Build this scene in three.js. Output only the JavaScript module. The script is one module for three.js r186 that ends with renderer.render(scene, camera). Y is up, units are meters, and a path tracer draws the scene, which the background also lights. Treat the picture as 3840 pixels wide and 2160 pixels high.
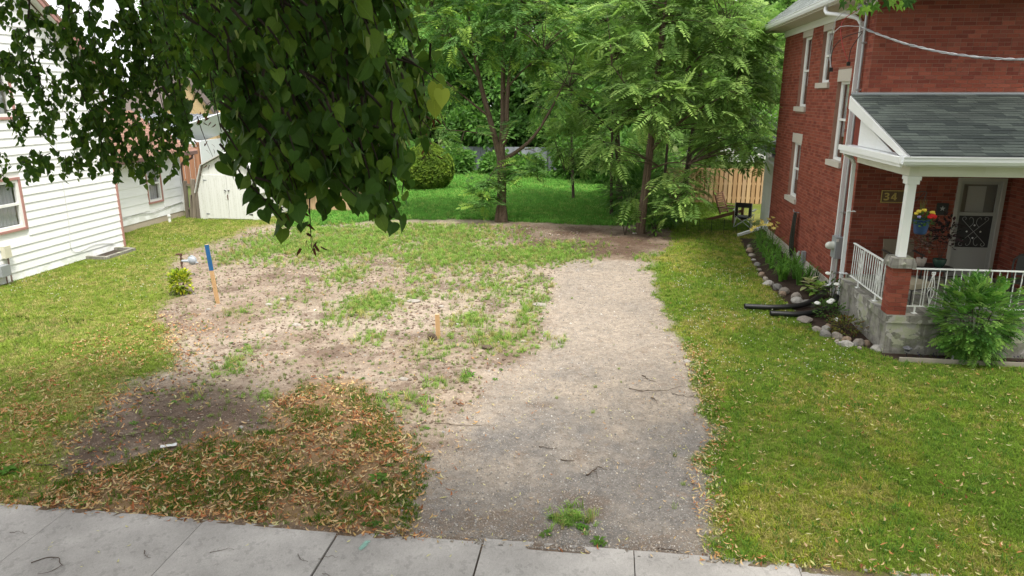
import * as THREE from 'three';
import { mergeGeometries, mergeVertices, toCreasedNormals } from 'three/addons/utils/BufferGeometryUtils.js';
import { FontLoader } from 'three/addons/loaders/FontLoader.js';
import { TextGeometry } from 'three/addons/geometries/TextGeometry.js';

// ------------------------------------------------------------------ camera, sky, sun, exposure
const scene = new THREE.Scene();
const camera = new THREE.PerspectiveCamera(43.85, 16 / 9, 0.1, 400);
camera.position.set(0, 4.3, 0);
camera.rotation.set(THREE.MathUtils.degToRad(-15.05), THREE.MathUtils.degToRad(7.55), 0, 'YXZ');

const renderer = new THREE.WebGLRenderer({ antialias: true });
renderer.toneMapping = THREE.LinearToneMapping;
renderer.toneMappingExposure = 2.35;
renderer.shadowMap.enabled = true;

const sunDir = new THREE.Vector3(0.25, 0.87, 0.34).normalize();
{ // bright overcast sky: an even white cloud deck, thinner and brighter round the hidden sun
  const W = 256, H = 128, data = new Float32Array(W * H * 4), d = new THREE.Vector3();
  for (let r = 0; r < H; r++) for (let c = 0; c < W; c++) {
    const el = ((r + 0.5) / H - 0.5) * Math.PI, az = ((c + 0.5) / W - 0.5) * 2 * Math.PI;
    d.set(Math.cos(az) * Math.cos(el), Math.sin(el), Math.sin(az) * Math.cos(el));
    const cs = Math.max(0, d.dot(sunDir)), up = Math.max(0, d.y);
    const L = 0.7 + 0.1 * up + 0.6 * Math.pow(cs, 6), k = (r * W + c) * 4;
    data[k] = L * 0.985; data[k + 1] = L * 0.99; data[k + 2] = L * 1.0; data[k + 3] = 1;
  }
  const t = new THREE.DataTexture(data, W, H, THREE.RGBAFormat, THREE.FloatType);
  t.mapping = THREE.EquirectangularReflectionMapping; t.magFilter = THREE.LinearFilter; t.minFilter = THREE.LinearFilter; t.wrapS = THREE.RepeatWrapping;
  t.needsUpdate = true; scene.background = t; scene.environment = t;
}
const sun = new THREE.DirectionalLight(new THREE.Color(1, 0.95, 0.86), 2.4);
sun.position.copy(sunDir).multiplyScalar(60).add(new THREE.Vector3(-2, 0, -20)); sun.target.position.set(-2, 0, -20);
sun.castShadow = true; sun.shadow.radius = 22; sun.shadow.mapSize.set(2048, 2048);
Object.assign(sun.shadow.camera, { left: -35, right: 35, top: 35, bottom: -35, near: 1, far: 140 });
sun.name = 'sun'; scene.add(sun, sun.target);

// ------------------------------------------------------------------ helpers
const V = (x, y, z) => new THREE.Vector3(x, y, z), { lerp, clamp } = THREE.MathUtils, smoothstep = (x, a, b) => { const t = clamp((x - a) / (b - a), 0, 1); return t * t * (3 - 2 * t); };
const RNG = (s) => () => { s = (s + 0x6d2b79f5) | 0; let t = Math.imul(s ^ (s >>> 15), 1 | s); t = (t + Math.imul(t ^ (t >>> 7), 61 | t)) ^ t; return ((t ^ (t >>> 14)) >>> 0) / 4294967296; };
let rnd = RNG(7);
const rr = (a, b) => a + (b - a) * rnd();
const NS = 512, NM = NS - 1;
function noiseTile(seed, base, octaves, gain = 0.5) { // periodic fractal noise, 0..1
  const out = new Float32Array(NS * NS), r = RNG(seed); let amp = 1;
  for (let o = 0, n = base; o < octaves && n <= NS; o++, n *= 2, amp *= gain) {
    const lat = new Float32Array(n * n).map(() => r()), step = NS / n;
    for (let y = 0; y < NS; y++) {
      const fy = y / step, y0 = Math.floor(fy), ty = fy - y0, sy = ty * ty * (3 - 2 * ty), r0 = (y0 % n) * n, r1 = ((y0 + 1) % n) * n;
      for (let x = 0; x < NS; x++) {
        const fx = x / step, x0 = Math.floor(fx), tx = fx - x0, sx = tx * tx * (3 - 2 * tx), c0 = x0 % n, c1 = (x0 + 1) % n;
        const a = lat[r0 + c0] + (lat[r0 + c1] - lat[r0 + c0]) * sx, b = lat[r1 + c0] + (lat[r1 + c1] - lat[r1 + c0]) * sx;
        out[y * NS + x] += amp * (a + (b - a) * sy);
      }
    }
  }
  let lo = 1e9, hi = -1e9; for (const v of out) { if (v < lo) lo = v; if (v > hi) hi = v; }
  for (let i = 0; i < out.length; i++) out[i] = (out[i] - lo) / (hi - lo);
  return out;
}
const N1 = noiseTile(11, 4, 6), N2 = noiseTile(23, 8, 6, 0.6), N3 = noiseTile(37, 64, 4, 0.7), N4 = noiseTile(51, 128, 3, 0.8);
const smp = (T, x, y) => { // bilinear, x y in tile pixels
  const x0 = Math.floor(x), y0 = Math.floor(y), tx = x - x0, ty = y - y0, a = (y0 & NM) * NS, b = ((y0 + 1) & NM) * NS, c = x0 & NM, d = (x0 + 1) & NM;
  return (T[a + c] * (1 - tx) + T[a + d] * tx) * (1 - ty) + (T[b + c] * (1 - tx) + T[b + d] * tx) * ty;
};
const s8 = (v) => { v = v < 0 ? 0 : v > 1 ? 1 : v; return Math.round(255 * (v <= 0.0031308 ? 12.92 * v : 1.055 * Math.pow(v, 1 / 2.4) - 0.055)); };
const S8 = new Uint8Array(4097); for (let i = 0; i <= 4096; i++) S8[i] = s8(i / 4096);
const q8 = (v) => S8[v <= 0 ? 0 : v >= 1 ? 4096 : (v * 4096) | 0];
function tex(w, h, fn, { srgb = true, metres = [1, 1] } = {}) { // fn(i, j, out) fills linear rgb, or a grey value
  const data = new Uint8Array(w * h * 4), o = [0, 0, 0];
  for (let j = 0; j < h; j++) for (let i = 0; i < w; i++) {
    fn(i, j, o); const k = (j * w + i) * 4;
    for (let c = 0; c < 3; c++) data[k + c] = srgb ? q8(o[c]) : clamp(Math.round(o[c] * 255), 0, 255);
    data[k + 3] = 255;
  }
  const t = new THREE.DataTexture(data, w, h); t.wrapS = t.wrapT = THREE.RepeatWrapping; t.magFilter = THREE.LinearFilter; t.minFilter = THREE.LinearMipmapLinearFilter;
  if (srgb) t.colorSpace = THREE.SRGBColorSpace; t.repeat.set(1 / metres[0], 1 / metres[1]); t.needsUpdate = true; return t;
}
const grey = (T, sx, sy, lo, hi, m, pow = 1) => tex(256, 256, (i, j, o) => { o[0] = o[1] = o[2] = lo + (hi - lo) * Math.pow(T[((j * sy) & NM) * NS + ((i * sx) & NM)], pow); }, { srgb: false, metres: m });
const tint = (T, sx, sy, a, b, m) => tex(256, 256, (i, j, o) => { const t = T[((j * sy) & NM) * NS + ((i * sx) & NM)]; for (let c = 0; c < 3; c++) o[c] = a[c] + (b[c] - a[c]) * t; }, { metres: m });
const bumpFine = grey(N3, 2, 2, 0, 1, [0.25, 0.25]), bumpRough = grey(N2, 2, 2, 0, 1, [0.6, 0.6]);
const mat = (c, roughness = 0.8, extra = {}) => new THREE.MeshPhysicalMaterial({ specularIntensity: roughness >= 0.85 ? 0.3 : 1, color: Array.isArray(c) ? new THREE.Color().setRGB(...c) : c, roughness, ...extra });
const leafMat = (c, extra = {}) => new THREE.MeshPhysicalMaterial({ color: new THREE.Color().setRGB(...c), roughness: 1, transmission: 0.42, thickness: 0, specularIntensity: 0.2, side: THREE.DoubleSide, ...extra });

function uvBox(g, sx = 1) { // uv in metres from the face's main direction
  if (g.index) g = g.toNonIndexed();
  const p = g.attributes.position, uv = new Float32Array(p.count * 2), a = V(), b = V(), c = V();
  for (let i = 0; i < p.count; i += 3) {
    a.fromBufferAttribute(p, i); b.fromBufferAttribute(p, i + 1).sub(a); c.fromBufferAttribute(p, i + 2).sub(a); b.cross(c);
    const x = Math.abs(b.x), y = Math.abs(b.y), z = Math.abs(b.z);
    for (let k = i; k < i + 3; k++) {
      const X = p.getX(k), Y = p.getY(k), Z = p.getZ(k);
      if (y >= x && y >= z) { uv[2 * k] = X; uv[2 * k + 1] = Z; } else if (x >= z) { uv[2 * k] = Z; uv[2 * k + 1] = Y; } else { uv[2 * k] = X; uv[2 * k + 1] = Y; }
    }
  }
  g.setAttribute('uv', new THREE.BufferAttribute(uv, 2)); return g;
}
const clean = (g) => { g = g.index ? g.toNonIndexed() : g; for (const k of Object.keys(g.attributes)) if (!['position', 'normal', 'uv'].includes(k)) g.deleteAttribute(k); if (!g.attributes.normal) g.computeVertexNormals(); if (!g.attributes.uv) g.setAttribute('uv', new THREE.BufferAttribute(new Float32Array(g.attributes.position.count * 2), 2)); return g; };
const join = (list) => (list.length === 1 ? clean(list[0]) : mergeGeometries(list.map(clean)));
// a box given by its limits
const bx = (x0, x1, y0, y1, z0, z1) => new THREE.BoxGeometry(x1 - x0, y1 - y0, z1 - z0).translate((x0 + x1) / 2, (y0 + y1) / 2, (z0 + z1) / 2);
// a bar of rectangular section from a to b (w across, d the other way)
function bar(a, b, w, d = w, roll = 0) {
  const l = a.distanceTo(b), g = new THREE.BoxGeometry(w, l, d); if (roll) g.rotateY(roll);
  return g.applyMatrix4(new THREE.Matrix4().compose(a.clone().add(b).multiplyScalar(0.5), new THREE.Quaternion().setFromUnitVectors(V(0, 1, 0), b.clone().sub(a).normalize()), V(1, 1, 1)));
}
const rod = (a, b, r0, r1 = r0, n = 8) => new THREE.CylinderGeometry(r1, r0, a.distanceTo(b), n).applyMatrix4(new THREE.Matrix4().compose(a.clone().add(b).multiplyScalar(0.5), new THREE.Quaternion().setFromUnitVectors(V(0, 1, 0), b.clone().sub(a).normalize()), V(1, 1, 1)));
// tapered tube through points; r is a number or a list of radii, one for each point
function tube(pts, r, radial = 8, steps = 0, wob = 0) {
  const c = new THREE.CatmullRomCurve3(pts, false, 'centripetal'), n = steps || Math.max(2, (pts.length - 1) * 3), g = new THREE.TubeGeometry(c, n, 1, radial, false), p = g.attributes.position;
  const R = (t) => { if (!Array.isArray(r)) return r; const f = t * (r.length - 1), i = Math.min(r.length - 2, Math.floor(f)); return lerp(r[i], r[i + 1], f - i); };
  const q = V();
  for (let i = 0; i <= n; i++) { const at = c.getPointAt(i / n), rad = R(i / n); for (let j = 0; j <= radial; j++) { const k = i * (radial + 1) + j; q.fromBufferAttribute(p, k).sub(at).multiplyScalar(rad * (wob ? 1 + wob * (smp(N2, j % radial * 64, i * 21) - 0.5) : 1)).add(at); p.setXYZ(k, q.x, q.y, q.z); } }
  const len = c.getLength(), uv = g.attributes.uv; for (let k = 0; k < uv.count; k++) uv.setXY(k, uv.getY(k) * 0.6, uv.getX(k) * len);
  g.computeVertexNormals(); return g;
}
const lathe = (prof, n = 16) => new THREE.LatheGeometry(prof.map(([a, b]) => new THREE.Vector2(a, b)), n);
function extrude(poly, depth, bevel = 0) { const s = new THREE.Shape(poly.map(([a, b]) => new THREE.Vector2(a, b))); return new THREE.ExtrudeGeometry(s, { depth, bevelEnabled: bevel > 0, bevelSize: bevel, bevelThickness: bevel, bevelSegments: 1, curveSegments: 6 }); }
const used = {};
const numbered = (n) => { used[n] = (used[n] ?? -1) + 1; return used[n] ? n + '_' + String(used[n]).padStart(3, '0') : n; };
const shade = (o) => { o.castShadow = o.receiveShadow = true; return o; };
function part(name, geos, m, parent, box = true) { let g = join([].concat(geos)); if (box) g = uvBox(g); const o = shade(new THREE.Mesh(g, m)); o.name = name; parent.add(o); return o; }
function piece(name, g, m, parent, [x, y, z] = [0, 0, 0]) { const o = shade(new THREE.Mesh(g, m)); o.name = name; o.position.set(x, y, z); parent.add(o); return o; } // shares its geometry
function tag(o, label, category, group, kind) { o.userData = { label, category }; if (group) o.userData.group = group; if (kind) o.userData.kind = kind; return o; }
function thing(name, label, category, pos = [0, 0, 0], turn = 0, group) { const o = new THREE.Group(); o.name = numbered(name); o.position.set(...pos); o.rotation.y = turn; scene.add(o); return tag(o, label, category, group); }
function solo(name, label, category, geos, m, pos = [0, 0, 0], group, box = true) { const o = part(numbered(name), geos, m, scene, box); o.position.set(...pos); return tag(o, label, category, group); }
function structure(name, geos, m, parent = scene, box = true) { const o = part(name, geos, m, parent, box); if (parent === scene) o.userData = { kind: 'structure' }; return o; }
function copies(name, g, m, list, parent, kind) { // list of {p, q, s, c}
  const o = shade(new THREE.InstancedMesh(g, m, list.length)), M = new THREE.Matrix4(), sc = V();
  list.forEach((e, i) => { M.compose(e.p, e.q, e.s.isVector3 ? e.s : sc.setScalar(e.s)); o.setMatrixAt(i, M); if (e.c) o.setColorAt(i, e.c); });
  o.name = parent === scene ? numbered(name) : name; parent.add(o); if (kind) o.userData.kind = kind; return o;
}
const RGB = (r, g, b) => new THREE.Color().setRGB(r, g, b);
const E = new THREE.Euler(), quat = (x, y, z, order = 'YXZ') => new THREE.Quaternion().setFromEuler(E.set(x, y, z, order));
const inView = (x, z, m = 1.2) => { // plan view of the frame, with a margin in metres
  const c = Math.cos(0.1318), s = Math.sin(0.1318), d = -z * c - x * s, u = x * c - z * s; return d > 4.5 && Math.abs(u) < d * 0.78 + m;
};

// ------------------------------------------------------------------ the ground: plan of the lot
const PLAN = {
  left: [[-20, -6.05], [-6.4, -6.05], [-6.35, -6.7], [-6.82, -7.34], [-6.94, -8.39], [-7.35, -9.66], [-6.96, -10.23], [-7.78, -11.54], [-9.21, -12.85], [-9.52, -14.33], [-10.85, -16.02], [-11.76, -17.72], [-11.82, -20.56], [-12.0, -22.4], [-11.2, -23.6], [-11.2, -26], [-20, -26]],
  drive: [[-1.99, -5.9], [-1.99, -6.78], [-1.86, -8], [-1.78, -8.94], [-1.61, -10.76], [-1.01, -12], [-1.03, -14.22], [-1.27, -17.29], [-1.07, -18.89], [0.2, -19.2], [1.2, -18.96], [1.16, -17.21], [1.37, -13.98], [1.45, -12.33], [1.59, -11.19], [1.61, -9.93], [1.56, -8.78], [1.26, -7.91], [1.23, -7.05], [1.14, -5.9]],
  island: [[-6.5, -6.7], [-6.35, -6.58], [-4.98, -7.59], [-5.04, -8.26], [-4.44, -7.99], [-4.26, -8.3], [-4.7, -9.09], [-4.51, -9.64], [-4.02, -10.02], [-3.45, -9.85], [-3.06, -9.03], [-2.42, -8.37], [-2.01, -7.77], [-1.97, -6.55], [-2, -6.0], [-6.5, -6.0]],
  dark: [[-6.84, -7.0], [-6.89, -8.39], [-7.18, -9.52], [-5.58, -9.73], [-4.57, -8.83], [-4.29, -8.12], [-5.01, -8.2], [-4.98, -7.59], [-5.53, -6.83], [-6.26, -6.6]],
  back: [[-11.2, -23.4], [-10.23, -22.89], [-7.6, -25.0], [-4.8, -25.2], [-3.7, -25.1], [-1.7, -24.75], [0.3, -24.6], [2.2, -25.2], [2.2, -60], [-20, -60], [-20, -26], [-11.2, -26]],
  bare: [[-3.4, -24.6], [-0.31, -24.3], [1.3, -23.6], [2.0, -22.2], [1.93, -20.86], [0.85, -19.39], [-0.79, -19.69], [-2.66, -21.14]],
  right: [[1.14, -6.05], [1.23, -7.05], [1.26, -7.91], [1.56, -8.78], [1.61, -9.93], [1.59, -11.19], [1.45, -12.33], [1.37, -13.98], [1.16, -17.21], [1.39, -19.46], [1.93, -20.86], [2.1, -22.4], [2.2, -25.2], [2.2, -40], [12, -40], [12, -6.05]],
  bed: [[4.15, -22.7], [4.0, -21], [3.85, -18.8], [3.8, -17], [3.9, -15.3], [3.95, -13.9], [4.15, -13.0], [4.7, -12.55], [4.9, -12.05], [9, -12.05], [9, -12.6], [5.3, -12.6], [5.3, -22.7]],
};
const WEEDS = [[-8.14, -20.72, 2.3, 2.43, 0.8], [-5.34, -22.08, 2.27, 2.35, 0.6], [-4.32, -19.22, 1.1, 1.43, 0.9], [-2.11, -19.51, 1.33, 1.14, 0.9], [-9.74, -18.5, 0.88, 1.09, 0.5], [-6.38, -16.61, 0.49, 0.87, 0.7], [-4.94, -14.14, 0.59, 1.02, 0.9], [-2.57, -13.46, 0.47, 0.58, 0.8], [-4.05, -15.06, 0.35, 0.58, 0.6], [-2.38, -15.98, 0.92, 1.26, 0.5], [-1.88, -12.1, 0.86, 0.54, 0.5], [-4.3, -12, 0.29, 0.39, 0.6], [-6.14, -10.52, 0.26, 0.7, 0.6], [-7.42, -13.37, 0.33, 0.32, 0.4], [-1.44, -14.16, 0.25, 1.43, 0.7], [-4.41, -16.47, 0.58, 0.77, 0.4], [-6.65, -14.38, 0.52, 1.23, 0.2], [-2.9, -11.75, 0.42, 0.62, 0.4], [-2.07, -10.44, 0.13, 0.16, 0.8], [-2.5, -10.06, 0.24, 0.23, 0.6], [-2.75, -9.35, 0.29, 0.41, 0.6], [-4.93, -9.2, 0.23, 0.16, 0.5], [-5.92, -9.07, 0.23, 0.27, 0.3], [-0.29, -6.7, 0.19, 0.19, 0.9], [-0.88, -12.23, 0.29, 0.32, 0.4], [1.28, -19.45, 0.43, 0.5, 0.7], [1.5, -18.12, 0.4, 0.88, 0.6], [-6.5, -23.5, 1.6, 1.2, 0.6], [-9.6, -22.3, 0.9, 0.7, 0.7], [-1.2, -20.9, 0.9, 0.6, 0.5], [-5.2, -12.9, 0.5, 0.4, 0.35], [-3.4, -17.6, 0.7, 0.7, 0.45]];
const sdPoly = (P, x, z) => { // negative inside
  let d = 1e9, inside = false;
  for (let i = 0, j = P.length - 1; i < P.length; j = i++) {
    const ax = P[i][0], az = P[i][1], ex = P[j][0] - ax, ez = P[j][1] - az, wx = x - ax, wz = z - az, t = clamp((wx * ex + wz * ez) / (ex * ex + ez * ez), 0, 1), dx = wx - ex * t, dz = wz - ez * t;
    d = Math.min(d, dx * dx + dz * dz);
    if ((az > z) !== (P[j][1] > z) && x < ((P[j][0] - ax) * (z - az)) / (P[j][1] - az) + ax) inside = !inside;
  }
  return (inside ? -1 : 1) * Math.sqrt(d);
};
const GX0 = -17, GX1 = 10, GZ0 = -33, GZ1 = -5.6, GC = 0.1, GW = Math.round((GX1 - GX0) / GC) + 1, GH = Math.round((GZ1 - GZ0) / GC) + 1, FIELD = {};
for (const k of Object.keys(PLAN)) { const f = FIELD[k] = new Float32Array(GW * GH); for (let j = 0; j < GH; j++) for (let i = 0; i < GW; i++) f[j * GW + i] = sdPoly(PLAN[k], GX0 + i * GC, GZ0 + j * GC); }
{ const f = FIELD.weed = new Float32Array(GW * GH); for (let j = 0; j < GH; j++) for (let i = 0; i < GW; i++) { const x = GX0 + i * GC, z = GZ0 + j * GC; let m = 0; for (const [a, b, c, d, e] of WEEDS) { const q = ((x - a) / c) ** 2 + ((z - b) / d) ** 2; if (q < 4) m = Math.max(m, e * Math.exp(-q * 0.9)); } f[j * GW + i] = m; } }
const fld = (k, x, z) => {
  const f = FIELD[k], fx = clamp((x - GX0) / GC, 0, GW - 1.001), fz = clamp((z - GZ0) / GC, 0, GH - 1.001), i = fx | 0, j = fz | 0, tx = fx - i, tz = fz - j, a = j * GW + i;
  return (f[a] * (1 - tx) + f[a + 1] * tx) * (1 - tz) + (f[a + GW] * (1 - tx) + f[a + GW + 1] * tx) * tz;
};
const n1 = (x, z, m) => smp(N1, x / m * NS + 77, z / m * NS + 31), n2 = (x, z, m) => smp(N2, x / m * NS + 205, z / m * NS + 140), n3 = (x, z, m) => smp(N3, x / m * NS, z / m * NS), n4 = (x, z, m) => smp(N4, x / m * NS, z / m * NS);
const warp = (x, z) => [(n2(x, z, 5) - 0.5) * 0.9 + (n3(x, z, 6) - 0.5) * 0.35, (n2(z + 9, x - 4, 5) - 0.5) * 0.9 + (n3(z + 3, x, 6) - 0.5) * 0.35];
function zones(x, z) { // smooth shares of each kind of ground at a place
  const [wx, wz] = warp(x, z), X = x + wx * 0.45, Z = z + wz * 0.45, s = (k, w) => clamp(0.5 - fld(k, X, Z) / w, 0, 1);
  return { left: s('left', 0.5), right: s('right', 0.32), island: s('island', 0.4), drive: s('drive', 0.85), dark: s('dark', 0.8), back: s('back', 0.7), bare: s('bare', 0.9), bed: fld('bed', x, z) < 0 ? 1 : 0, weed: clamp(fld('weed', X, Z) * 1.15, 0, 1) };
}
function height(x, z) {
  const lawn = Math.max(clamp(-fld('right', x, z) / 0.4, 0, 1), clamp(-fld('left', x, z) / 0.5, 0, 1), clamp(-fld('back', x, z) / 0.6, 0, 1), 0.5 * clamp(-fld('island', x, z) / 0.4, 0, 1)), drive = clamp(-fld('drive', x, z) / 0.4, 0, 1);
  const rough = (n2(x, z, 3.1) - 0.5) * 0.05 + (n3(x, z, 4.7) - 0.5) * 0.022;
  const edge = smoothstep(-z, 6.05, 6.6); // meets the sidewalk flush
  const bank = 0.05 * Math.exp(-(((x - 1.72) / 0.12) ** 2)) * smoothstep(-z, 7.6, 8.6) * (1 - smoothstep(-z, 10.2, 12)); // small bank of soil along the drive
  const spill = -z < 6.3 ? smoothstep(n3(x, z * 0.6, 7) * 0.6 + n2(x, z, 5) * 0.5, 0.46, 0.62) * smoothstep(-z, 5.98, 6.1) * 0.042 : 0; // soil washed over the edge of the walk
  return -0.03 + spill * (1 - edge) + edge * (lawn * 0.035 + (1 - lawn) * rough * (1 - 0.75 * drive) + (n1(x, z, 14) - 0.5) * 0.05 + drive * ((n1(x, z, 5) - 0.5) * 0.025 - 0.028 * Math.exp(-(((x + 0.95 - (z + 6) * 0.012) / 0.22) ** 2)) - 0.028 * Math.exp(-(((x - 0.5 - (z + 6) * 0.012) / 0.22) ** 2))) + bank * (0.6 + n2(x, z, 1.1)));
}
const SOIL = [[-2.6, -10.6, 0.4, 0.35], [-1.95, -8.25, 0.35, 0.22], [-2.3, -14.6, 0.35, 0.7], [-3.2, -12.3, 0.9, 0.3], [-1.6, -11.2, 0.6, 0.35], [-4.5, -11.2, 0.6, 0.3], [-6.2, -11.4, 0.5, 0.25], [-2.9, -9.6, 0.4, 0.4], [-5.5, -13.3, 0.7, 0.25], [-3.6, -16.0, 0.8, 0.4], [-1.6, -16.8, 0.4, 0.6], [-7.6, -16.2, 0.7, 0.3], [-5.9, -18.0, 0.6, 0.35], [-8.6, -15.0, 0.4, 0.3]], mix3 = (o, r, g, b, t) => { o[0] += (r - o[0]) * t; o[1] += (g - o[1]) * t; o[2] += (b - o[2]) * t; };
const spk = RNG(5);
function groundColor(x, z, o) {
  const Z = zones(x, z), a = n1(x, z, 19), b = n2(x, z, 7.3), c = n3(x, z, 5.1), d = n4(x, z, 3.7), e = n3(z, x, 15.7), gr = spk();
  // sandy fill of the vacant lot: pinkish beige, damp brown patches, pale dusty ones
  o[0] = 0.268; o[1] = 0.213; o[2] = 0.165;
  mix3(o, 0.19, 0.135, 0.098, clamp((b - 0.45) * 3.2, 0, 0.8)); mix3(o, 0.37, 0.31, 0.25, clamp((a - 0.52) * 3 + (e - 0.5), 0, 0.6));
  mix3(o, 0.13, 0.088, 0.062, clamp((e - 0.5) * 3.6, 0, 0.8) * (0.3 + 0.7 * c));
  if (Z.weed > 0.02) mix3(o, 0.2, 0.2, 0.085, Z.weed * 0.6);
  mix3(o, 0.082, 0.057, 0.042, Z.dark * clamp(0.85 + (b - 0.5), 0, 0.96)); mix3(o, 0.085, 0.054, 0.037, Z.bare * clamp(0.85 + (b - 0.5), 0, 0.96));
  for (const [cx, cz, rx, rz] of SOIL) { const q = ((x - cx) / rx) ** 2 + ((z - cz) / rz) ** 2; if (q < 2.5) mix3(o, 0.11, 0.075, 0.055, clamp(0.8 - q * 0.6 + (c - 0.5) * 2.2 + (e - 0.5) * 2, 0, 0.7)); }
  // crushed stone of the drive: beige fines, grey stone where it is worn through
  if (Z.drive > 0) {
    const s = smoothstep(Z.drive + (c - 0.5) * 0.5 + (e - 0.5) * 0.6, 0.2, 0.8), grey = clamp(((b - 0.4) * 1.8 + (a - 0.5) * 1.1) * (0.35 + 0.65 * smoothstep(-z, 13, 9)) + smoothstep(-z, 11.5, 8) * 0.6, 0, 1);
    const p = [0.29, 0.243, 0.196]; mix3(p, 0.15, 0.138, 0.129, grey * 0.9); mix3(p, 0.2, 0.155, 0.12, clamp((e - 0.62) * 3 + smoothstep(-z, 6.9, 6.1) * 0.55, 0, 0.65));
    for (const [cx, cz, rx, rz] of [[-0.2, -7.0, 0.35, 0.3], [-1.1, -6.5, 0.7, 0.25], [0.6, -6.35, 0.6, 0.2], [-1.85, -8.1, 0.3, 0.25], [-0.9, -9.6, 0.3, 0.12]]) { const q = ((x - cx) / rx) ** 2 + ((z - cz) / rz) ** 2; if (q < 2.5) mix3(p, 0.12, 0.09, 0.07, clamp(0.75 - q * 0.6 + (c - 0.5) * 2.2 + (e - 0.5) * 1.6, 0, 0.6)); }
    mix3(o, p[0], p[1], p[2], s);
  }
  // soil and thatch below the grass
  const lawn = Math.max(Z.left, Z.right), t = [0.1, 0.13, 0.02]; mix3(t, 0.2, 0.19, 0.05, clamp((b - 0.42) * 2 + (Z.left > Z.right ? 0.25 : 0), 0, 0.9)); mix3(t, 0.07, 0.085, 0.025, clamp((c - 0.55) * 3, 0, 0.8));
  mix3(o, t[0], t[1], t[2], lawn); mix3(o, 0.06, 0.14, 0.018, Z.back); mix3(o, 0.2, 0.125, 0.06, Z.island * 0.85);
  if (-z < 6.25) mix3(o, 0.1, 0.072, 0.052, smoothstep(-z, 6.3, 6.12) * clamp(0.6 + (c - 0.5) * 2, 0, 0.95));
  if (Z.bed) mix3(o, 0.045, 0.03, 0.022, 1);
  const g = 0.6 + 0.62 * c * (0.55 + 0.9 * d) + (gr - 0.5) * 0.42 * (1 - 0.4 * lawn); o[0] *= g; o[1] *= g; o[2] *= g;
  if (gr > 0.985 && lawn < 0.5) mix3(o, 0.55, 0.52, 0.47, 0.6); // pale grit
  if (gr < 0.012) mix3(o, 0.06, 0.05, 0.04, 0.5);
}
const TILES = [[-10, 8, -12.4, -5.9, 2048, 1024, 0.05], [-17, 10, -33, -12.4, 2048, 2048, 0.11]];
const soilBump = grey(N3, 2, 2, 0, 1, [1, 1]), gravelBump = grey(N4, 2, 2, 0, 1, [1, 1]);
const ZONE_NAMES = ['dirt_lot', 'gravel_driveway', 'lawn_left', 'lawn_right', 'backyard'];
const zoneAt = (x, z) => { const Z = zones(x, z); return Z.right > 0.5 ? 3 : Z.back > 0.5 ? 4 : Z.left > 0.5 ? 2 : Z.drive > 0.5 ? 1 : 0; };
const zoneGeo = ZONE_NAMES.map(() => []);
for (const [x0, x1, z0, z1, tw, th, cell] of TILES) {
  const map = tex(tw, th, (i, j, o) => groundColor(x0 + ((i + 0.5) / tw) * (x1 - x0), z0 + ((j + 0.5) / th) * (z1 - z0), o)); map.wrapS = map.wrapT = THREE.ClampToEdgeWrapping;
  const nx = Math.round((x1 - x0) / cell), nz = Math.round((z1 - z0) / cell), idx = ZONE_NAMES.map(() => []), pos = new Float32Array((nx + 1) * (nz + 1) * 3), uv = new Float32Array((nx + 1) * (nz + 1) * 2);
  for (let j = 0; j <= nz; j++) for (let i = 0; i <= nx; i++) { const k = j * (nx + 1) + i, x = x0 + (i / nx) * (x1 - x0), z = z0 + (j / nz) * (z1 - z0); pos.set([x, height(x, z), z], k * 3); uv.set([i / nx, j / nz], k * 2); }
  for (let j = 0; j < nz; j++) for (let i = 0; i < nx; i++) { const a = j * (nx + 1) + i, b = a + 1, c = a + nx + 1, d = c + 1; idx[zoneAt(x0 + ((i + 0.5) / nx) * (x1 - x0), z0 + ((j + 0.5) / nz) * (z1 - z0))].push(a, c, b, b, c, d); }
  const whole = new THREE.BufferGeometry(); whole.setAttribute('position', new THREE.BufferAttribute(pos, 3)); whole.setAttribute('uv', new THREE.BufferAttribute(uv, 2)); whole.setIndex(idx.flat()); whole.computeVertexNormals();
  ZONE_NAMES.forEach((n, q) => {
    if (!idx[q].length) return;
    const g = new THREE.BufferGeometry(); for (const a of ['position', 'uv', 'normal']) g.setAttribute(a, whole.attributes[a]); g.setIndex(idx[q]);
    const bump = (q === 1 ? gravelBump : soilBump).clone(); bump.repeat.set((x1 - x0) / 0.9, (z1 - z0) / 0.9); bump.needsUpdate = true;
    zoneGeo[q].push([g.toNonIndexed(), mat([1, 1, 1], 0.96, { map, bumpMap: bump, bumpScale: q === 1 ? 0.006 : 0.008 })]);
  });
}
zoneGeo.forEach((list, q) => { // one mesh for each kind of ground, near and far textures as two material slots
  if (!list.length) return; const g = mergeGeometries(list.map((e) => e[0]), true), o = shade(new THREE.Mesh(g, list.map((e) => e[1]))); o.name = ZONE_NAMES[q]; o.userData = { kind: 'structure' }; scene.add(o);
});
{ // everything beyond, to the horizon
  const m = mat([0.075, 0.1, 0.03], 1, { map: tint(N2, 1, 1, [0.7, 0.7, 0.6], [1.2, 1.25, 1], [6, 6]) });
  structure('ground', [bx(-220, 220, -0.5, -0.12, -260, 40)], m);
}
{ // street asphalt behind the sidewalk
  structure('road', [bx(-60, 60, -0.119, -0.1, 0.4, 12)], mat([0.06, 0.06, 0.062], 0.95, { bumpMap: bumpFine, bumpScale: 0.004 }));
  structure('boulevard_grass', [bx(-60, 60, -0.119, -0.03, -4.55, 0.2)], mat([0.08, 0.1, 0.03], 1, { map: tint(N2, 1, 1, [0.7, 0.7, 0.6], [1.2, 1.2, 1], [3, 3]) }));
}
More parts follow.
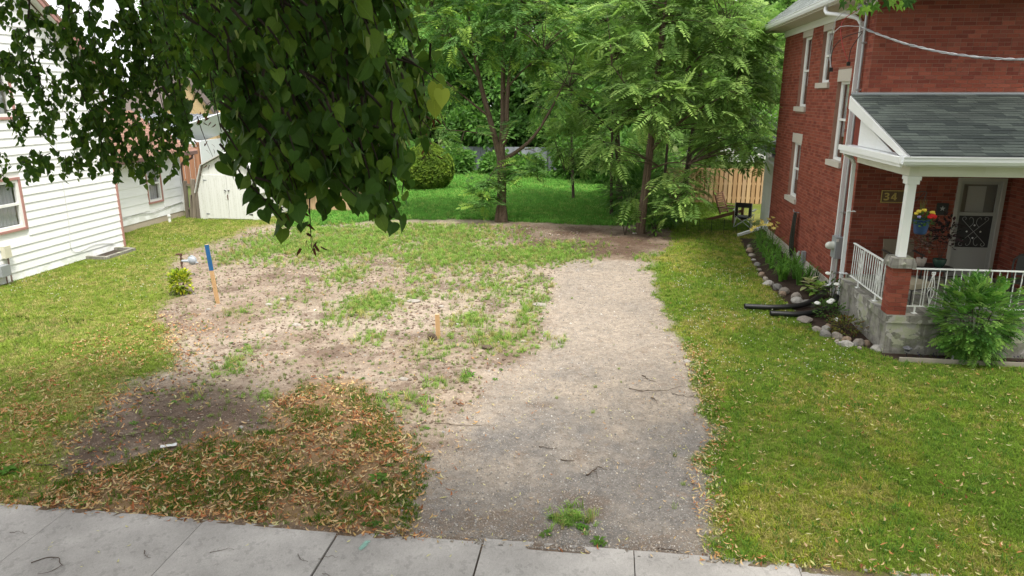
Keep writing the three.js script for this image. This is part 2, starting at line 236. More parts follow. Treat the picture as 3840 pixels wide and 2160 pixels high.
{ // sidewalk: poured slabs, each with its own tone, tilt and brushed finish
  const conc = tex(512, 512, (i, j, o) => { const a = N1[j * NS + i], b = N3[j * NS + ((i * 2) & NM)], c = N4[((j * 2) & NM) * NS + i], st = N4[((j) & NM) * NS + ((i * 5) & NM)]; const v = 0.3 + 0.12 * (a - 0.5) + 0.07 * (b - 0.5) + 0.07 * (c - 0.5) + 0.04 * (st - 0.5); const dk = (c > 0.83 ? 0.55 : 1) * (N2[((j * 3) & NM) * NS + ((i * 3) & NM)] > 0.72 ? 0.86 : 1) * (0.94 + 0.12 * spk()); o[0] = v * dk; o[1] = v * 0.945 * dk; o[2] = v * 0.89 * dk; }, { metres: [1.6, 1.6] });
  const walk = new THREE.Group(); walk.name = 'sidewalk'; walk.userData = { kind: 'structure' }; scene.add(walk);
  const xs = [-11.6, -10.1, -8.6, -7.12, -5.62, -4.06, -2.6, -1.1, 0.38, 1.91, 3.42, 4.95, 6.45, 7.95];
  const tones = [0.98, 1.02, 0.95, 1.05].map((k) => mat([k, k, k], 0.9, { map: conc, bumpMap: gravelBump, bumpScale: 0.002 }));
  for (let i = 0; i + 1 < xs.length; i++) {
    const gap = i === 6 ? 0.016 : 0.005, front = -6.13 - (i > 6 ? 0.05 : 0) - 0.03 * smp(N2, i * 50, 3), g = new THREE.BoxGeometry(xs[i + 1] - xs[i] - 2 * gap, 0.14, -4.55 - front, 10, 1, 4), p = g.attributes.position;
    for (let k = 0; k < p.count; k++) if (p.getZ(k) < -0.5) p.setZ(k, p.getZ(k) + 0.035 * (smp(N3, (p.getX(k) + xs[i]) * 60 + 500, 9) - 0.4)); // chipped, dirt-lapped edge
    g.translate((xs[i] + xs[i + 1]) / 2, -0.07 + (i % 3) * 0.004, (front - 4.55) / 2); g.computeVertexNormals();
    part('slab', g, tones[(i * 7) % 4], walk);
  }
  part('joint_soil', [bx(-11.6, 7.95, -0.16, -0.022, -6.1, -4.56)], mat([0.06, 0.05, 0.04], 1), walk);
}

// ------------------------------------------------------------------ shared building materials
const white = mat([0.78, 0.79, 0.78], 0.45, { map: tint(N1, 1, 1, [0.92, 0.92, 0.9], [1, 1, 1], [1.5, 1.5]) });
const whiteMetal = mat([0.74, 0.76, 0.77], 0.35, { bumpMap: bumpRough, bumpScale: 0.0006 });
const cream = mat([0.66, 0.66, 0.58], 0.55, { map: tint(N1, 1, 2, [0.86, 0.85, 0.8], [1, 1, 1], [1, 1]) });
const stone = mat([0.5, 0.46, 0.4], 0.9, { map: tint(N3, 2, 2, [0.82, 0.82, 0.82], [1.05, 1.05, 1.05], [0.5, 0.5]), bumpMap: bumpFine, bumpScale: 0.003 });
const concrete = mat([0.36, 0.345, 0.32], 0.95, { map: tex(512, 512, (i, j, o) => { const a = N1[j * NS + i], b = N2[((j * 2) & NM) * NS + i], c = N3[j * NS + i], s = N2[((j >> 2) & NM) * NS + ((i * 3) & NM)]; let v = 0.75 + 0.5 * (b - 0.5) + 0.25 * (c - 0.5); if (s > 0.62) v *= 0.72; if (a > 0.58 && b > 0.52) v = Math.max(v, 1.25); const moss = clamp((N2[(j + 200 & NM) * NS + i] - 0.6) * 3, 0, 0.5); o[0] = v * (0.85 - moss * 0.25); o[1] = v * (0.84 - moss * 0.12); o[2] = v * (0.8 - moss * 0.4); }, { metres: [1.7, 1.7] }), bumpMap: bumpRough, bumpScale: 0.006 });
const glass = new THREE.MeshPhysicalMaterial({ color: 0xffffff, roughness: 0.02, transmission: 1, thickness: 0, ior: 1.5 });
const darkRoom = mat([0.34, 0.32, 0.28], 0.9), curtainMat = new THREE.MeshPhysicalMaterial({ color: RGB(0.42, 0.43, 0.45), roughness: 1, transmission: 0.25, thickness: 0, side: THREE.DoubleSide });
const steelGrey = mat([0.3, 0.32, 0.34], 0.5, { metalness: 0.3 }), blackPlastic = mat([0.012, 0.012, 0.013], 0.42);
const shingleTex = (a, b) => tex(256, 256, (i, j, o) => { const g = spk(), n = N3[(j & NM) * NS + i]; for (let c = 0; c < 3; c++) o[c] = (a[c] + (b[c] - a[c]) * n) * (0.6 + 0.8 * g); }, { metres: [0.7, 0.7] });

// ------------------------------------------------------------------ red brick house with a porch
const brickHouse = thing('brick_house', 'two storey red brick house with a white trimmed front porch', 'house', [5.02, 0, -15.4]);
{
  const H = brickHouse, bricks = [], brickN = tint(N3, 1, 1, [0.7, 0.7, 0.7], [1.15, 1.15, 1.15], [0.35, 0.35]);
  const brickTones = [[0.255, 0.07, 0.045], [0.215, 0.057, 0.038], [0.28, 0.082, 0.054], [0.19, 0.05, 0.035], [0.24, 0.072, 0.05]];
  const brickMats = brickTones.map((c) => mat(c, 0.88, { map: brickN }));
  const mortar = mat([0.27, 0.155, 0.115], 0.95, { map: tint(N2, 1, 1, [0.75, 0.75, 0.75], [1.1, 1.1, 1.1], [1, 1]) });
  // local frame of the house: x right, z towards the street, origin at the front left corner
  function wall(name, O, U, n, L, v0, v1, holes, target = bricks, parent = H, thick = 0.24, inset = 0) {
    const us = [...new Set([inset, L, ...holes.flatMap((h) => [h[0], h[1]])])].sort((a, b) => a - b), boxes = [], turn = Math.atan2(-U.z, U.x);
    for (let i = 0; i + 1 < us.length; i++) {
      const mid = (us[i] + us[i + 1]) / 2, cut = holes.filter((h) => h[0] < mid && h[1] > mid).sort((a, b) => a[2] - b[2]); let y = v0;
      for (const h of [...cut, [0, 0, v1, v1]]) { if (h[2] - y > 0.01) boxes.push(bx(us[i], us[i + 1], y, h[2], -thick, 0)); y = Math.max(y, h[3]); }
    }
    const sgn = Math.sign(V(0, 1, 0).cross(U).dot(n)); // which side of the run faces out: +z of the turned frame when U x up points out
    const flip = V(0, 0, 1).applyAxisAngle(V(0, 1, 0), turn).dot(n) > 0 ? 1 : -1;
    const g = join(boxes); if (flip < 0) g.applyMatrix4(new THREE.Matrix4().makeTranslation(0, 0, thick));
    g.applyMatrix4(new THREE.Matrix4().makeRotationY(turn)).translate(O.x, O.y, O.z); part(name, g, mortar, parent);
    const q = quat(0, turn, 0), ch = 0.0755, bl = 0.225, face = 0.004;
    for (let r = 0, y = v0; y < v1 - 0.03; r++, y += ch) {
      const header = r % 6 === 5, len = header ? bl / 2 : bl; let u = header ? 0 : r % 2 ? -bl / 2 : 0;
      for (; u < L; u += len) {
        let spans = [[Math.max(0.004, u + 0.004), Math.min(L - 0.004, u + len - 0.006)]];
        for (const h of holes) if (h[3] > y + 0.02 && h[2] < y + 0.05) spans = spans.flatMap(([a, b]) => (b <= h[0] || a >= h[1] ? [[a, b]] : [[a, Math.min(b, h[0] - 0.002)], [Math.max(a, h[1] + 0.002), b]])).filter(([a, b]) => b - a > 0.03);
        for (const [a, b] of spans) if (b - a > 0.03) target.push({ p: O.clone().addScaledVector(U, (a + b) / 2).add(V(0, y + 0.033, 0)).addScaledVector(n, face * (0.6 + 0.7 * rnd()) - 0.02), q, s: V((b - a) / 0.215, Math.min(1, (v1 - y) / 0.07), 1), t: (rnd() * 5) | 0, k: rr(0.9, 1.1) });
      }
    }
  }
  const X = V(1, 0, 0), Zm = V(0, 0, -1);
  const win = [[4.55, 5.45, 4.02, 5.77], [2.7, 3.55, 4.6, 5.78], [1.15, 2.0, 2.9, 4.6], [4.55, 5.5, 1.62, 3.07]];
  wall('side_wall', V(0, 0, 0), Zm, V(-1, 0, 0), 7.5, 0.3, 6.1, [...win, ...win.map(([a, b, , t]) => [a - 0.04, b + 0.04, t, t + 0.26]), ...win.map(([a, b, l]) => [a - 0.08, b + 0.08, l - 0.125, l])], bricks, H, 0.24, 0.243);
  wall('front_wall', V(0, 0, 0), X, V(0, 0, 1), 5.4, 0.3, 6.1, [[1.93, 2.83, 0.3, 2.72]]);
  wall('porch_end_wall', V(2.93, 0, 0), V(0, 0, 1), V(-1, 0, 0), 2.2, 0.69, 3.03, [], bricks, H, 0.24, 0.006);
  part('rear_wall', [bx(0.24, 5.4, 0.3, 6.1, -7.5, -7.26), bx(5.16, 5.4, 0.3, 6.1, -7.26, -0.24), bx(0.24, 5.16, 3.1, 3.3, -7.26, -0.24), bx(0.24, 5.16, 5.98, 6.08, -7.26, -0.24)], darkRoom, H);
  part('foundation', [bx(-0.012, 0.25, -0.1, 0.298, -7.5, -0.25), bx(-0.012, 5.4, -0.1, 0.298, -0.25, 0.0)], stone, H);
  const geo = uvBox(new THREE.BoxGeometry(0.215, 0.066, 0.04));
  { // the bricks that show largest are pieces of their own, the rest one part
    const eye = V(-5.02, 4.3, 15.4), seen = bricks.map((b) => [b.p.distanceTo(eye), b]).sort((a, b) => a[0] - b[0]).map((e) => e[1]);
    for (const b of seen.slice(0, 240)) { const o = piece('brick', geo, brickMats[b.t], H, b.p.toArray()); o.quaternion.copy(b.q); o.scale.copy(b.s); }
    const rest = seen.slice(240); rest.forEach((b) => { const c = brickTones[b.t]; b.c = RGB(c[0] * b.k, c[1] * b.k, c[2] * b.k); });
    copies('bricks', geo, mat([1, 1, 1], 0.88, { map: brickN }), rest, H, 'stuff');
  }
  for (const [a, b, lo, hi] of win) { // windows: white vinyl single hung, set back in the reveal, stone lintel and sill
    const W = new THREE.Group(); W.name = 'window'; W.position.set(0.1, lo, -(a + b) / 2); W.rotation.y = -Math.PI / 2; H.add(W); const w = b - a, h = hi - lo, f = 0.06;
    part('frame', [bx(-w / 2, -w / 2 + f, 0, h, -0.05, 0.02), bx(w / 2 - f, w / 2, 0, h, -0.05, 0.02), bx(-w / 2 + f, w / 2 - f, h - f, h, -0.05, 0.018), bx(-w / 2 + f, w / 2 - f, 0, f, -0.05, 0.022)], white, W);
    part('sash', [bx(-w / 2 + f, w / 2 - f, h * 0.52 - 0.025, h * 0.52 + 0.025, -0.03, 0.012), bx(-w / 2 + f, -w / 2 + f + 0.035, f, h - f, -0.03, 0.008), bx(w / 2 - f - 0.035, w / 2 - f, f, h - f, -0.03, 0.008)], white, W);
    part('pane', [bx(-w / 2 + f + 0.035, w / 2 - f - 0.035, f, h * 0.52 - 0.025, -0.02, -0.016)], glass, W); part('pane', [bx(-w / 2 + f + 0.035, w / 2 - f - 0.035, h * 0.52 + 0.025, h - f, -0.01, -0.006)], glass, W);
    part('blind', [bx(-w / 2 + f, w / 2 - f, h * 0.3, h - f, -0.09, -0.085)], curtainMat, W);
    part('lintel', [bx(-w / 2 - 0.04, w / 2 + 0.04, h, h + 0.255, -0.12, 0.104)], stone, W); part('sill', [bx(-w / 2 - 0.08, w / 2 + 0.08, -0.125, -0.003, -0.1, 0.16)], stone, W);
  }
  { // eaves, gutter and hipped roof
    const roofMat = mat([1, 1, 1], 0.95, { map: shingleTex([0.17, 0.19, 0.18], [0.24, 0.26, 0.25]) }), zf = 0.55, zb = -8.05, xl = -0.55, xr = 6;
    part('soffit', [bx(xl, -0.012, 6.1, 6.13, zb, zf), bx(-0.012, xr, 6.1, 6.13, 0.012, zf), bx(-0.012, xr, 6.1, 6.13, zb, -7.51)], mat([0.52, 0.5, 0.45], 0.8), H);
    part('frieze_board', [bx(-0.035, -0.011, 5.93, 6.098, -7.52, -0.02)], white, H);
    const prof = [[0, 0], [0.09, 0], [0.115, 0.05], [0.115, 0.11], [0.125, 0.11], [0.125, 0.125], [0.105, 0.125], [0.105, 0.055], [0.085, 0.012], [0.012, 0.012], [0.012, 0.125], [0, 0.125]].map(([a, b]) => [-a, b]);
    part('gutter', [extrude(prof, zf - zb).translate(xl, 6.13, zb)], whiteMetal, H); part('fascia', [bx(xl + 0.001, xl + 0.02, 6.13, 6.26, zb, zf)], white, H);
    const ridge = 2.95, y0 = 6.27, yr = y0 + (ridge - xl + 0.03) * 0.82, zs = 3.3, q = [V(xl - 0.03, y0, zb - 0.05), V(xl - 0.03, y0, zf + 0.05), V(ridge, yr, zf - zs), V(ridge, yr, zb + zs), V(xr, y0, zb - 0.05), V(xr, y0, zf + 0.05)];
    const tri = (...i) => i.flatMap((k) => q[k].toArray()), rg = new THREE.BufferGeometry(); rg.setAttribute('position', new THREE.Float32BufferAttribute([...tri(0, 1, 2), ...tri(0, 2, 3), ...tri(4, 0, 3), ...tri(1, 5, 2), ...tri(5, 4, 3), ...tri(5, 3, 2)], 3)); rg.computeVertexNormals();
    const roof = part('roof', rg, roofMat, H), up = V(ridge - xl, (ridge - xl) * 0.82, 0).normalize(), nrm = V(-up.y, up.x, 0), tab = new THREE.BoxGeometry(0.31, 0.19, 0.008), list = [];
    for (let r = 0; r < 26; r++) { const s = r * 0.14, inset = (s * up.x) * (zs / (ridge - xl)); for (let z = zb + inset + rr(0, 0.3); z < zf - inset; z += 0.315) { const p = q[0].clone().setZ(z).addScaledVector(up, s + 0.08).addScaledVector(nrm, 0.009 + rnd() * 0.004); const M = new THREE.Matrix4().makeBasis(V(0, 0, 1), up.clone().addScaledVector(nrm, -0.04).normalize(), nrm); const k = rr(0.75, 1.15); list.push({ p, q: new THREE.Quaternion().setFromRotationMatrix(M), s: 1, c: RGB(k, k, k) }); } }
    copies('shingles', uvBox(tab), roofMat, list, roof, 'stuff');
  }
  { // the porch: concrete base and deck, brick pier, white post, beam, boxed cornice, shingled lean-to roof
    const baseMat = concrete, yd = 0.69, x0 = -0.22, zf = 3.0;
    part('porch_base', [bx(x0 + 0.03, 3.6, -0.1, 0.548, 0.42, zf - 0.03)], baseMat, H);
    part('porch_deck', [bx(x0, 3.6, 0.55, yd, 0.4, zf), bx(0.012, 3.6, 0.3, yd, 0.006, 0.398)], baseMat, H);
    const pier = new THREE.Group(); pier.name = 'porch_pier'; pier.position.set(x0 + 0.16, yd, zf - 0.17); H.add(pier); const w = 0.148;
    part('mortar_core', [bx(-w + 0.006, w - 0.006, 0, 0.82, -w + 0.006, w - 0.006)], mortar, pier);
    const half = uvBox(new THREE.BoxGeometry(0.194, 0.066, 0.094)), small = uvBox(new THREE.BoxGeometry(0.094, 0.066, 0.094));
    for (let r = 0; r < 11; r++) { // each course: a pinwheel of bricks round the core
      const y = 0.004 + r * 0.0745 + 0.033, a = r % 2; for (let s = 0; s < 4; s++) { const t = (s * Math.PI) / 2, d = 0.098, e = a ? 0.05 : -0.05, put = (g, u) => { const o = piece('brick', g, brickMats[(r * 3 + s) % 5], pier, [Math.cos(t) * u + Math.sin(t) * (w - 0.047), y, -Math.sin(t) * u + Math.cos(t) * (w - 0.047)]); o.rotation.y = t; }; put(half, e); }
    }
    const cap = new THREE.BoxGeometry(0.39, 0.1, 0.39), cp = cap.attributes.position; for (let k = 0; k < cp.count; k++) if (cp.getY(k) > 0) { cp.setX(k, cp.getX(k) * 0.86); cp.setZ(k, cp.getZ(k) * 0.86); } cap.computeVertexNormals();
    part('cap', [cap.clone().translate(0, 0.935, 0), bx(-0.195, 0.195, 0.822, 0.884, -0.195, 0.195)], concrete, pier);
    part('porch_post', [bx(-0.13, 0.0, 1.68, 2.93, zf - 0.235, zf - 0.105), bx(-0.16, 0.03, 2.9, 2.965, zf - 0.265, zf - 0.075), bx(-0.175, 0.045, 2.967, 3.028, zf - 0.28, zf - 0.06)], white, H);
    part('porch_beam', [bx(-0.15, 3.6, 3.03, 3.21, zf - 0.25, zf - 0.09), bx(-0.15, 0.01, 3.03, 3.21, 0.35, zf - 0.252)], cream, H);
    part('porch_ceiling', [bx(-0.15, 3.6, 3.212, 3.235, 0.012, zf - 0.05)], cream, H);
    const ex = -0.42, ez = zf + 0.22; // boxed cornice along the left, gutter along the front
    part('cornice', [bx(ex + 0.1, 3.6, 3.212, 3.26, zf - 0.05, ez - 0.05), bx(ex + 0.1, -0.151, 3.212, 3.26, 0.02, zf - 0.051), bx(ex, ex + 0.03, 3.2, 3.33, 0.1, ez), bx(ex - 0.03, ex, 3.26, 3.36, 0.08, ez + 0.03)], white, H);
    part('ledge', [bx(ex + 0.03, -0.1, 3.33, 3.352, 0.1, ez - 0.2)], whiteMetal, H);
    const prof = [[0, 0], [0.09, 0], [0.115, 0.05], [0.115, 0.11], [0.128, 0.11], [0.128, 0.128], [0.103, 0.128], [0.103, 0.055], [0.085, 0.012], [0.012, 0.012], [0.012, 0.128], [0, 0.128]];
    part('porch_gutter', [extrude(prof, 3.6 - ex).rotateY(-Math.PI / 2).scale(-1, 1, 1).translate(ex, 3.25, ez)].map((g) => { g.computeVertexNormals(); return g; }), whiteMetal, H);
    const top = V(0, 4.31, 0.02), eave = V(0, 3.385, ez + 0.02), len = top.distanceTo(eave), up = top.clone().sub(eave).normalize(), nrm = V(0, up.z * -1, up.y); if (nrm.y < 0) nrm.negate();
    const xl = -0.3, xr = 3.6, slab = new THREE.BoxGeometry(xr - xl, 0.03, len), M = new THREE.Matrix4().makeBasis(V(1, 0, 0), nrm, up.clone().negate().multiplyScalar(1));
    const rmat = mat([0.5, 0.5, 0.5], 0.9), roof = part('porch_roof', slab.applyMatrix4(M).translate((xl + xr) / 2, (top.y + eave.y) / 2 - 0.02, (top.z + eave.z) / 2), rmat, H);
    const tones = [[0.05, 0.06, 0.055], [0.066, 0.078, 0.071], [0.04, 0.048, 0.046], [0.056, 0.065, 0.06], [0.076, 0.09, 0.08]].map((c) => mat([1, 1, 1], 0.95, { map: shingleTex(c.map((v) => v * 0.85), c.map((v) => v * 1.2)) }));
    const rows = 25, tabs = [0.28, 0.34, 0.4].map((w) => uvBox(new THREE.BoxGeometry(w - 0.004, 0.009, len / rows + 0.05))), MS = new THREE.Matrix4().makeBasis(V(1, 0, 0), nrm.clone().addScaledVector(up, 0.05).normalize(), up.clone().negate().addScaledVector(nrm, 0.05).normalize()), qs = new THREE.Quaternion().setFromRotationMatrix(MS), extra = [];
    let n = 0;
    for (let r = 0; r < rows; r++) for (let x = xl - 0.015, first = true; x < xr;) {
      const v = (rnd() * 3) | 0, w = [0.28, 0.34, 0.4][v], cut = first ? rr(0.3, 1) : 1; first = false;
      const p = V(x + (w * cut) / 2, eave.y, eave.z).addScaledVector(up, (r + 0.5) * (len / rows)).addScaledVector(nrm, 0.011 + rnd() * 0.004);
      if (x < 3.0) { const o = piece('shingle', tabs[v], tones[(rnd() * 5) | 0], roof, p.toArray()); o.quaternion.copy(qs); o.scale.x = cut; n++; } else extra.push({ p, q: qs, s: 1 });
      x += w * cut;
    }
    if (extra.length) copies('shingles', tabs[1], tones[0], extra, roof, 'stuff');
    part('roof_flashing', [bx(xl, xr, 4.3, 4.36, 0.006, 0.03)], steelGrey, H);
    // the rake board and the boarded gable end below it
    const a = V(xl, 4.3, 0.03), b = V(xl, 3.36, ez + 0.0), rk = extrude([[0.03, 4.29], [ez + 0.02, 3.36], [ez - 0.32, 3.36], [0.03, 4.05]], 0.025).rotateY(-Math.PI / 2).translate(xl - 0.005, 0, 0); part('rake_board', rk, white, H);
    for (let z = 0.5, i = 0; z < 2.6; z += 0.075, i++) { const h0 = 4.02 - (z - 0.03) * 0.281 - 0.02, h1 = 4.02 - (z + 0.071 - 0.03) * 0.281 - 0.02; part('gable_board', extrude([[z, 3.36], [z + 0.071, 3.36], [z + 0.071, Math.max(3.37, h1)], [z, Math.max(3.37, h0)]], 0.02).rotateY(-Math.PI / 2).translate(xl + 0.1, 0, 0), white, H); }
    part('gable_backing', extrude([[0.02, 3.355], [ez - 0.1, 3.355], [0.02, 4.2]], 0.02).rotateY(-Math.PI / 2).translate(xl + 0.155, 0, 0), brickMats[3], H);
  }
  { // front door: aluminium storm door with a scrolled grille, in a wood frame
    const D = new THREE.Group(); D.name = 'front_door'; D.position.set(2.38, 0.69, 0); H.add(D); const al = mat([0.36, 0.36, 0.34], 0.5), frameM = mat([0.42, 0.4, 0.36], 0.7);
    part('door_frame', [bx(-0.45, -0.385, 0, 2.03, -0.12, 0.03), bx(0.385, 0.45, 0, 2.03, -0.12, 0.03), bx(-0.385, 0.385, 1.965, 2.03, -0.12, 0.028)], frameM, D);
    part('storm_door', [bx(-0.38, -0.32, 0.01, 1.96, -0.05, -0.01), bx(0.32, 0.38, 0.01, 1.96, -0.05, -0.01), bx(-0.32, 0.32, 1.9, 1.96, -0.05, -0.012), bx(-0.32, 0.32, 1.27, 1.34, -0.05, -0.012), bx(-0.32, 0.32, 0.56, 0.62, -0.05, -0.012)], al, D);
    part('kick_panel', [bx(-0.32, 0.32, 0.01, 0.56, -0.04, -0.02)], al, D); part('pane', [bx(-0.32, 0.32, 1.34, 1.9, -0.034, -0.03)], glass, D);
    part('screen', [bx(-0.32, 0.32, 0.62, 1.27, -0.036, -0.032)], mat([0.03, 0.03, 0.03], 0.6), D);
    part('inner_door', [bx(-0.385, 0.385, 0.01, 1.96, -0.2, -0.16)], mat([0.2, 0.2, 0.19], 0.6), D);
    part('inner_window', [bx(-0.17, 0.17, 1.18, 1.85, -0.159, -0.15)], mat([0.5, 0.52, 0.5], 0.08), D);
    const gr = []; for (const [sx, sy] of [[1, 1], [1, -1], [-1, 1], [-1, -1]]) { const P = (u, v) => V(sx * u, 0.945 + sy * v, -0.024); gr.push(tube([P(0, 0.0), P(0.09, 0.09), P(0.2, 0.2), P(0.25, 0.26), P(0.21, 0.3), P(0.17, 0.27), P(0.19, 0.24)], 0.005, 5)); gr.push(tube([P(0.09, 0.09), P(0.03, 0.17), P(0.05, 0.27), P(0.1, 0.29), P(0.11, 0.25)], 0.0045, 5)); }
    part('grille', gr, al, D); for (const [u, v] of [[0, 0.13], [0, -0.13], [0.13, 0], [-0.13, 0]]) part('rosette', [new THREE.SphereGeometry(0.018, 8, 6).scale(1, 1, 0.4).translate(u, 0.945 + v, -0.02)], white, D);
    part('handle', [rod(V(-0.35, 1.0, 0.02), V(-0.35, 1.14, 0.02), 0.008), bx(-0.36, -0.34, 1.0, 1.015, -0.01, 0.02), bx(-0.36, -0.34, 1.125, 1.14, -0.01, 0.02)], steelGrey, D);
  }
  { // iron railings, painted white
    function scroll(w, h) { const g = [], P = (s, u, v) => V(s * u * w, v * h, 0); for (const s of [1, -1]) { g.push(tube([P(s, 0.02, 0.99), P(s, 0.2, 0.95), P(s, 0.32, 1.0), P(s, 0.36, 0.93), P(s, 0.22, 0.9)], 0.007, 5)); g.push(tube([P(s, 0.02, 0.97), P(s, 0.3, 0.78), P(s, 0.62, 0.58), P(s, 0.75, 0.5), P(s, 0.6, 0.44), P(s, 0.35, 0.47), P(s, 0.3, 0.53), P(s, 0.45, 0.55)], 0.007, 5)); g.push(tube([P(s, 0.03, 0.02), P(s, 0.3, 0.2), P(s, 0.68, 0.36), P(s, 0.55, 0.44)], 0.007, 5)); } g.push(rod(V(0, 0, 0), V(0, h, 0), 0.006)); return g; }
    const twist = uvBox(tube([V(0, 0, 0), V(0, 0.64, 0)], 0.008, 6, 20, 0.8));
    function railing(L, spots, pos, turn, posts) {
      const R = new THREE.Group(); R.name = 'railing'; R.position.set(...pos); R.rotation.y = turn; H.add(R);
      part('top_rail', [bx(0, L, 0.775, 0.795, -0.02, 0.02)], white, R); part('bottom_rail', [bx(0, L, 0.115, 0.133, -0.013, 0.013)], white, R);
      for (let x = 0.04; x < L - 0.02; x += 0.118) if (!spots.some((s) => Math.abs(s - x) < 0.1)) piece('picket', twist, white, R, [x, 0.133, 0]);
      for (const s of spots) { const S = part('scroll', scroll(0.075, 0.6), white, R); S.position.set(s, 0.14, 0); for (const d of [-0.1, 0.1]) piece('picket', twist, white, R, [s + d, 0.133, 0]); }
      for (const x of posts) part('post', [bx(x - 0.012, x + 0.012, 0, 0.115, -0.012, 0.012), bx(x - 0.04, x + 0.04, 0, 0.008, -0.04, 0.04)], white, R);
    }
    railing(1.95, [0.48, 1.42], [-0.12, 0.69, 0.7], -Math.PI / 2, [0.48, 1.42]);
    railing(2.9, [0.42, 2.45], [0.08, 0.69, 2.83], 0, [0.2, 1.5, 2.8]);
  }
  { // downspouts, conduit, meter, boxes
    const sq = (pts, w = 0.07, d = 0.055) => { const out = []; for (let i = 0; i + 1 < pts.length; i++) out.push(bar(pts[i], pts[i + 1], w, d)); return out; };
    part('downspout', [tube([V(-0.56, 6.12, -1.45), V(-0.58, 6.0, -1.4), V(-0.42, 5.92, -1.1), V(-0.12, 5.8, -0.72), V(-0.07, 5.7, -0.66)], 0.042, 10), ...sq([V(-0.055, 5.74, -0.66), V(-0.055, 0.28, -0.66)]), ...sq([V(-0.055, 0.3, -0.66), V(-0.16, 0.16, -0.62)])], whiteMetal, H);
    part('downspout', [...sq([V(-0.36, 3.2, 0.2), V(-0.2, 3.1, 0.16), V(-0.13, 3.0, 0.12), V(-0.1, 0.16, 0.12)]), bx(-0.15, 0.0, 2.02, 2.035, 0.08, 0.2), bx(-0.15, 0.0, 0.72, 0.735, 0.08, 0.2)], whiteMetal, H);
    part('conduit', [rod(V(-0.06, 1.38, -0.4), V(-0.06, 5.85, -0.4), 0.03, 0.03, 12), rod(V(-0.06, -0.02, -0.4), V(-0.06, 0.96, -0.4), 0.03, 0.03, 12), ...[1.9, 3.2, 4.4, 5.3, 0.6].map((y) => bx(-0.1, 0.0, y, y + 0.03, -0.44, -0.36))], mat([0.42, 0.44, 0.46], 0.4, { metalness: 0.5 }), H);
    part('weather_head', [tube([V(-0.06, 5.84, -0.4), V(-0.07, 5.95, -0.41), V(-0.13, 6.02, -0.46), V(-0.2, 5.98, -0.52)], [0.034, 0.055, 0.06, 0.03], 10)], steelGrey, H);
    const mb = part('meter_box', [bx(-0.17, -0.002, 0.94, 1.4, -0.56, -0.26)], steelGrey, H); part('meter', [new THREE.CylinderGeometry(0.085, 0.09, 0.1, 20).rotateZ(Math.PI / 2).translate(-0.215, 1.2, -0.41), new THREE.SphereGeometry(0.08, 16, 8, 0, Math.PI * 2, 0, Math.PI / 2).rotateZ(Math.PI / 2).translate(-0.26, 1.2, -0.41)], mat([0.55, 0.56, 0.5], 0.2), mb);
    part('sticker', [bx(-0.168, -0.12, 1.31, 1.37, -0.259, -0.256)], mat([0.6, 0.6, 0.58], 0.6), mb);
    part('outlet_box', [bx(-0.1, -0.015, 0.27, 0.52, -3.1, -2.96), rod(V(-0.05, -0.03, -3.03), V(-0.05, 0.27, -3.03), 0.025)], steelGrey, H); part('pipe', [tube([V(-0.04, 0.05, -3.5), V(-0.06, 0.35, -3.5), V(-0.06, 0.42, -3.45)], 0.03, 8)], white, H);
    const wires = (m, ...c) => part('service_wire', c.map((p) => tube(p.map((q) => V(...q)), 0.008, 5)), m, H);
    wires(mat([0.4, 0.4, 0.4], 0.5), [[-0.19, 5.98, -0.52], [-0.5, 5.85, -0.75], [-0.55, 5.3, -0.9], [-0.5, 4.85, -0.85]], [[-0.5, 4.85, -0.85], [-0.56, 5.2, -0.9], [-0.5, 5.62, -0.7], [-0.15, 5.62, -0.35]]);
    wires(mat([0.4, 0.03, 0.03], 0.5), [[-0.18, 5.96, -0.5], [-0.42, 5.75, -0.7], [-0.4, 5.3, -0.6], [-0.27, 4.95, -0.5]]);
    wires(blackPlastic, [[-0.5, 4.84, -0.85], [-0.5, 5.2, -0.88], [-0.4, 5.42, -0.62], [-0.14, 5.52, -0.3]], [[-0.27, 4.93, -0.5], [-0.26, 5.2, -0.48], [-0.14, 5.5, -0.3]]);
    part('wire_clamp', [bx(-0.53, -0.47, 4.78, 4.86, -0.89, -0.81), bx(-0.3, -0.24, 4.88, 4.96, -0.53, -0.47)], blackPlastic, H);
  }
  { // rear wing: white siding, low shingled roof, downspout with a long kick-out
    part('rear_wing_wall', [bx(0.2, 3, 0, 2.5, -9.6, -7.52)], white, H);
    for (let y = 0.1; y < 2.45; y += 0.115) part('siding_board', [bx(0.17, 0.2, y, y + 0.11, -9.6, -7.53).applyMatrix4(new THREE.Matrix4().makeRotationZ(0)).translate(0, 0, 0)], white, H);
    part('rear_wing_roof', extrude([[-0.1, 2.6], [1.6, 3.35], [3.3, 2.6], [3.3, 2.55], [-0.1, 2.55]], 2.5).translate(0, 0, -9.9), mat([1, 1, 1], 0.95, { map: shingleTex([0.07, 0.075, 0.08], [0.1, 0.105, 0.11]) }), H);
    part('rear_wing_gutter', [bx(-0.2, -0.09, 2.5, 2.62, -9.9, -7.45), bx(-0.09, 0.2, 2.47, 2.5, -9.9, -7.53)], whiteMetal, H);
    part('downspout', [tube([V(-0.14, 2.5, -7.75), V(-0.12, 2.38, -7.75), V(0.05, 2.26, -7.75), V(0.1, 2.1, -7.75)], 0.045, 8), bar(V(0.1, 2.15, -7.75), V(0.06, 0.45, -7.75), 0.08, 0.06), bar(V(0.08, 0.5, -7.75), V(-0.02, 0.32, -7.72), 0.08, 0.06), bar(V(0.0, 0.34, -7.72), V(-0.9, 0.06, -7.5), 0.08, 0.06)], whiteMetal, H);
  }
}

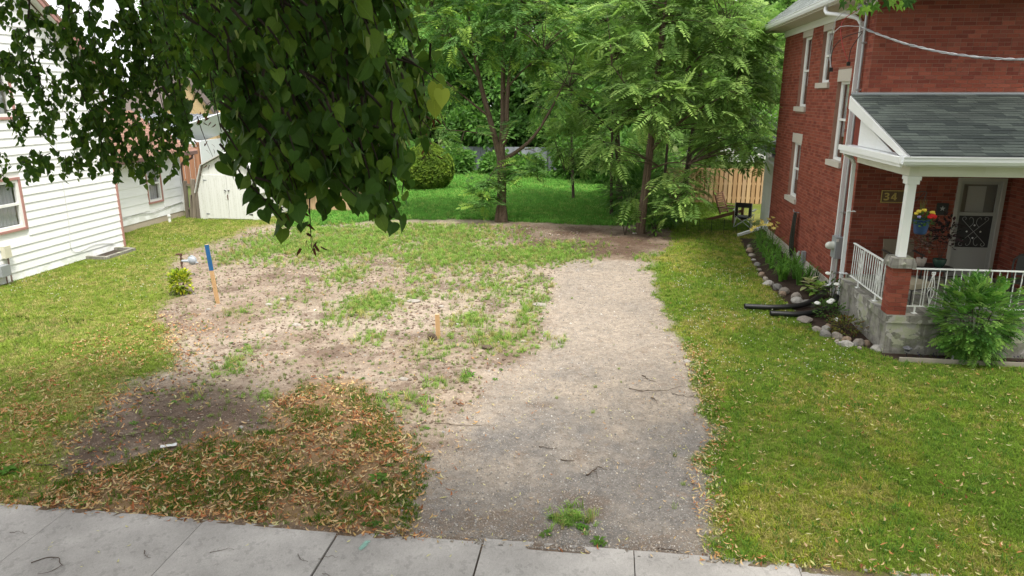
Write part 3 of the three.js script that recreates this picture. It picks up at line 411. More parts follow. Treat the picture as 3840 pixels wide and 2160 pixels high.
// ------------------------------------------------------------------ white clapboard house on the left
const sidingMat = [0.97, 1, 0.985, 0.95].map((k) => mat([0.84 * k, 0.85 * k, 0.86 * k], 0.55, { map: tint(N1, 2, 1, [0.93, 0.93, 0.92], [1, 1, 1], [2.5, 1.2]) }));
const grimySiding = mat([0.8, 0.81, 0.82], 0.6, { map: tex(512, 128, (i, j, o) => { const n = N2[((j * 2) & NM) * NS + i], f = N3[((j * 4) & NM) * NS + ((i * 2) & NM)], g = clamp((n - 0.4) * 2.2, 0, 0.6) * (0.5 + f); o[0] = 1 - 0.3 * g; o[1] = 1 - 0.29 * g; o[2] = 1 - 0.36 * g; }, { metres: [2.4, 0.6] }) });
const pinkTrim = mat([0.4, 0.21, 0.185], 0.6, { map: tint(N1, 1, 1, [0.8, 0.8, 0.8], [1.1, 1.1, 1.1], [0.8, 0.8]) }), brownMetal = mat([0.11, 0.06, 0.05], 0.5), redRoof = mat([1, 1, 1], 0.95, { map: shingleTex([0.2, 0.115, 0.09], [0.27, 0.165, 0.13]) });
function doubleHung(parent, pos, w, h, trim, side = 1) { // faces +x
  const W = new THREE.Group(); W.name = 'window'; W.position.set(...pos); W.rotation.y = (side * Math.PI) / 2; parent.add(W); const f = 0.07;
  part('casing', [bx(-w / 2 - 0.06, -w / 2, -0.06, h + 0.06, -0.02, 0.05), bx(w / 2, w / 2 + 0.06, -0.06, h + 0.06, -0.02, 0.05), bx(-w / 2, w / 2, h, h + 0.06, -0.02, 0.048), bx(-w / 2, w / 2, -0.06, 0, -0.02, 0.06)], trim, W);
  part('frame', [bx(-w / 2, -w / 2 + f, 0, h, -0.06, 0.025), bx(w / 2 - f, w / 2, 0, h, -0.06, 0.025), bx(-w / 2 + f, w / 2 - f, 0, f, -0.06, 0.022), bx(-w / 2 + f, w / 2 - f, h - f, h, -0.06, 0.022), bx(-w / 2 + f, w / 2 - f, h / 2 - 0.03, h / 2 + 0.03, -0.05, 0.012)], white, W);
  part('pane', [bx(-w / 2 + f, w / 2 - f, f, h / 2 - 0.03, -0.03, -0.026)], glass, W); part('pane', [bx(-w / 2 + f, w / 2 - f, h / 2 + 0.03, h - f, -0.02, -0.016)], glass, W);
  const cg = new THREE.PlaneGeometry(w - 2 * f, h - 0.02, 40, 1), p = cg.attributes.position; for (let k = 0; k < p.count; k++) p.setZ(k, 0.02 * Math.sin(p.getX(k) * 55)); cg.computeVertexNormals(); part('curtain', cg.translate(0, h / 2, -0.12), curtainMat, W);
  part('room', [bx(-w / 2, w / 2, 0, h, -0.5, -0.48), bx(-w / 2, w / 2, -0.02, 0, -0.48, -0.06), bx(-w / 2, w / 2, h, h + 0.02, -0.48, -0.06), bx(-w / 2 - 0.02, -w / 2, 0, h, -0.48, -0.06), bx(w / 2, w / 2 + 0.02, 0, h, -0.48, -0.06)], darkRoom, W);
}
function clapboards(parent, x, y0, top, z0, z1, step, holes) { // boards on a wall that faces +x; top(z) is the wall's upper edge
  for (let y = y0, i = 0; ; y += step, i++) {
    let a = z0, b = z1; const yt = y + step; let lim = top((z0 + z1) / 2); if (y > lim - 0.02) break;
    while (a < b && top(a) < Math.min(yt, lim)) a += 0.02; while (b > a && top(b) < Math.min(yt, lim)) b -= 0.02; if (b - a < 0.1) break;
    let spans = [[a, b]]; for (const h of holes) if (h[3] > y + 0.01 && h[2] < yt - 0.01) spans = spans.flatMap(([s, e]) => (e <= h[0] || s >= h[1] ? [[s, e]] : [[s, h[0]], [h[1], e]]));
    for (const [s, e] of spans) if (e - s > 0.04) { // lapped: the lower edge stands proud of the board below
      const g = extrude([[0, 0], [0.026, 0], [0.008, step - 0.0], [0, step]], e - s).translate(x, y, s); part('siding_board', g, i === 0 ? grimySiding : sidingMat[(i * 3) % 4], parent);
    }
  }
}
const whiteHouse = thing('white_house', 'white clapboard house with dull pink trim and a low rear wing', 'house', [-14, 0, -18.93]);
{
  const H = whiteHouse, L = 7.5, rise = 0.82, eaveY = 4.72, mid = L / 2, top = (z) => eaveY + rise * (mid - Math.abs(z - mid)) + 0.02; // local: z from the rear corner towards the street
  const w1 = [3.2, 4.0, 3.82, 5.1], w2 = [3.43, 4.35, 1.22, 2.36];
  part('wall_core', extrude([[0, -0.05], [L, -0.05], [L, eaveY], [mid, eaveY + rise * mid], [0, eaveY]].map(([a, b]) => [-a, b]), 0.03).rotateY(Math.PI / 2).translate(-0.65, 0, 0), white, H);
  part('sheathing', (() => { const s = new THREE.Shape([[0, 0.05], [L, 0.05], [L, eaveY], [mid, eaveY + rise * mid], [0, eaveY]].map(([a, b]) => new THREE.Vector2(-a, b))); for (const [a, b, c, d] of [w1, w2]) s.holes.push(new THREE.Path([[-a, c], [-b, c], [-b, d], [-a, d]].map(([u, v]) => new THREE.Vector2(u, v)))); return new THREE.ExtrudeGeometry(s, { depth: 0.1, bevelEnabled: false }).rotateY(Math.PI / 2).translate(-0.1, 0, 0); })(), white, H);
  part('rear_wall', [bx(-7, -0.1, 0.05, eaveY, 0, 0.1), bx(-7, -0.1, 0.05, eaveY, L - 0.1, L)], white, H);
  clapboards(H, 0.001, 0.02, top, 0.0, L, 0.195, [w1, w2].map(([a, b, c, d]) => [a - 0.06, b + 0.06, c - 0.06, d + 0.06]));
  part('corner_board', [bx(-0.06, 0.045, 0.0, eaveY + 0.02, -0.04, 0.03)], pinkTrim, H);
  doubleHung(H, [-0.02, w1[2], (w1[0] + w1[1]) / 2], w1[1] - w1[0], w1[3] - w1[2], pinkTrim); doubleHung(H, [-0.02, w2[2], (w2[0] + w2[1]) / 2], w2[1] - w2[0], w2[3] - w2[2], pinkTrim);
  part('foundation', [bx(-7, -0.03, -0.2, 0.05, 0.02, L)], mat([0.2, 0.19, 0.17], 0.95), H);
  for (const s of [0, 1]) { // two roof slopes with a deep rake
    const a = s ? L + 0.35 : -0.35, ya = eaveY - 0.287 + 0.06, pts = [[a, ya], [mid, eaveY + rise * mid + 0.06], [mid, eaveY + rise * mid + 0.16], [a, ya + 0.1]].map(([u, v]) => [-u, v]);
    part('roof', extrude(pts, 7.35).rotateY(Math.PI / 2).translate(-7, 0, 0), redRoof, H);
    part('rake_trim', extrude([[a, ya - 0.12], [mid, eaveY + rise * mid - 0.06], [mid, eaveY + rise * mid + 0.055], [a, ya - 0.005]].map(([u, v]) => [-u, v]), 0.04).rotateY(Math.PI / 2).translate(0.3, 0, 0), pinkTrim, H);
    part('rake_soffit', extrude([[a, ya - 0.03], [mid, eaveY + rise * mid + 0.03], [mid, eaveY + rise * mid + 0.052], [a, ya - 0.006]].map(([u, v]) => [-u, v]), 0.27).rotateY(Math.PI / 2).translate(0.028, 0, 0), white, H);
  }
  part('cable', [tube([V(0.04, 3.2, 2.05), V(0.04, 1.2, 2.05), V(0.035, 0.36, 2.1), V(0.035, 0.27, 1.9), V(0.035, 0.34, 1.2), V(0.035, 0.2, 0.4)], 0.006, 5, 40)], mat([0.55, 0.55, 0.55], 0.6), H);
  const mb = part('meter_box', [bx(0.03, 0.14, 0.62, 0.9, 4.12, 4.3)], mat([0.55, 0.53, 0.42], 0.6), H); part('conduit', [rod(V(0.07, -0.02, 4.18), V(0.07, 0.62, 4.18), 0.018), rod(V(0.07, -0.05, 4.32), V(0.07, 0.5, 4.32), 0.016)], mat([0.2, 0.14, 0.12], 0.7), H); part('gas_meter', [bx(0.06, 0.26, 0.25, 0.5, 4.36, 4.62)], steelGrey, H);
  // the one storey rear wing
  const zw = -5.5, xw = -1.45, wz = [-4.28, -3.55], wy = [0.78, 2.0];
  part('wing_wall', [bx(xw - 0.1, xw, 0.05, 2.3, wz[1], 0), bx(xw - 0.1, xw, 0.05, 2.3, zw, wz[0]), bx(xw - 0.1, xw, 0.05, wy[0], wz[0], wz[1]), bx(xw - 0.1, xw, wy[1], 2.3, wz[0], wz[1]), bx(-5.4, xw - 0.1, 0.05, 2.3, zw, zw + 0.1)], white, H);
  clapboards(H, xw + 0.001, 0.22, () => 2.32, zw, 0, 0.29, [[wz[0] - 0.06, wz[1] + 0.06, wy[0] - 0.06, wy[1] + 0.06]]);
  doubleHung(H, [xw - 0.02, wy[0], (wz[0] + wz[1]) / 2], wz[1] - wz[0], wy[1] - wy[0], pinkTrim);
  part('wing_foundation', [bx(-5.4, xw + 0.012, -0.1, 0.215, zw, -0.02)], mat([0.42, 0.36, 0.29], 0.95, { bumpMap: bumpRough, bumpScale: 0.005 }), H);
  part('wing_corner_board', [bx(xw - 0.02, xw + 0.05, 0.2, 2.3, zw - 0.03, zw + 0.04)], white, H);
  const roof = part('wing_roof', extrude([[0.42, 2.28], [-2, 3.7], [-4.4, 2.28], [-4.4, 2.35], [-2, 3.78], [0.42, 2.35]], 5.95).translate(xw, 0, zw - 0.45), redRoof, H);
  const up = V(-2.42, 1.43, 0).normalize(), nrm = V(up.y, -up.x, 0), M = new THREE.Matrix4().makeBasis(V(0, 0, 1), nrm.clone().negate().multiplyScalar(-1), up.clone().multiplyScalar(1)), list = [], tab = uvBox(new THREE.BoxGeometry(0.32, 0.01, 0.2));
  for (let r = 0; r < 19; r++) for (let z = zw - 0.45 + rr(0, 0.3); z < 0.3; z += 0.325) { const k = rr(0.7, 1.2); list.push({ p: V(xw + 0.43, 2.355, z).addScaledVector(up, 0.07 + r * 0.145).addScaledVector(nrm, 0.01), q: new THREE.Quaternion().setFromRotationMatrix(M.clone().multiply(new THREE.Matrix4().makeRotationX(0.05))), s: 1, c: RGB(k, k * 0.97, k * 0.95) }); }
  copies('shingles', tab, redRoof, list, roof, 'stuff');
  part('wing_gutter', [bx(xw + 0.42, xw + 0.53, 2.24, 2.36, zw - 0.45, 0.3), bx(xw + 0.03, xw + 0.42, 2.21, 2.235, zw - 0.4, 0)], brownMetal, H);
  part('downspout', [tube([V(xw + 0.47, 2.24, zw - 0.2), V(xw + 0.45, 2.12, zw - 0.18), V(xw + 0.12, 1.95, zw - 0.08), V(xw + 0.06, 1.8, zw - 0.06), V(xw + 0.06, 0.9, zw - 0.06)], 0.04, 8)], brownMetal, H);
  part('cable', [tube([V(xw + 0.035, 0.55, -5.4), V(xw + 0.035, 0.5, -4.6), V(xw + 0.035, 0.42, -3.6), V(xw + 0.035, 0.5, -2.8), V(xw + 0.035, 0.42, -1.6)], 0.008, 5, 30)], mat([0.3, 0.3, 0.3], 0.7), H);
}
{ // concrete window well
  const g = [], pts = [[0, 0], [0.75, 0.05], [0.85, 1.35], [0, 1.45]]; const w = thing('window_well', 'low concrete window well against the white clapboard wall', 'window well', [-13.97, 0, -18.55]);
  part('curb', [bx(0, 0.5, -0.3, 0.09, 0, 0.1), bx(0.5, 0.6, -0.3, 0.08, 0, 1.25), bx(0, 0.5, -0.3, 0.09, 1.15, 1.25)], concrete, w); part('pit_floor', [bx(0, 0.5, -0.32, 0.012, 0.1, 1.15)], mat([0.05, 0.04, 0.032], 1), w);
}
{ // cleanout pipe
  const p = thing('cleanout_pipe', 'short white capped pipe at the foot of the rear wing', 'pipe', [-15.2, -0.02, -23.1]); part('pipe', lathe([[0.05, 0], [0.05, 0.2], [0.055, 0.2]], 14), white, p); part('cap', lathe([[0.001, 0.3], [0.03, 0.3], [0.065, 0.26], [0.065, 0.2], [0.05, 0.2]], 14), mat([0.5, 0.5, 0.47], 0.6), p);
}
{ // metal barn-roofed garden shed
  const S = thing('garden_shed', 'small weathered white barn-roofed shed with double doors', 'shed', [-13.36, 0, -23.9]);
  const sm = mat([0.7, 0.71, 0.68], 0.6, { map: tex(512, 512, (i, j, o) => { const v = 512 - j, st = N2[((j >> 2) & NM) * NS + ((i * 5) & NM)], n = N3[j * NS + i]; let k = 1 - 0.12 * st; const grime = clamp((n - 0.45) * 2, 0, 1) * clamp((st - 0.35) * 2, 0, 1); o[0] = k - 0.32 * grime; o[1] = k - 0.32 * grime; o[2] = k - 0.42 * grime; }, { metres: [1.5, 1.5] }) });
  const prof = [[-1.16, 0], [-1.16, 1.0], [-0.86, 1.9], [0, 2.32], [0.86, 1.9], [1.16, 1.0], [1.16, 0]];
  part('walls', extrude(prof, 2.2).translate(0, 0, -2.2), sm, S); const wood = mat([0.2, 0.17, 0.14], 0.9, { map: tint(N2, 4, 1, [0.6, 0.6, 0.6], [1.2, 1.2, 1.2], [0.4, 1]) });
  part('roof', [bar(V(-1.2, 0.95, -1.05), V(-0.88, 1.93, -1.05), 0.03, 2.35), bar(V(-0.9, 1.92, -1.05), V(0.01, 2.37, -1.05), 0.03, 2.35), bar(V(-0.01, 2.37, -1.05), V(0.9, 1.92, -1.05), 0.03, 2.35), bar(V(0.88, 1.93, -1.05), V(1.2, 0.95, -1.05), 0.03, 2.35)], mat([0.5, 0.5, 0.48], 0.6), S);
  part('corner_trim', [bar(V(-1.19, -0.02, 0.02), V(-1.19, 1.0, 0.02), 0.1, 0.06), bar(V(-1.2, 0.97, 0.025), V(-0.88, 1.93, 0.025), 0.1, 0.06)], wood, S);
  for (const s of [-1, 1]) { const d = part('door', [bx(s > 0 ? 0.006 : -0.86, s > 0 ? 0.86 : -0.006, 0.04, 1.55, 0.002, 0.028)], sm, S); for (const y of [0.2, 1.4]) part('hinge', extrude([[0, -0.03], [0.14, -0.008], [0.14, 0.008], [0, 0.03]], 0.006).scale(-s, 1, 1).translate(s * 0.88, y, 0.029), steelGrey, d); part('handle', [tube([V(s * 0.05, 1.02, 0.03), V(s * 0.05, 1.05, 0.07), V(s * 0.1, 1.06, 0.05)], 0.014, 6)], blackPlastic, d); }
  part('hasp', [bx(-0.015, 0.02, 0.72, 0.9, 0.03, 0.045)], brownMetal, S); part('header', [bx(-0.9, 0.9, 1.555, 1.59, 0.002, 0.02)], sm, S);
}
{ // remains of a weathered fence beside the shed
  const wm = [0.8, 1, 1.2].map((k) => mat([0.2 * k, 0.17 * k, 0.14 * k], 0.95, { map: tint(N2, 4, 1, [0.55, 0.55, 0.55], [1.25, 1.25, 1.2], [0.3, 1.2]) }));
  const F = thing('weathered_fence', 'short run of grey weathered fence boards beside the barn-roofed shed', 'fence', [-15.05, 0, -24.0]);
  [[0, 1.35, 0.11, 0.02], [0.17, 0.86, 0.1, -0.03], [0.3, 1.42, 0.15, 0.015], [0.44, 1.1, 0.07, -0.06]].forEach(([x, h, w, lean], i) => { const o = part(i % 2 ? 'board' : 'post', [bx(-w / 2, w / 2, -0.1, h, i % 2 ? 0.03 : -0.05, 0.06)], wm[i % 3], F); o.position.x = x; o.rotation.z = lean - 0.05; });
  part('rail', [bx(0, 0.55, 1.18, 1.25, -0.01, 0.03)], wm[1], F); part('rail', [bx(0, 0.55, 0.32, 0.39, -0.01, 0.03)], wm[0], F);
}
{ // tan shed with a reddish roof, mostly behind the leaves
  const S = thing('tan_shed', 'tan plywood shed with reddish shingles behind the hanging leaves', 'shed', [-11, 0, -26.2]), tan = mat([0.5, 0.33, 0.19], 0.8, { map: tint(N2, 3, 1, [0.8, 0.8, 0.8], [1.1, 1.1, 1.1], [0.5, 1.4]) });
  for (let i = 0; i < 10; i++) { const x = -1.3 + i * 0.3; part('wall_board', [bx(x, x + 0.292, 0, 0.9 + 0, -0.02, 0.004 + (i % 3) * 0.004)], tan, S); }
  part('walls', extrude([[-1.3, 0], [1.7, 0], [1.7, 0.9], [0.9, 1.6], [0.1, 0.95], [-1.3, 0.9]], 2).translate(0, 0, -2.03), tan, S);
  part('roof', [bar(V(-1.5, 0.86, -0.9), V(0.1, 1.15, -0.9), 0.04, 2.5), bar(V(0.0, 0.98, -1), V(0.92, 1.72, -1), 0.04, 2.2), bar(V(0.88, 1.72, -1), V(1.85, 0.85, -1), 0.04, 2.2)], redRoof, S); part('trim', [bx(-1.3, 1.7, 0.85, 0.93, 0.018, 0.035)], mat([0.55, 0.4, 0.27], 0.8), S);
}
{ // reddish board fence, garage and brick house further back on the left
  const wood = [0.85, 1, 1.12].map((k) => mat([0.3 * k, 0.15 * k, 0.09 * k], 0.85, { map: tint(N2, 4, 1, [0.7, 0.7, 0.7], [1.15, 1.15, 1.15], [0.3, 1.5]) })), F = thing('red_fence', 'reddish stained board fence behind the white rear wing', 'fence', [-22.1, 0, -33]);
  for (let i = 0; i < 17; i++) part('board', [bx(0, 0.135, 0, 1.92 + 0.03 * (i % 2), i % 2 ? 0 : 0.03, i % 2 ? 0.02 : 0.05)], wood[(i * 5) % 3], F).position.x = i * 0.14; part('rail', [bx(0, 2.38, 1.96, 2.02, -0.03, 0.08)], wood[1], F); part('post', [bx(0.5, 0.6, 0, 2.12, -0.1, -0.002), bx(2.28, 2.38, 0, 2.12, -0.1, -0.002)], wood[0], F);
  const G = thing('garage', 'white metal garage with a grey ribbed metal roof', 'garage', [-24, 0, -36]), gw = mat([0.62, 0.64, 0.66], 0.5), gr = mat([0.16, 0.175, 0.2], 0.45, { metalness: 0.2 });
  part('walls', extrude([[-3.4, 0], [2.65, 0], [2.65, 1.95], [1.9, 2.2], [0.2, 3.2], [-3.4, 2.2]], 0.1), gw, G); for (let i = 0; i < 26; i++) part('wall_rib', [bx(-3 + i * 0.22, -2.96 + i * 0.22, 0, 2.0, 0.1, 0.13)], gw, G);
  part('side_walls', [bx(2.5, 2.65, 0, 2, -7, 0)], gw, G); part('roof', [bx(-3.6, 1.4, 3.2, 3.28, -3.6, -3.4), bar(V(-1, 2.12, 0.3), V(-1, 3.25, -3.5), 5.2, 0.05)], gr, G); for (let i = 0; i < 14; i++) part('roof_rib', [bar(V(-3.4 + i * 0.36, 2.16, 0.3), V(-3.4 + i * 0.36, 3.29, -3.5), 0.05, 0.05)], gr, G);
  part('eave_trim', [bx(-3.6, 1.62, 2.03, 2.12, 0.26, 0.34)], gr, G); part('lean_to_roof', [bar(V(1.6, 2.15, 0.3), V(3.2, 3.0, -2.4), 0.05, 1.4)], gw, G);
  const B = thing('yellow_brick_house', 'yellow brick house with a brown shingle roof beyond the metal garage', 'house', [-30, 0, -46]), yb = mat([1, 1, 1], 0.9, { map: tex(256, 256, (i, j, o) => { const k = 0.7 + 0.5 * N3[((j >> 2) * 8 & NM) * NS + ((i >> 3) * 9 & NM)]; o[0] = 0.42 * k; o[1] = 0.31 * k; o[2] = 0.17 * k; }, { metres: [2.5, 2.5] }) }), dr = mat([1, 1, 1], 0.95, { map: shingleTex([0.085, 0.07, 0.065], [0.14, 0.115, 0.105]) });
  part('walls', extrude([[0.35, 0], [4, 0], [4, 3.2], [2.2, 5.4], [0.35, 3.2]], 0.2), yb, B); part('body', [bx(-5, 4, 0, 3.2, -6, -0.01)], yb, B); part('roof', [bar(V(-1.6, 3.15, 0.2), V(-1.6, 5.6, -3), 4.2, 0.12), bar(V(0.2, 3.1, 0.1), V(2.2, 5.55, 0.1), 0.12, 0.6), bar(V(4.2, 3.1, 0.1), V(2.2, 5.55, 0.1), 0.12, 0.6)], dr, B); part('gutter', [bx(-3.8, 0.45, 3.06, 3.16, 0.2, 0.3)], mat([0.1, 0.1, 0.1], 0.6), B);
  const w = part('window', [bx(1.25, 1.65, 3.35, 4.1, 0.2, 0.24)], mat([0.05, 0.055, 0.06], 0.15), B); part('sill', [bx(1.2, 1.7, 3.26, 3.34, 0.2, 0.28)], mat([0.2, 0.2, 0.2], 0.8), w);
}
{ // ribbed metal fence at the end of the yard
  const F = thing('metal_fence', 'pale ribbed metal panel fence under the trees at the end of the yard', 'fence', [-13, 0, -42]), m = [0.9, 1, 1.08].map((k) => mat([0.22 * k, 0.235 * k, 0.265 * k], 0.7));  // pale panels toned down: the shadow under the trees is put into their colour
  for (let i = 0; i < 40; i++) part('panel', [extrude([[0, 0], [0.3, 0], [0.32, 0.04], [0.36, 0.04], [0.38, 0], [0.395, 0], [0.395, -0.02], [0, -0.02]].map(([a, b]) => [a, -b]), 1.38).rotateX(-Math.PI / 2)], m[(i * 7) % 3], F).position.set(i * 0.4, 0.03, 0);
  part('post', [3.1, 6.3, 9.5, 12.5].map((x) => bx(x, x + 0.08, 0, 1.45, 0.05, 0.12)), mat([0.05, 0.05, 0.05], 0.8), F);
}
{ // cedar board-on-board fence behind the brick house
  const tones = [[0.5, 0.31, 0.16], [0.43, 0.26, 0.13], [0.56, 0.37, 0.2], [0.47, 0.31, 0.18]].map((c) => mat(c, 0.8, { map: tint(N2, 4, 1, [0.75, 0.75, 0.75], [1.15, 1.15, 1.15], [0.25, 1.6]) })), F = thing('cedar_fence', 'new tan board-on-board fence behind the lawn chairs', 'fence', [2.4, 0, -30.3]);
  const front = uvBox(bx(-0.07, 0.07, 0, 1.42, 0.025, 0.045)), back = uvBox(bx(-0.07, 0.07, 0, 1.42, -0.045, -0.025));
  for (let i = 0; i < 28; i++) { piece('board', front, tones[(i * 7) % 4], F, [i * 0.185, 0.02, 0]); piece('board', back, tones[(i * 5 + 1) % 4], F, [i * 0.185 + 0.092, 0.02, 0]); }
  for (const y of [0.2, 0.78, 1.32]) part('rail', [bx(-0.1, 5.2, y, y + 0.085, -0.024, 0.024)], tones[2], F); part('post', [1.15, 3.4].map((x) => bx(x, x + 0.09, 0, 1.5, -0.14, -0.05)), tones[1], F);
}
{ // far house with a black roof beyond the fence, right
  const B = thing('far_house', 'far house with a black shingle roof beyond the cedar fence', 'house', [11, 0, -50]), w = mat([0.55, 0.54, 0.52], 0.8);
  part('walls', [bx(-5, 6, 0, 4.6, -8, 0)], w, B); part('roof', [bar(V(0.4, 4.5, 0.5), V(0.4, 5.95, -2.4), 11.6, 0.12), bx(-5.5, 6.3, 5.9, 6.02, -6, -2.3)], mat([1, 1, 1], 0.95, { map: shingleTex([0.035, 0.037, 0.042], [0.06, 0.062, 0.07]) }), B);
  part('window', [bx(-3.6, -2.4, 1.2, 2.6, 0.004, 0.05)], mat([0.06, 0.065, 0.07], 0.15), B); part('window', [bx(-1.2, 0, 1.2, 2.6, 0.004, 0.05)], mat([0.06, 0.065, 0.07], 0.15), B);
}

// ------------------------------------------------------------------ leaves and trees
rnd = RNG(101);
const barkMap = (a, b) => tex(256, 256, (i, j, o) => { const n = N2[((j >> 1) & NM) * NS + ((i * 4) & NM)], f = N3[j * NS + i], k = 0.45 + 0.9 * n * (0.6 + 0.5 * f); for (let c = 0; c < 3; c++) o[c] = (a[c] + (b[c] - a[c]) * f) * k; }, { metres: [0.6, 0.8] });
const barkBump = grey(N2, 4, 1, 0, 1, [0.4, 0.8]);
const barkGrey = mat([1, 1, 1], 0.95, { map: barkMap([0.115, 0.08, 0.058], [0.19, 0.14, 0.1]), bumpMap: barkBump, bumpScale: 0.02 }), barkDark = mat([1, 1, 1], 0.95, { map: barkMap([0.075, 0.055, 0.042], [0.12, 0.09, 0.07]), bumpMap: barkBump, bumpScale: 0.015 });
const meshOf = (pos, uv) => { const g = new THREE.BufferGeometry(); g.setAttribute('position', new THREE.Float32BufferAttribute(pos, 3)); g.setAttribute('uv', new THREE.Float32BufferAttribute(uv ?? new Array((pos.length / 3) * 2).fill(0), 2)); g.computeVertexNormals(); return g; };
function frondGeo(n, droop, width = 0.075, len = 0.27) { // a compound leaf along +z, one unit long, leaflets in pairs
  const pos = [], R = (t) => V(0, -droop * t * t, t * (1 - 0.12 * t * t)), leaf = (b, dir, l, w, dr) => { const s = V().crossVectors(dir, V(0, 1, 0)).normalize().multiplyScalar(w / 2), m = b.clone().addScaledVector(dir, l * 0.45).add(V(0, -dr * 0.3 + 0.012, 0)), tip = b.clone().addScaledVector(dir, l).add(V(0, -dr, 0)), a = m.clone().add(s).add(V(0, -0.018, 0)), c = m.clone().sub(s).add(V(0, -0.018, 0)); for (const q of [b, a, m, m, a, tip, b, m, c, m, tip, c]) pos.push(q.x, q.y, q.z); };
  for (let i = 0; i < n; i++) { const t = 0.2 + (0.76 * i) / n, b = R(t), l = len * (0.65 + 0.5 * Math.sin(Math.PI * (0.15 + 0.75 * (i / n)))); for (const s of [-1, 1]) leaf(b, V(s * 0.9, rr(-0.15, 0.12), 0.45).normalize(), l * rr(0.85, 1.1), width, rr(0.03, 0.09)); }
  leaf(R(0.97), V(0, -0.3, 1).normalize(), len * 0.9, width, 0.04);
  const r0 = R(0), r1 = R(0.97); for (const q of [r0, r1, r1.clone().add(V(0.012, 0, 0)), r0, r1.clone().add(V(0.012, 0, 0)), r0.clone().add(V(0.018, 0, 0))]) pos.push(q.x, q.y, q.z);
  return meshOf(pos);
}
const FRONDS = [frondGeo(7, 0.35, 0.105, 0.29), frondGeo(8, 0.6, 0.1, 0.28), frondGeo(6, 0.22, 0.115, 0.3)];
const sprayGeo = (() => { const pos = []; for (let i = 0; i < 12; i++) { const a = rr(0, 6.28), e = rr(-0.7, 0.9), d = V(Math.cos(a) * Math.cos(e), Math.sin(e), Math.sin(a) * Math.cos(e)), b = d.clone().multiplyScalar(rr(0.1, 0.6)), s = V().crossVectors(d, V(rr(-1, 1), 1, rr(-1, 1))).normalize().multiplyScalar(0.13), m = b.clone().addScaledVector(d, 0.2), t = b.clone().addScaledVector(d, 0.44).add(V(0, -0.1, 0)); for (const q of [b, m.clone().add(s), t, b, t, m.clone().sub(s)]) pos.push(q.x, q.y, q.z); } return meshOf(pos); })();
const facing = (dir, roll = 0) => { const z = dir.clone().normalize(), x = V().crossVectors(V(0, 1, 0), z); if (x.lengthSq() < 1e-4) x.set(1, 0, 0); x.normalize(); const y = V().crossVectors(z, x); return new THREE.Quaternion().setFromRotationMatrix(new THREE.Matrix4().makeBasis(x, y, z)).multiply(new THREE.Quaternion().setFromAxisAngle(V(0, 0, 1), roll)); };
const frondMat = leafMat([1, 1, 1], { transmission: 0.48, clearcoat: 0.35, clearcoatRoughness: 0.5 });
const greens = (list, v = 0.25) => { const c = list[(rnd() * list.length) | 0], k = rr(1 - v, 1 + v); return RGB(c[0] * k, c[1] * k, c[2] * k); };
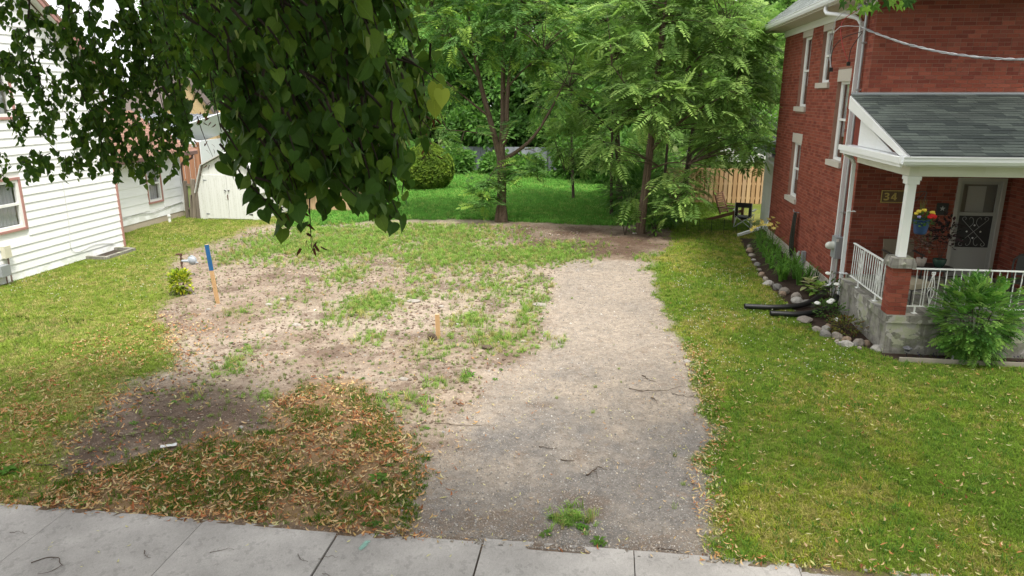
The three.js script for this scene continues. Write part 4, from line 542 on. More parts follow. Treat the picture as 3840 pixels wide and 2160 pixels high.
// crowns: ellipsoids [x y z rx ry rz]; clumps of leaves sit mostly near their surface, each on a twig from the nearest limb
function crownClumps(crowns, density, inner = 0.35) {
  const out = [];
  for (const [cx, cy, cz, rx, ry, rz] of crowns) { const n = Math.round(density * rx * ry * rz); for (let i = 0; i < n; i++) { const a = rr(0, 6.283), u = rr(-1, 1), r = Math.pow(rr(inner, 1), 0.6), s = Math.sqrt(1 - u * u); const p = V(cx + rx * r * s * Math.cos(a), cy + ry * r * u, cz + rz * r * s * Math.sin(a)); if (smp(N2, p.x * 40 + p.y * 23, p.z * 40 + p.y * 31) > 0.36) out.push({ p, o: p.clone().sub(V(cx, cy, cz)).normalize() }); } }
  return out;
}
function tree(name, label, pos, { trunk, limbs, crowns, density = 1.2, perClump = [8, 14], leaf = 'frond', size = [0.4, 0.6], colors, bark = barkDark, group, spread = 0.25, extra = [], twigR = 0.012, lo = 0.15 }) {
  const T = thing(name, label, 'tree', pos, 0, group), pathPts = [];
  part('trunk', tube(trunk.pts.map((p) => V(...p)), trunk.r, 12, trunk.pts.length * 4, 0.25), bark, T, false);
  for (const l of limbs) { const pts = l.pts.map((p) => V(...p)); part('limb', tube(pts, l.r, 8, pts.length * 4, 0.2), bark, T, false); const c = new THREE.CatmullRomCurve3(pts); for (let i = 3; i <= 12; i++) pathPts.push(c.getPoint(i / 12)); }
  { const c = new THREE.CatmullRomCurve3(trunk.pts.map((p) => V(...p))); for (let i = 6; i <= 10; i++) pathPts.push(c.getPoint(i / 10)); }
  const clumps = [...crownClumps(crowns, density, lo), ...extra.map((e) => ({ p: V(...e), o: V(rr(-1, 1), rr(-0.3, 0.4), rr(-1, 1)).normalize() }))], twigs = [], lists = FRONDS.map(() => []), sprays = [];
  for (const { p, o } of clumps) {
    let best = pathPts[0], bd = 1e9; for (const q of pathPts) { const d = q.distanceTo(p) + Math.max(0, q.y - p.y) * 0.8; if (d < bd) { bd = d; best = q; } }
    if (bd < 4 && twigs.length < 260) { const m = best.clone().lerp(p, 0.5).add(V(rr(-0.15, 0.15), 0.12 * bd * 0.5, rr(-0.15, 0.15))); twigs.push(tube([best, m, p], [twigR * (1 + bd * 0.25), twigR, 0.005], 4, 5)); }
    const n = Math.round(rr(...perClump));
    for (let i = 0; i < n; i++) {
      const d = V(rr(-1, 1), rr(-0.35, 0.55), rr(-1, 1)).addScaledVector(o, 0.7).normalize(), at = p.clone().add(V(rr(-1, 1), rr(-0.8, 0.8), rr(-1, 1)).multiplyScalar(spread)), c = greens(colors);
      if (leaf === 'frond') lists[(rnd() * 3) | 0].push({ p: at, q: facing(d.setY(d.y * 0.7), rr(-0.6, 0.6)), s: rr(...size), c }); else sprays.push({ p: at, q: quat(rr(-1, 1), rr(0, 6.28), rr(-1, 1)), s: rr(...size), c });
    }
  }
  if (twigs.length) { const t = part('twigs', twigs, bark, T, false); t.userData.kind = 'stuff'; }
  lists.forEach((l, i) => l.length && copies('crown', FRONDS[i], frondMat, l, T, 'stuff')); if (sprays.length) copies('crown', sprayGeo, frondMat, sprays, T, 'stuff');
  return T;
}
const fresh = [[0.16, 0.31, 0.05], [0.12, 0.27, 0.05], [0.24, 0.38, 0.05], [0.09, 0.21, 0.04]], deep = [[0.17, 0.31, 0.06], [0.23, 0.38, 0.08], [0.32, 0.48, 0.11], [0.12, 0.23, 0.045]], understory = [[0.07, 0.18, 0.025], [0.1, 0.24, 0.035], [0.13, 0.28, 0.04]];
tree('walnut_tree', 'young forked tree with a split reddish scar standing at the back of the dirt lot', [-3.68, 0, -24.9], {
  trunk: { pts: [[0, -0.1, 0], [0.0, 0.3, 0], [0.02, 1.2, 0], [0, 2.1, 0], [0.0, 2.75, 0.02]], r: [0.26, 0.17, 0.15, 0.15, 0.13] }, bark: barkGrey,
  limbs: [{ pts: [[-0.05, 2.2, 0], [-0.22, 2.9, 0], [-0.45, 3.8, 0.1], [-0.72, 4.9, 0.15], [-0.95, 6.2, 0.1], [-1.2, 7.6, 0]], r: [0.1, 0.095, 0.08, 0.06, 0.04, 0.015] }, { pts: [[0.0, 2.7, 0], [0.06, 3.3, -0.05], [0.05, 4.3, -0.1], [0.07, 5.4, -0.1], [0.1, 7.8, 0]], r: [0.1, 0.085, 0.07, 0.05, 0.015] }, { pts: [[0.02, 2.6, 0.03], [0.2, 3.0, 0.08], [0.22, 4.0, 0.12], [0.35, 5.2, 0.2], [0.7, 7.2, 0.3]], r: [0.1, 0.075, 0.06, 0.045, 0.012] },
    { pts: [[0.05, 2.15, 0], [0.5, 2.4, 0.1], [1.1, 2.9, 0.2], [1.7, 3.8, 0.3], [2.3, 5, 0.4]], r: [0.07, 0.06, 0.045, 0.03, 0.01] }, { pts: [[-0.4, 3.6, 0.1], [-1.0, 4.1, 0.3], [-1.6, 4.6, 0.5], [-2.2, 5.2, 0.6]], r: [0.04, 0.032, 0.024, 0.01] }, { pts: [[0.1, 4.4, 0], [0.7, 5.0, 0.5], [1.5, 5.6, 0.9]], r: [0.035, 0.025, 0.01] }, { pts: [[-0.1, 2.9, 0], [-0.9, 3.1, 0.5], [-1.7, 3.2, 0.9]], r: [0.03, 0.02, 0.008] }, { pts: [[0.03, 2.05, 0], [-0.25, 1.75, 0.25], [-0.5, 1.2, 0.4], [-0.65, 0.6, 0.45]], r: [0.02, 0.014, 0.01, 0.005] }, { pts: [[-0.7, 4.8, 0.1], [-1.5, 6, 0.2], [-2.3, 7.2, 0]], r: [0.035, 0.025, 0.01] }],
  crowns: [[-1.3, 6.6, 0.2, 2.2, 1.7, 1.8], [0.9, 6.6, 0.2, 2.1, 1.7, 1.8], [-1.9, 4.9, 0.5, 1.1, 0.9, 1.0], [1.9, 4.6, 0.4, 1.2, 1.0, 1.0], [0, 8.2, 0, 2.5, 1.3, 2]], density: 8.5, perClump: [5, 9], size: [0.46, 0.74], colors: fresh,
  extra: [[-0.35, 1.7, 0.3], [-0.45, 1.55, 0.35], [-0.55, 1.2, 0.4], [-0.75, 0.9, 0.5], [-0.5, 0.8, 0.5], [-0.3, 1.3, 0.35], [-0.85, 1.3, 0.4], [0.75, 1.75, 0.3], [1.0, 2.2, 0.2], [0.5, 2.0, 0.3], [-0.5, 1.4, 0.4], [-0.62, 1.0, 0.45], [-0.7, 0.65, 0.5], [-0.2, 1.5, 0.3], [0.9, 1.9, 0.3], [1.1, 1.7, 0.1], [-1.7, 3.1, 0.9], [-1.3, 2.6, 0.7], [0.6, 3.4, 0.4], [1.3, 2.4, 0.2], [-0.6, 3.3, 0.6]], twigR: 0.011 });
const clumpGroup = 'trees of the grove beside the brick house';
tree('walnut_tree', 'leafy tree with a straight leaning trunk at the corner of the bare soil patch', [1.11, 0, -23.3], {
  trunk: { pts: [[0, -0.1, 0], [0.02, 0.3, 0], [0.1, 1.3, 0], [0.2, 2.7, -0.05], [0.3, 4.6, -0.1], [0.45, 7, -0.1], [0.6, 9, 0]], r: [0.17, 0.13, 0.11, 0.1, 0.085, 0.06, 0.02] }, bark: barkGrey,
  limbs: [{ pts: [[0.2, 2.6, 0], [0.9, 3.4, 0.3], [1.7, 4.0, 0.6], [2.5, 4.4, 0.6]], r: [0.05, 0.04, 0.03, 0.01] }, { pts: [[0.15, 2.0, 0], [0.8, 2.3, 0.5], [1.3, 2.3, 0.9]], r: [0.03, 0.022, 0.008] }, { pts: [[0.3, 4, 0], [1.3, 5.2, 0.1], [2.3, 6.2, 0]], r: [0.05, 0.035, 0.01] }, { pts: [[0.25, 3.4, 0], [-0.5, 4.4, 0.5], [-1.1, 5.2, 0.9]], r: [0.045, 0.03, 0.01] }, { pts: [[0.35, 5, 0], [0.3, 6, 0.7], [0.4, 7, 1.1]], r: [0.04, 0.03, 0.01] }, { pts: [[0.12, 1.5, 0], [0.5, 1.5, 0.5], [1.0, 1.2, 0.8]], r: [0.02, 0.014, 0.006] }],
  crowns: [[0.6, 4.3, 0.6, 1.5, 1.2, 1.2], [2.0, 4.6, 0.2, 1.5, 1.3, 1.2], [0.4, 6.6, 0.2, 2.1, 1.7, 1.6], [2.4, 6.4, -0.2, 1.6, 1.5, 1.5], [1.15, 2.2, 0.75, 0.9, 0.75, 0.6], [1.3, 1.3, 0.7, 0.75, 0.75, 0.55], [-0.5, 1.5, 0.0, 0.7, 0.7, 0.5], [-0.9, 3.0, 0.3, 1.0, 0.9, 0.8], [0.7, 0.9, 0.6, 0.5, 0.5, 0.4], [1.9, 2.3, 0.2, 0.6, 0.55, 0.6], [3.3, 3.7, 0.0, 1.1, 1.3, 1.0], [3.4, 5.6, -0.3, 0.9, 1.2, 0.9], [2.9, 2.9, 0.2, 0.9, 0.6, 0.7], [0.0, 4.0, 0.8, 1.0, 0.9, 0.7], [2.6, 3.2, 0, 1.0, 0.9, 0.9], [1.2, 8.6, -0.2, 2.3, 1.3, 1.9], [-0.7, 5.4, 0.6, 1.0, 1.0, 0.9]], density: 10, perClump: [6, 10], size: [0.48, 0.78], colors: deep, group: clumpGroup,
  extra: [[0.9, 1.3, 0.8], [1.2, 1.1, 0.9], [1.0, 0.8, 0.8], [1.25, 1.6, 0.9], [0.7, 1.7, 0.6], [1.5, 1.6, 0.6]] });
tree('walnut_tree', 'slim dark trunked tree between the forked tree and the leaning tree', [0.5, 0, -28.2], {
  trunk: { pts: [[0, -0.1, 0], [-0.05, 1.3, 0], [-0.2, 3, 0], [-0.3, 5, 0], [-0.4, 8, 0]], r: [0.15, 0.11, 0.09, 0.07, 0.02] }, limbs: [{ pts: [[-0.2, 2.8, 0], [-1.2, 3.8, 0.6], [-2, 4.6, 1]], r: [0.05, 0.035, 0.01] }, { pts: [[-0.2, 3.4, 0], [0.9, 4.4, 0.4], [1.8, 5, 0.6]], r: [0.05, 0.035, 0.01] }, { pts: [[-0.1, 1.6, 0], [-1.2, 1.8, 0.7], [-2.1, 1.6, 1.2]], r: [0.03, 0.02, 0.008] }],
  crowns: [[-1.6, 4.5, 0.6, 1.7, 1.5, 1.4], [-1.9, 2.5, 1.0, 1.4, 1.0, 1.1], [0.8, 5, 0.3, 1.8, 1.6, 1.4], [-0.5, 7.2, 0, 2.6, 1.7, 1.8], [-0.4, 2.9, 0.6, 1.2, 1.0, 1]], density: 11, perClump: [7, 11], size: [0.45, 0.7], colors: deep, group: clumpGroup });
tree('walnut_tree', 'broad leafy tree hanging over the lawn chairs behind the brick house', [2.9, 0, -27.6], {
  trunk: { pts: [[0, -0.1, 0], [0.05, 1.5, 0], [0.2, 3.2, 0], [0.3, 5.2, 0], [0.2, 8.4, 0]], r: [0.14, 0.1, 0.08, 0.06, 0.02] }, limbs: [{ pts: [[0.15, 2.2, 0], [1, 2.9, 0.6], [1.9, 3.1, 0.9]], r: [0.05, 0.03, 0.01] }, { pts: [[0.2, 3.4, 0], [-0.8, 4, 0.5], [-1.6, 4.3, 0.6]], r: [0.045, 0.03, 0.01] }, { pts: [[0.25, 4, 0], [1.3, 4.8, 0.4], [2.4, 5.4, 0.6]], r: [0.045, 0.03, 0.01] }],
  crowns: [[1.6, 2.7, 0.8, 1.3, 0.85, 1.0], [1.9, 4.3, 0.4, 1.4, 1.2, 1.2], [0.1, 3.4, 0.7, 1.3, 1.0, 1.1], [0.8, 6.4, 0, 2.3, 1.6, 1.7], [-0.9, 5, 0.2, 1.3, 1.2, 1.1], [2.6, 5.6, 0.2, 1.1, 1, 1]], density: 10, perClump: [6, 10], size: [0.48, 0.78], colors: deep, group: clumpGroup });
for (const [x, z, h, lean, lab] of [[0.2, -26.2, 5.5, -0.2, 'thin crooked sapling close behind the leaning tree'], [1.9, -25.6, 6, 0.3, 'thin upright sapling on the lawn side of the leaning tree'], [-1.4, -30.6, 7, -0.4, 'slender tree at the edge of the shaded back grass']])
  tree('sapling', lab, [x, 0, z], { trunk: { pts: [[0, -0.1, 0], [lean * 0.3, h * 0.3, 0], [lean * 0.5, h * 0.65, 0.1], [lean, h, 0]], r: [0.065, 0.05, 0.035, 0.012] }, limbs: [{ pts: [[lean * 0.4, h * 0.5, 0], [lean + 0.8, h * 0.7, 0.4]], r: [0.025, 0.008] }, { pts: [[lean * 0.4, h * 0.45, 0], [lean - 0.9, h * 0.6, 0.3]], r: [0.025, 0.008] }], crowns: [[lean, h * 0.8, 0.1, 1.4, 1.4, 1.2], [lean, h * 0.5, 0.4, 1.2, 0.9, 1.0]], density: 10, perClump: [6, 10], size: [0.42, 0.64], colors: deep, group: clumpGroup });
// broadleaved trees beyond the yard
const farCols = [[[0.1, 0.24, 0.035], [0.15, 0.32, 0.045], [0.075, 0.18, 0.03]], [[0.17, 0.33, 0.06], [0.22, 0.4, 0.07], [0.13, 0.27, 0.045]], [[0.085, 0.2, 0.035], [0.065, 0.16, 0.03], [0.11, 0.25, 0.04]]];
[[-19, -50, 13, 0, 'tall tree rising behind the yellow brick house'], [-15, -46, 11, 2, 'dense tree behind the barn-roofed shed roof'], [-11.5, -47, 12, 1, 'light green tree behind the round cedar shrub'], [-8, -45, 11, 0, 'dark tree behind the left end of the metal fence'], [-4.5, -46, 12, 2, 'large shady tree behind the middle of the metal fence'], [-1, -45, 12, 0, 'large tree behind the right end of the metal fence'], [2.5, -48, 13, 2, 'tall tree behind the grove'], [6, -44, 9.5, 1, 'pale tree above the cedar fence'], [16, -62, 13, 1, 'pale tree beyond the black roofed far house'], [18, -75, 18, 2, 'tall distant tree showing beside the brick house roof'], [-24, -58, 14, 1, 'distant tree above the grey metal garage'], [-34, -60, 15, 2, 'distant tree left of the yellow brick house']].forEach(([x, z, h, c, lab], i) => {
  const w = h * 0.3; tree('shade_tree', lab, [x, 0, z], { trunk: { pts: [[0, -0.2, 0], [0.1, h * 0.25, 0], [0, h * 0.6, 0], [0.1, h * 0.9, 0]], r: [0.3, 0.24, 0.16, 0.04] }, limbs: [0, 1, 2, 3, 4].map((k) => { const a = k * 1.9 + i, y = h * (0.22 + 0.1 * k); return { pts: [[0, y, 0], [Math.cos(a) * w * 0.4, y + h * 0.1, Math.sin(a) * w * 0.4], [Math.cos(a) * w * 0.85, y + h * 0.2, Math.sin(a) * w * 0.85]], r: [0.12, 0.08, 0.03] }; }),
    crowns: [[0, h * 0.66, 0, w, h * 0.3, w], [rr(-1, 1), h * 0.36, rr(0, 1), w * 0.95, h * 0.2, w * 0.9], [rr(-1, 1), h * 0.2, rr(0, 1), w * 0.95, h * 0.14, w * 0.8], [rr(-1.5, 1.5), h * 0.85, 0, w * 0.75, h * 0.14, w * 0.75]], density: 2.6, perClump: [9, 14], leaf: 'spray', size: [0.55, 1.0], colors: farCols[c], spread: 0.55, group: 'trees beyond the yard', twigR: 0.03, lo: 0.5 });
});
// trees across the street, behind the camera, which shade the house fronts
[[-17, 19], [-7.5, 18], [2, 19], [11, 18], [20, 19]].forEach(([x, z], i) => tree('shade_tree', 'large leafy street tree across the road, ' + ['far left one', 'opposite the white house', 'opposite the drive', 'opposite the porch', 'beyond the maple'][i], [x, 0, z], { trunk: { pts: [[0, -0.2, 0], [0.1, 3, 0], [0, 7, 0], [0.1, 10.5, 0]], r: [0.4, 0.3, 0.2, 0.05] }, limbs: [0, 1, 2, 3].map((k) => ({ pts: [[0, 3 + k, 0], [Math.cos(k * 1.7) * 2, 5 + k, Math.sin(k * 1.7) * 2], [Math.cos(k * 1.7) * 3.5, 6.5 + k, Math.sin(k * 1.7) * 3.5]], r: [0.14, 0.09, 0.03] })), crowns: [[0, 7.5, 0, 4.8, 4, 4], [0, 3.6, 0, 4.2, 2.6, 3.2]], density: 0.5, perClump: [9, 12], leaf: 'spray', size: [1.2, 1.8], colors: farCols[0], spread: 0.8, group: 'trees across the road', twigR: 0.03, lo: 0.5 }));
// undergrowth along the metal fence and between the trunks
function bush(name, label, [x, z], rx, ry, rz, n, colors, size, leaf = 'spray', group) {
  const B = thing(name, label, 'shrub', [x, 0, z], 0, group), list = [], stems = [];
  for (let i = 0; i < 9; i++) { const a = rr(0, 6.28), r = rr(0.2, 0.7); stems.push(tube([V(rr(-0.1, 0.1), -0.05, rr(-0.1, 0.1)), V(Math.cos(a) * rx * r * 0.5, ry * 0.7, Math.sin(a) * rz * r * 0.5), V(Math.cos(a) * rx * r, ry * rr(1.1, 1.7), Math.sin(a) * rz * r)], [0.022, 0.015, 0.005], 5, 5)); }
  part('stems', stems, barkDark, B, false);
  for (let i = 0; i < n; i++) { const a = rr(0, 6.283), u = rr(-0.95, 1), r = Math.pow(rr(0.2, 1), 0.5), s = Math.sqrt(1 - u * u), o = V(s * Math.cos(a), u, s * Math.sin(a)), bumpy = 0.75 + 0.5 * smp(N2, a * 60, u * 120 + x * 30); list.push({ p: V(o.x * rx * r * bumpy * (name === 'porch_shrub' ? 0.55 + 0.45 * smoothstep(o.y, -1, 0.1) : 1), Math.max(0.03, ry + o.y * ry * r * bumpy), o.z * rz * r * bumpy), q: leaf === 'spray' ? quat(rr(-1, 1), rr(0, 6.28), rr(-1, 1)) : facing(o.clone().add(V(rr(-0.6, 0.6), rr(-0.2, 0.5), rr(-0.6, 0.6))), rr(-0.5, 0.5)), s: rr(...size), c: greens(colors) }); }
  if (leaf === 'spray') copies('foliage', sprayGeo, frondMat, list, B, 'stuff'); else copies('foliage', FRONDS[2], frondMat, list, B, 'stuff'); return B;
}
[[-10.8, -40.4, 1.3, 0.7], [-8.6, -40.6, 0.7, 0.55], [-6.2, -40.6, 0.7, 0.45], [-4.6, -39.8, 0.8, 0.4], [-1.6, -38.6, 1.5, 1.0], [0.4, -36.5, 1.8, 1.3], [1.4, -32.5, 1.5, 1.1], [-13, -38, 1.6, 1.0]].forEach(([x, z, rx, ry], i) => bush('undergrowth_shrub', 'shady undergrowth shrub ' + ['beside the far left end of the metal fence', 'low against the left panels of the metal fence', 'low against the middle panels of the metal fence', 'in front of the middle of the metal fence', 'in front of the right end of the metal fence', 'where the back grass meets the grove', 'behind the trunks of the grove', 'behind the round cedar shrub'][i], [x, z], rx, ry, 0.9, 260, understory, [0.45, 0.8], 'spray', 'undergrowth shrubs at the back of the yard'));
bush('thicket_shrub', 'dark thicket at the foot of the leaning tree', [1.75, -24.3], 0.75, 0.6, 0.7, 330, understory, [0.25, 0.4], 'frond'); bush('thicket_shrub', 'dark thicket between the grove trunks and the lawn', [1.0, -26.2], 1.1, 0.9, 0.9, 420, understory, [0.3, 0.5], 'frond'); bush('thicket_shrub', 'tall leafy thicket at the back of the grove', [1.6, -29.6], 1.6, 1.5, 1.0, 520, deep, [0.35, 0.6], 'frond');
{ // clipped round cedar
  const S = thing('cedar_shrub', 'dense egg-shaped cedar shrub in the back grass', 'shrub', [-8.45, 0, -33.2]), core = new THREE.IcosahedronGeometry(1, 4), p = core.attributes.position, shape = (u) => (u > 0 ? 1 - 0.35 * u * u : 1);
  for (let k = 0; k < p.count; k++) { const q = V().fromBufferAttribute(p, k), b = 0.9 + 0.08 * smp(N2, q.x * 90 + q.y * 50, q.z * 90); p.setXYZ(k, q.x * 1.12 * b * shape(q.y), 1.02 + q.y * 1.02 * b, q.z * 1.12 * b * shape(q.y)); } core.computeVertexNormals(); part('inner_growth', core, mat([0.04, 0.06, 0.015], 1), S);
  const tuft = (() => { const pos = []; for (let i = 0; i < 7; i++) { const a = i * 0.9, d = V(Math.cos(a) * 0.55, Math.sin(a) * 0.55, 0.8).normalize(), s = V(-Math.sin(a), Math.cos(a), 0).multiplyScalar(0.22), b = V(0, 0, 0), m = d.clone().multiplyScalar(0.6), t = d.clone().multiplyScalar(1.05); for (const q of [b, m.clone().add(s), t, b, t, m.clone().sub(s)]) pos.push(q.x, q.y, q.z); } return meshOf(pos); })(), list = [];
  for (let i = 0; i < 3600; i++) { const u = rr(-0.98, 1), a = rr(0, 6.283), s = Math.sqrt(1 - u * u), b = 0.92 + 0.2 * smp(N2, a * 40 + 40, u * 70 + 90), o = V(s * Math.cos(a), u, s * Math.sin(a)); list.push({ p: V(o.x * 1.16 * b * shape(u), 1.02 + u * 1.05 * b, o.z * 1.16 * b * shape(u)), q: facing(o.clone().add(V(rr(-0.4, 0.4), rr(0, 0.6), rr(-0.4, 0.4))), rr(0, 6)), s: rr(0.1, 0.17), c: greens([[0.14, 0.23, 0.03], [0.2, 0.29, 0.035], [0.1, 0.17, 0.025]]) }); }
  copies('foliage', tuft, leafMat([1, 1, 1], { transmission: 0.25 }), list, S, 'stuff');
}

// ------------------------------------------------------------------ the street lindens whose branches hang into view
rnd = RNG(303);
const heart = (() => { // heart-shaped leaf hanging from its stalk along -y, folded at the midrib, tip bent
  const out = [[0, 0], [0.16, 0.11], [0.36, 0.1], [0.48, -0.08], [0.5, -0.3], [0.42, -0.55], [0.26, -0.78], [0.1, -0.95], [0, -1.12]], mids = [0, 0.0, -0.05, -0.15, -0.32, -0.55, -0.78, -0.95, -1.12], pos = [], uv = [];
  const P = (x, y) => { const k = Math.abs(x); return [x, y, -0.28 * y * y + 0.16 * k - 0.12 * k * k]; }, add = (x, y) => { pos.push(...P(x, y)); uv.push(0.5 + x, -y / 1.2 + 0.1); };
  for (const s of [1, -1]) for (let i = 0; i + 1 < out.length; i++) { const a = out[i], b = out[i + 1], ma = mids[i], mb = mids[i + 1], T = [[a[0], a[1]], [b[0], b[1]], [0, ma], [b[0], b[1]], [0, mb], [0, ma]]; for (let t = 0; t < 2; t++) { const tri = T.slice(t * 3, t * 3 + 3); if (s > 0) tri.reverse(); for (const [x, y] of tri) add(s * x, y); } }
  return mergeVertices(meshOf(pos, uv));
})();
heart.computeVertexNormals();
const leafTex = tex(128, 128, (i, j, o) => { const x = Math.abs(i / 128 - 0.5), y = j / 128, mid = x < 0.012, q = ((y * 9 - x * 9) % 1 + 1) % 1, vein = q < 0.1 && x < 0.47, n = N3[j * NS + i]; const k = (mid ? 1.35 : vein ? 1.16 : 0.92 + 0.2 * n); o[0] = 0.7 * k; o[1] = 0.72 * k; o[2] = 0.6 * k; }); leafTex.wrapS = leafTex.wrapT = THREE.ClampToEdgeWrapping;
const lindenTones = [[0.075, 0.16, 0.02], [0.105, 0.195, 0.023], [0.06, 0.135, 0.018], [0.15, 0.25, 0.028], [0.075, 0.165, 0.027]];
const lindenMats = lindenTones.map((c) => new THREE.MeshPhysicalMaterial({ color: RGB(...c), map: leafTex, roughness: 1, specularIntensity: 0.2, clearcoat: 0.25, clearcoatRoughness: 0.45, transmission: 0.44, thickness: 0, side: THREE.DoubleSide })), lindenAny = new THREE.MeshPhysicalMaterial({ color: 0xffffff, map: leafTex, roughness: 1, specularIntensity: 0.2, clearcoat: 0.25, clearcoatRoughness: 0.45, transmission: 0.44, thickness: 0, side: THREE.DoubleSide });
const inPoly = (P, x, y) => { let c = false; for (let i = 0, j = P.length - 1; i < P.length; j = i++) if ((P[i][1] > y) !== (P[j][1] > y) && x < ((P[j][0] - P[i][0]) * (y - P[i][1])) / (P[j][1] - P[i][1]) + P[i][0]) c = !c; return c; };
const leaves = [], lTwigs = [], bracts = [], brown = [];
function spray(tip, start, size, every, lw = 0.005) { // a hanging twig with alternate leaves
  const m = start.clone().lerp(tip, 0.5).add(V(rr(-0.05, 0.05), rr(0.02, 0.08), rr(-0.05, 0.05))), c = new THREE.CatmullRomCurve3([start, m, tip]), L = c.getLength(), n = Math.max(3, Math.round(L / every)); lTwigs.push(tube([start, m, tip], [lw * 1.6, lw, lw * 0.6], 4, 5));
  const face = rr(-1.1, 1.1);
  for (let i = 0; i <= n; i++) {
    const p = c.getPoint(0.12 + (0.88 * i) / n), s = size * (rnd() < 0.3 ? rr(0.45, 0.75) : rr(0.75, 1.2)), yaw = face + rr(-1.2, 1.2) + (rnd() < 0.35 ? rr(1.2, 4.8) : 0), q = quat(rr(-1.0, 0.45), yaw, rr(-0.85, 0.85)), off = V(rr(-0.5, 0.5), rr(-0.45, -0.05), rr(-0.5, 0.5)).multiplyScalar(size * 0.8);
    p.add(off); leaves.push({ p, q, s, t: (rnd() * 5) | 0 });
    if (rnd() < 0.09) bracts.push({ p: p.clone().add(V(rr(-0.03, 0.03), -0.03, rr(-0.03, 0.03))), q: quat(rr(-0.7, 0.7), rr(0, 6.28), rr(-0.6, 0.6)), s: size * 0.95, c: greens([[0.28, 0.33, 0.1], [0.2, 0.28, 0.07]]) });
  }
}
{
  const B = [[-2.0, 4.95], [-2.13, 4.49], [-2.08, 4.11], [-2.05, 3.85], [-2.02, 3.66], [-1.85, 3.6], [-1.6, 3.6], [-1.43, 3.64], [-1.2, 3.57], [-1.1, 3.72], [-1.09, 3.9], [-0.98, 4.2], [-1.05, 4.42], [-1.05, 4.95]];
  for (let i = 0; i < 240;) { const x = rr(-2.15, -0.88), y = rr(3.58, 4.95); if (!inPoly(B, x, y)) continue; i++; const z = -3.95 + rr(-0.75, 0.55) * (y < 3.8 ? 0.55 : 1), k = -z / 3.95, tip = V(x * (0.5 + 0.5 * k) + 0, y + (k - 1) * 0.3, z); spray(tip, tip.clone().add(V(rr(-0.22, 0.02), rr(0.22, 0.42), rr(-0.08, 0.14))), 0.08 * rr(0.8, 1.25), 0.042); }
  const BL = [[-3.6, 5.3], [-3.68, 4.76], [-3.56, 4.4], [-3.55, 3.95], [-3.42, 3.75], [-3.2, 3.75], [-2.95, 3.95], [-2.9, 5.3]];
  for (let i = 0; i < 84;) { const x = rr(-3.7, -2.85), y = rr(3.7, 5.3); if (!inPoly(BL, x, y)) continue; i++; const tip = V(x, y, -6 + rr(-0.5, 0.5)); spray(tip, tip.clone().add(V(rr(-0.2, 0.1), rr(0.25, 0.45), rr(-0.1, 0.15))), 0.075, 0.04); }
  const px = 1 / 228, A = [[-5.98, 4.8, 80, 90, 30], [-5.39, 4.85, 80, 80, 26], [-4.79, 4.85, 120, 100, 46], [-4.45, 4.9, 80, 110, 30], [-5.27, 4.46, 50, 50, 12], [-5.0, 4.3, 90, 70, 26], [-4.5, 4.3, 60, 100, 26], [-5.95, 4.4, 60, 50, 14], [-5.89, 4.05, 80, 38, 17], [-4.93, 3.88, 100, 60, 26], [-5.61, 3.6, 90, 28, 17], [-4.84, 3.6, 70, 30, 12], [-6.5, 3.5, 34, 30, 8], [-5.25, 4.06, 60, 40, 12], [-4.55, 3.75, 40, 60, 10]];
  for (const [x, y, rx, ry, n] of A) for (let i = 0; i < n * 1.4; i++) { const a = rr(0, 6.283), r = Math.sqrt(rnd()), tip = V(x + Math.cos(a) * r * rx * px, y + Math.sin(a) * r * ry * px - 0.06, -7 + rr(-0.45, 0.45)); spray(tip, tip.clone().add(V(rr(-0.14, 0.14), rr(0.12, 0.26), rr(-0.12, 0.12))), 0.064, 0.031, 0.003); }
  for (const [x, y, z, n, w] of [[-1.74, 3.5, -4.0, 14, 0.05], [-1.86, 3.68, -4.1, 20, 0.07], [-4.0, 3.86, -6.9, 16, 0.14], [-1.15, 4.05, -4.6, 16, 0.08]]) for (let i = 0; i < n; i++) brown.push({ p: V(x + rr(-w, w), y + rr(-2, 2) * w, z + rr(-w, w)), q: quat(rr(-1, 1), rr(0, 6.28), rr(-1, 1)), s: V(0.018, 0.05, 0.04), c: greens([[0.1, 0.035, 0.02], [0.15, 0.06, 0.03], [0.06, 0.03, 0.02]]) });
  for (const [x, y, z] of [[-0.9, 4.36, -4.05], [-0.86, 4.33, -4.0], [-0.93, 4.27, -4.1]]) leaves.push({ p: V(x - 0.06, y, z), q: quat(-0.2, rr(-0.5, 0.5), rr(-0.4, 0.4)), s: 0.09, t: 3, y: 1 });
  for (const [a, b] of [[[-1.2, 4.5, -4.1], [-0.94, 4.37, -4.04]], [[-1.72, 3.95, -4.05], [-1.74, 3.42, -4.0]], [[-1.84, 4.05, -4.1], [-1.86, 3.55, -4.1]], [[-4.1, 4.1, -6.9], [-3.98, 3.7, -6.9]], [[-1.2, 4.3, -4.6], [-1.15, 3.9, -4.6]]]) lTwigs.push(tube([V(...a), V((a[0] + b[0]) / 2 - 0.02, (a[1] + b[1]) / 2 + 0.03, a[2]), V(...b)], [0.006, 0.004, 0.002], 4, 6));
  const T = thing('linden_tree', 'street linden whose dense heart-leaved branches hang over the lot', 'tree', [-5, -0.05, -2.9]), at = (pts) => pts.map(([x, y, z]) => V(x + 5, y + 0.05, z + 2.9));
  part('trunk', tube(at([[-5, -0.1, -2.9], [-5, 0.4, -2.9], [-5.02, 2, -2.9], [-5, 3.8, -2.9], [-4.9, 5.5, -2.8], [-4.8, 8, -2.6]]), [0.5, 0.34, 0.3, 0.27, 0.2, 0.08], 14, 24, 0.15), barkDark, T, false);
  const limb = (pts, r) => part('limb', tube(at(pts), r, 8, pts.length * 4, 0.2), barkDark, T, false);
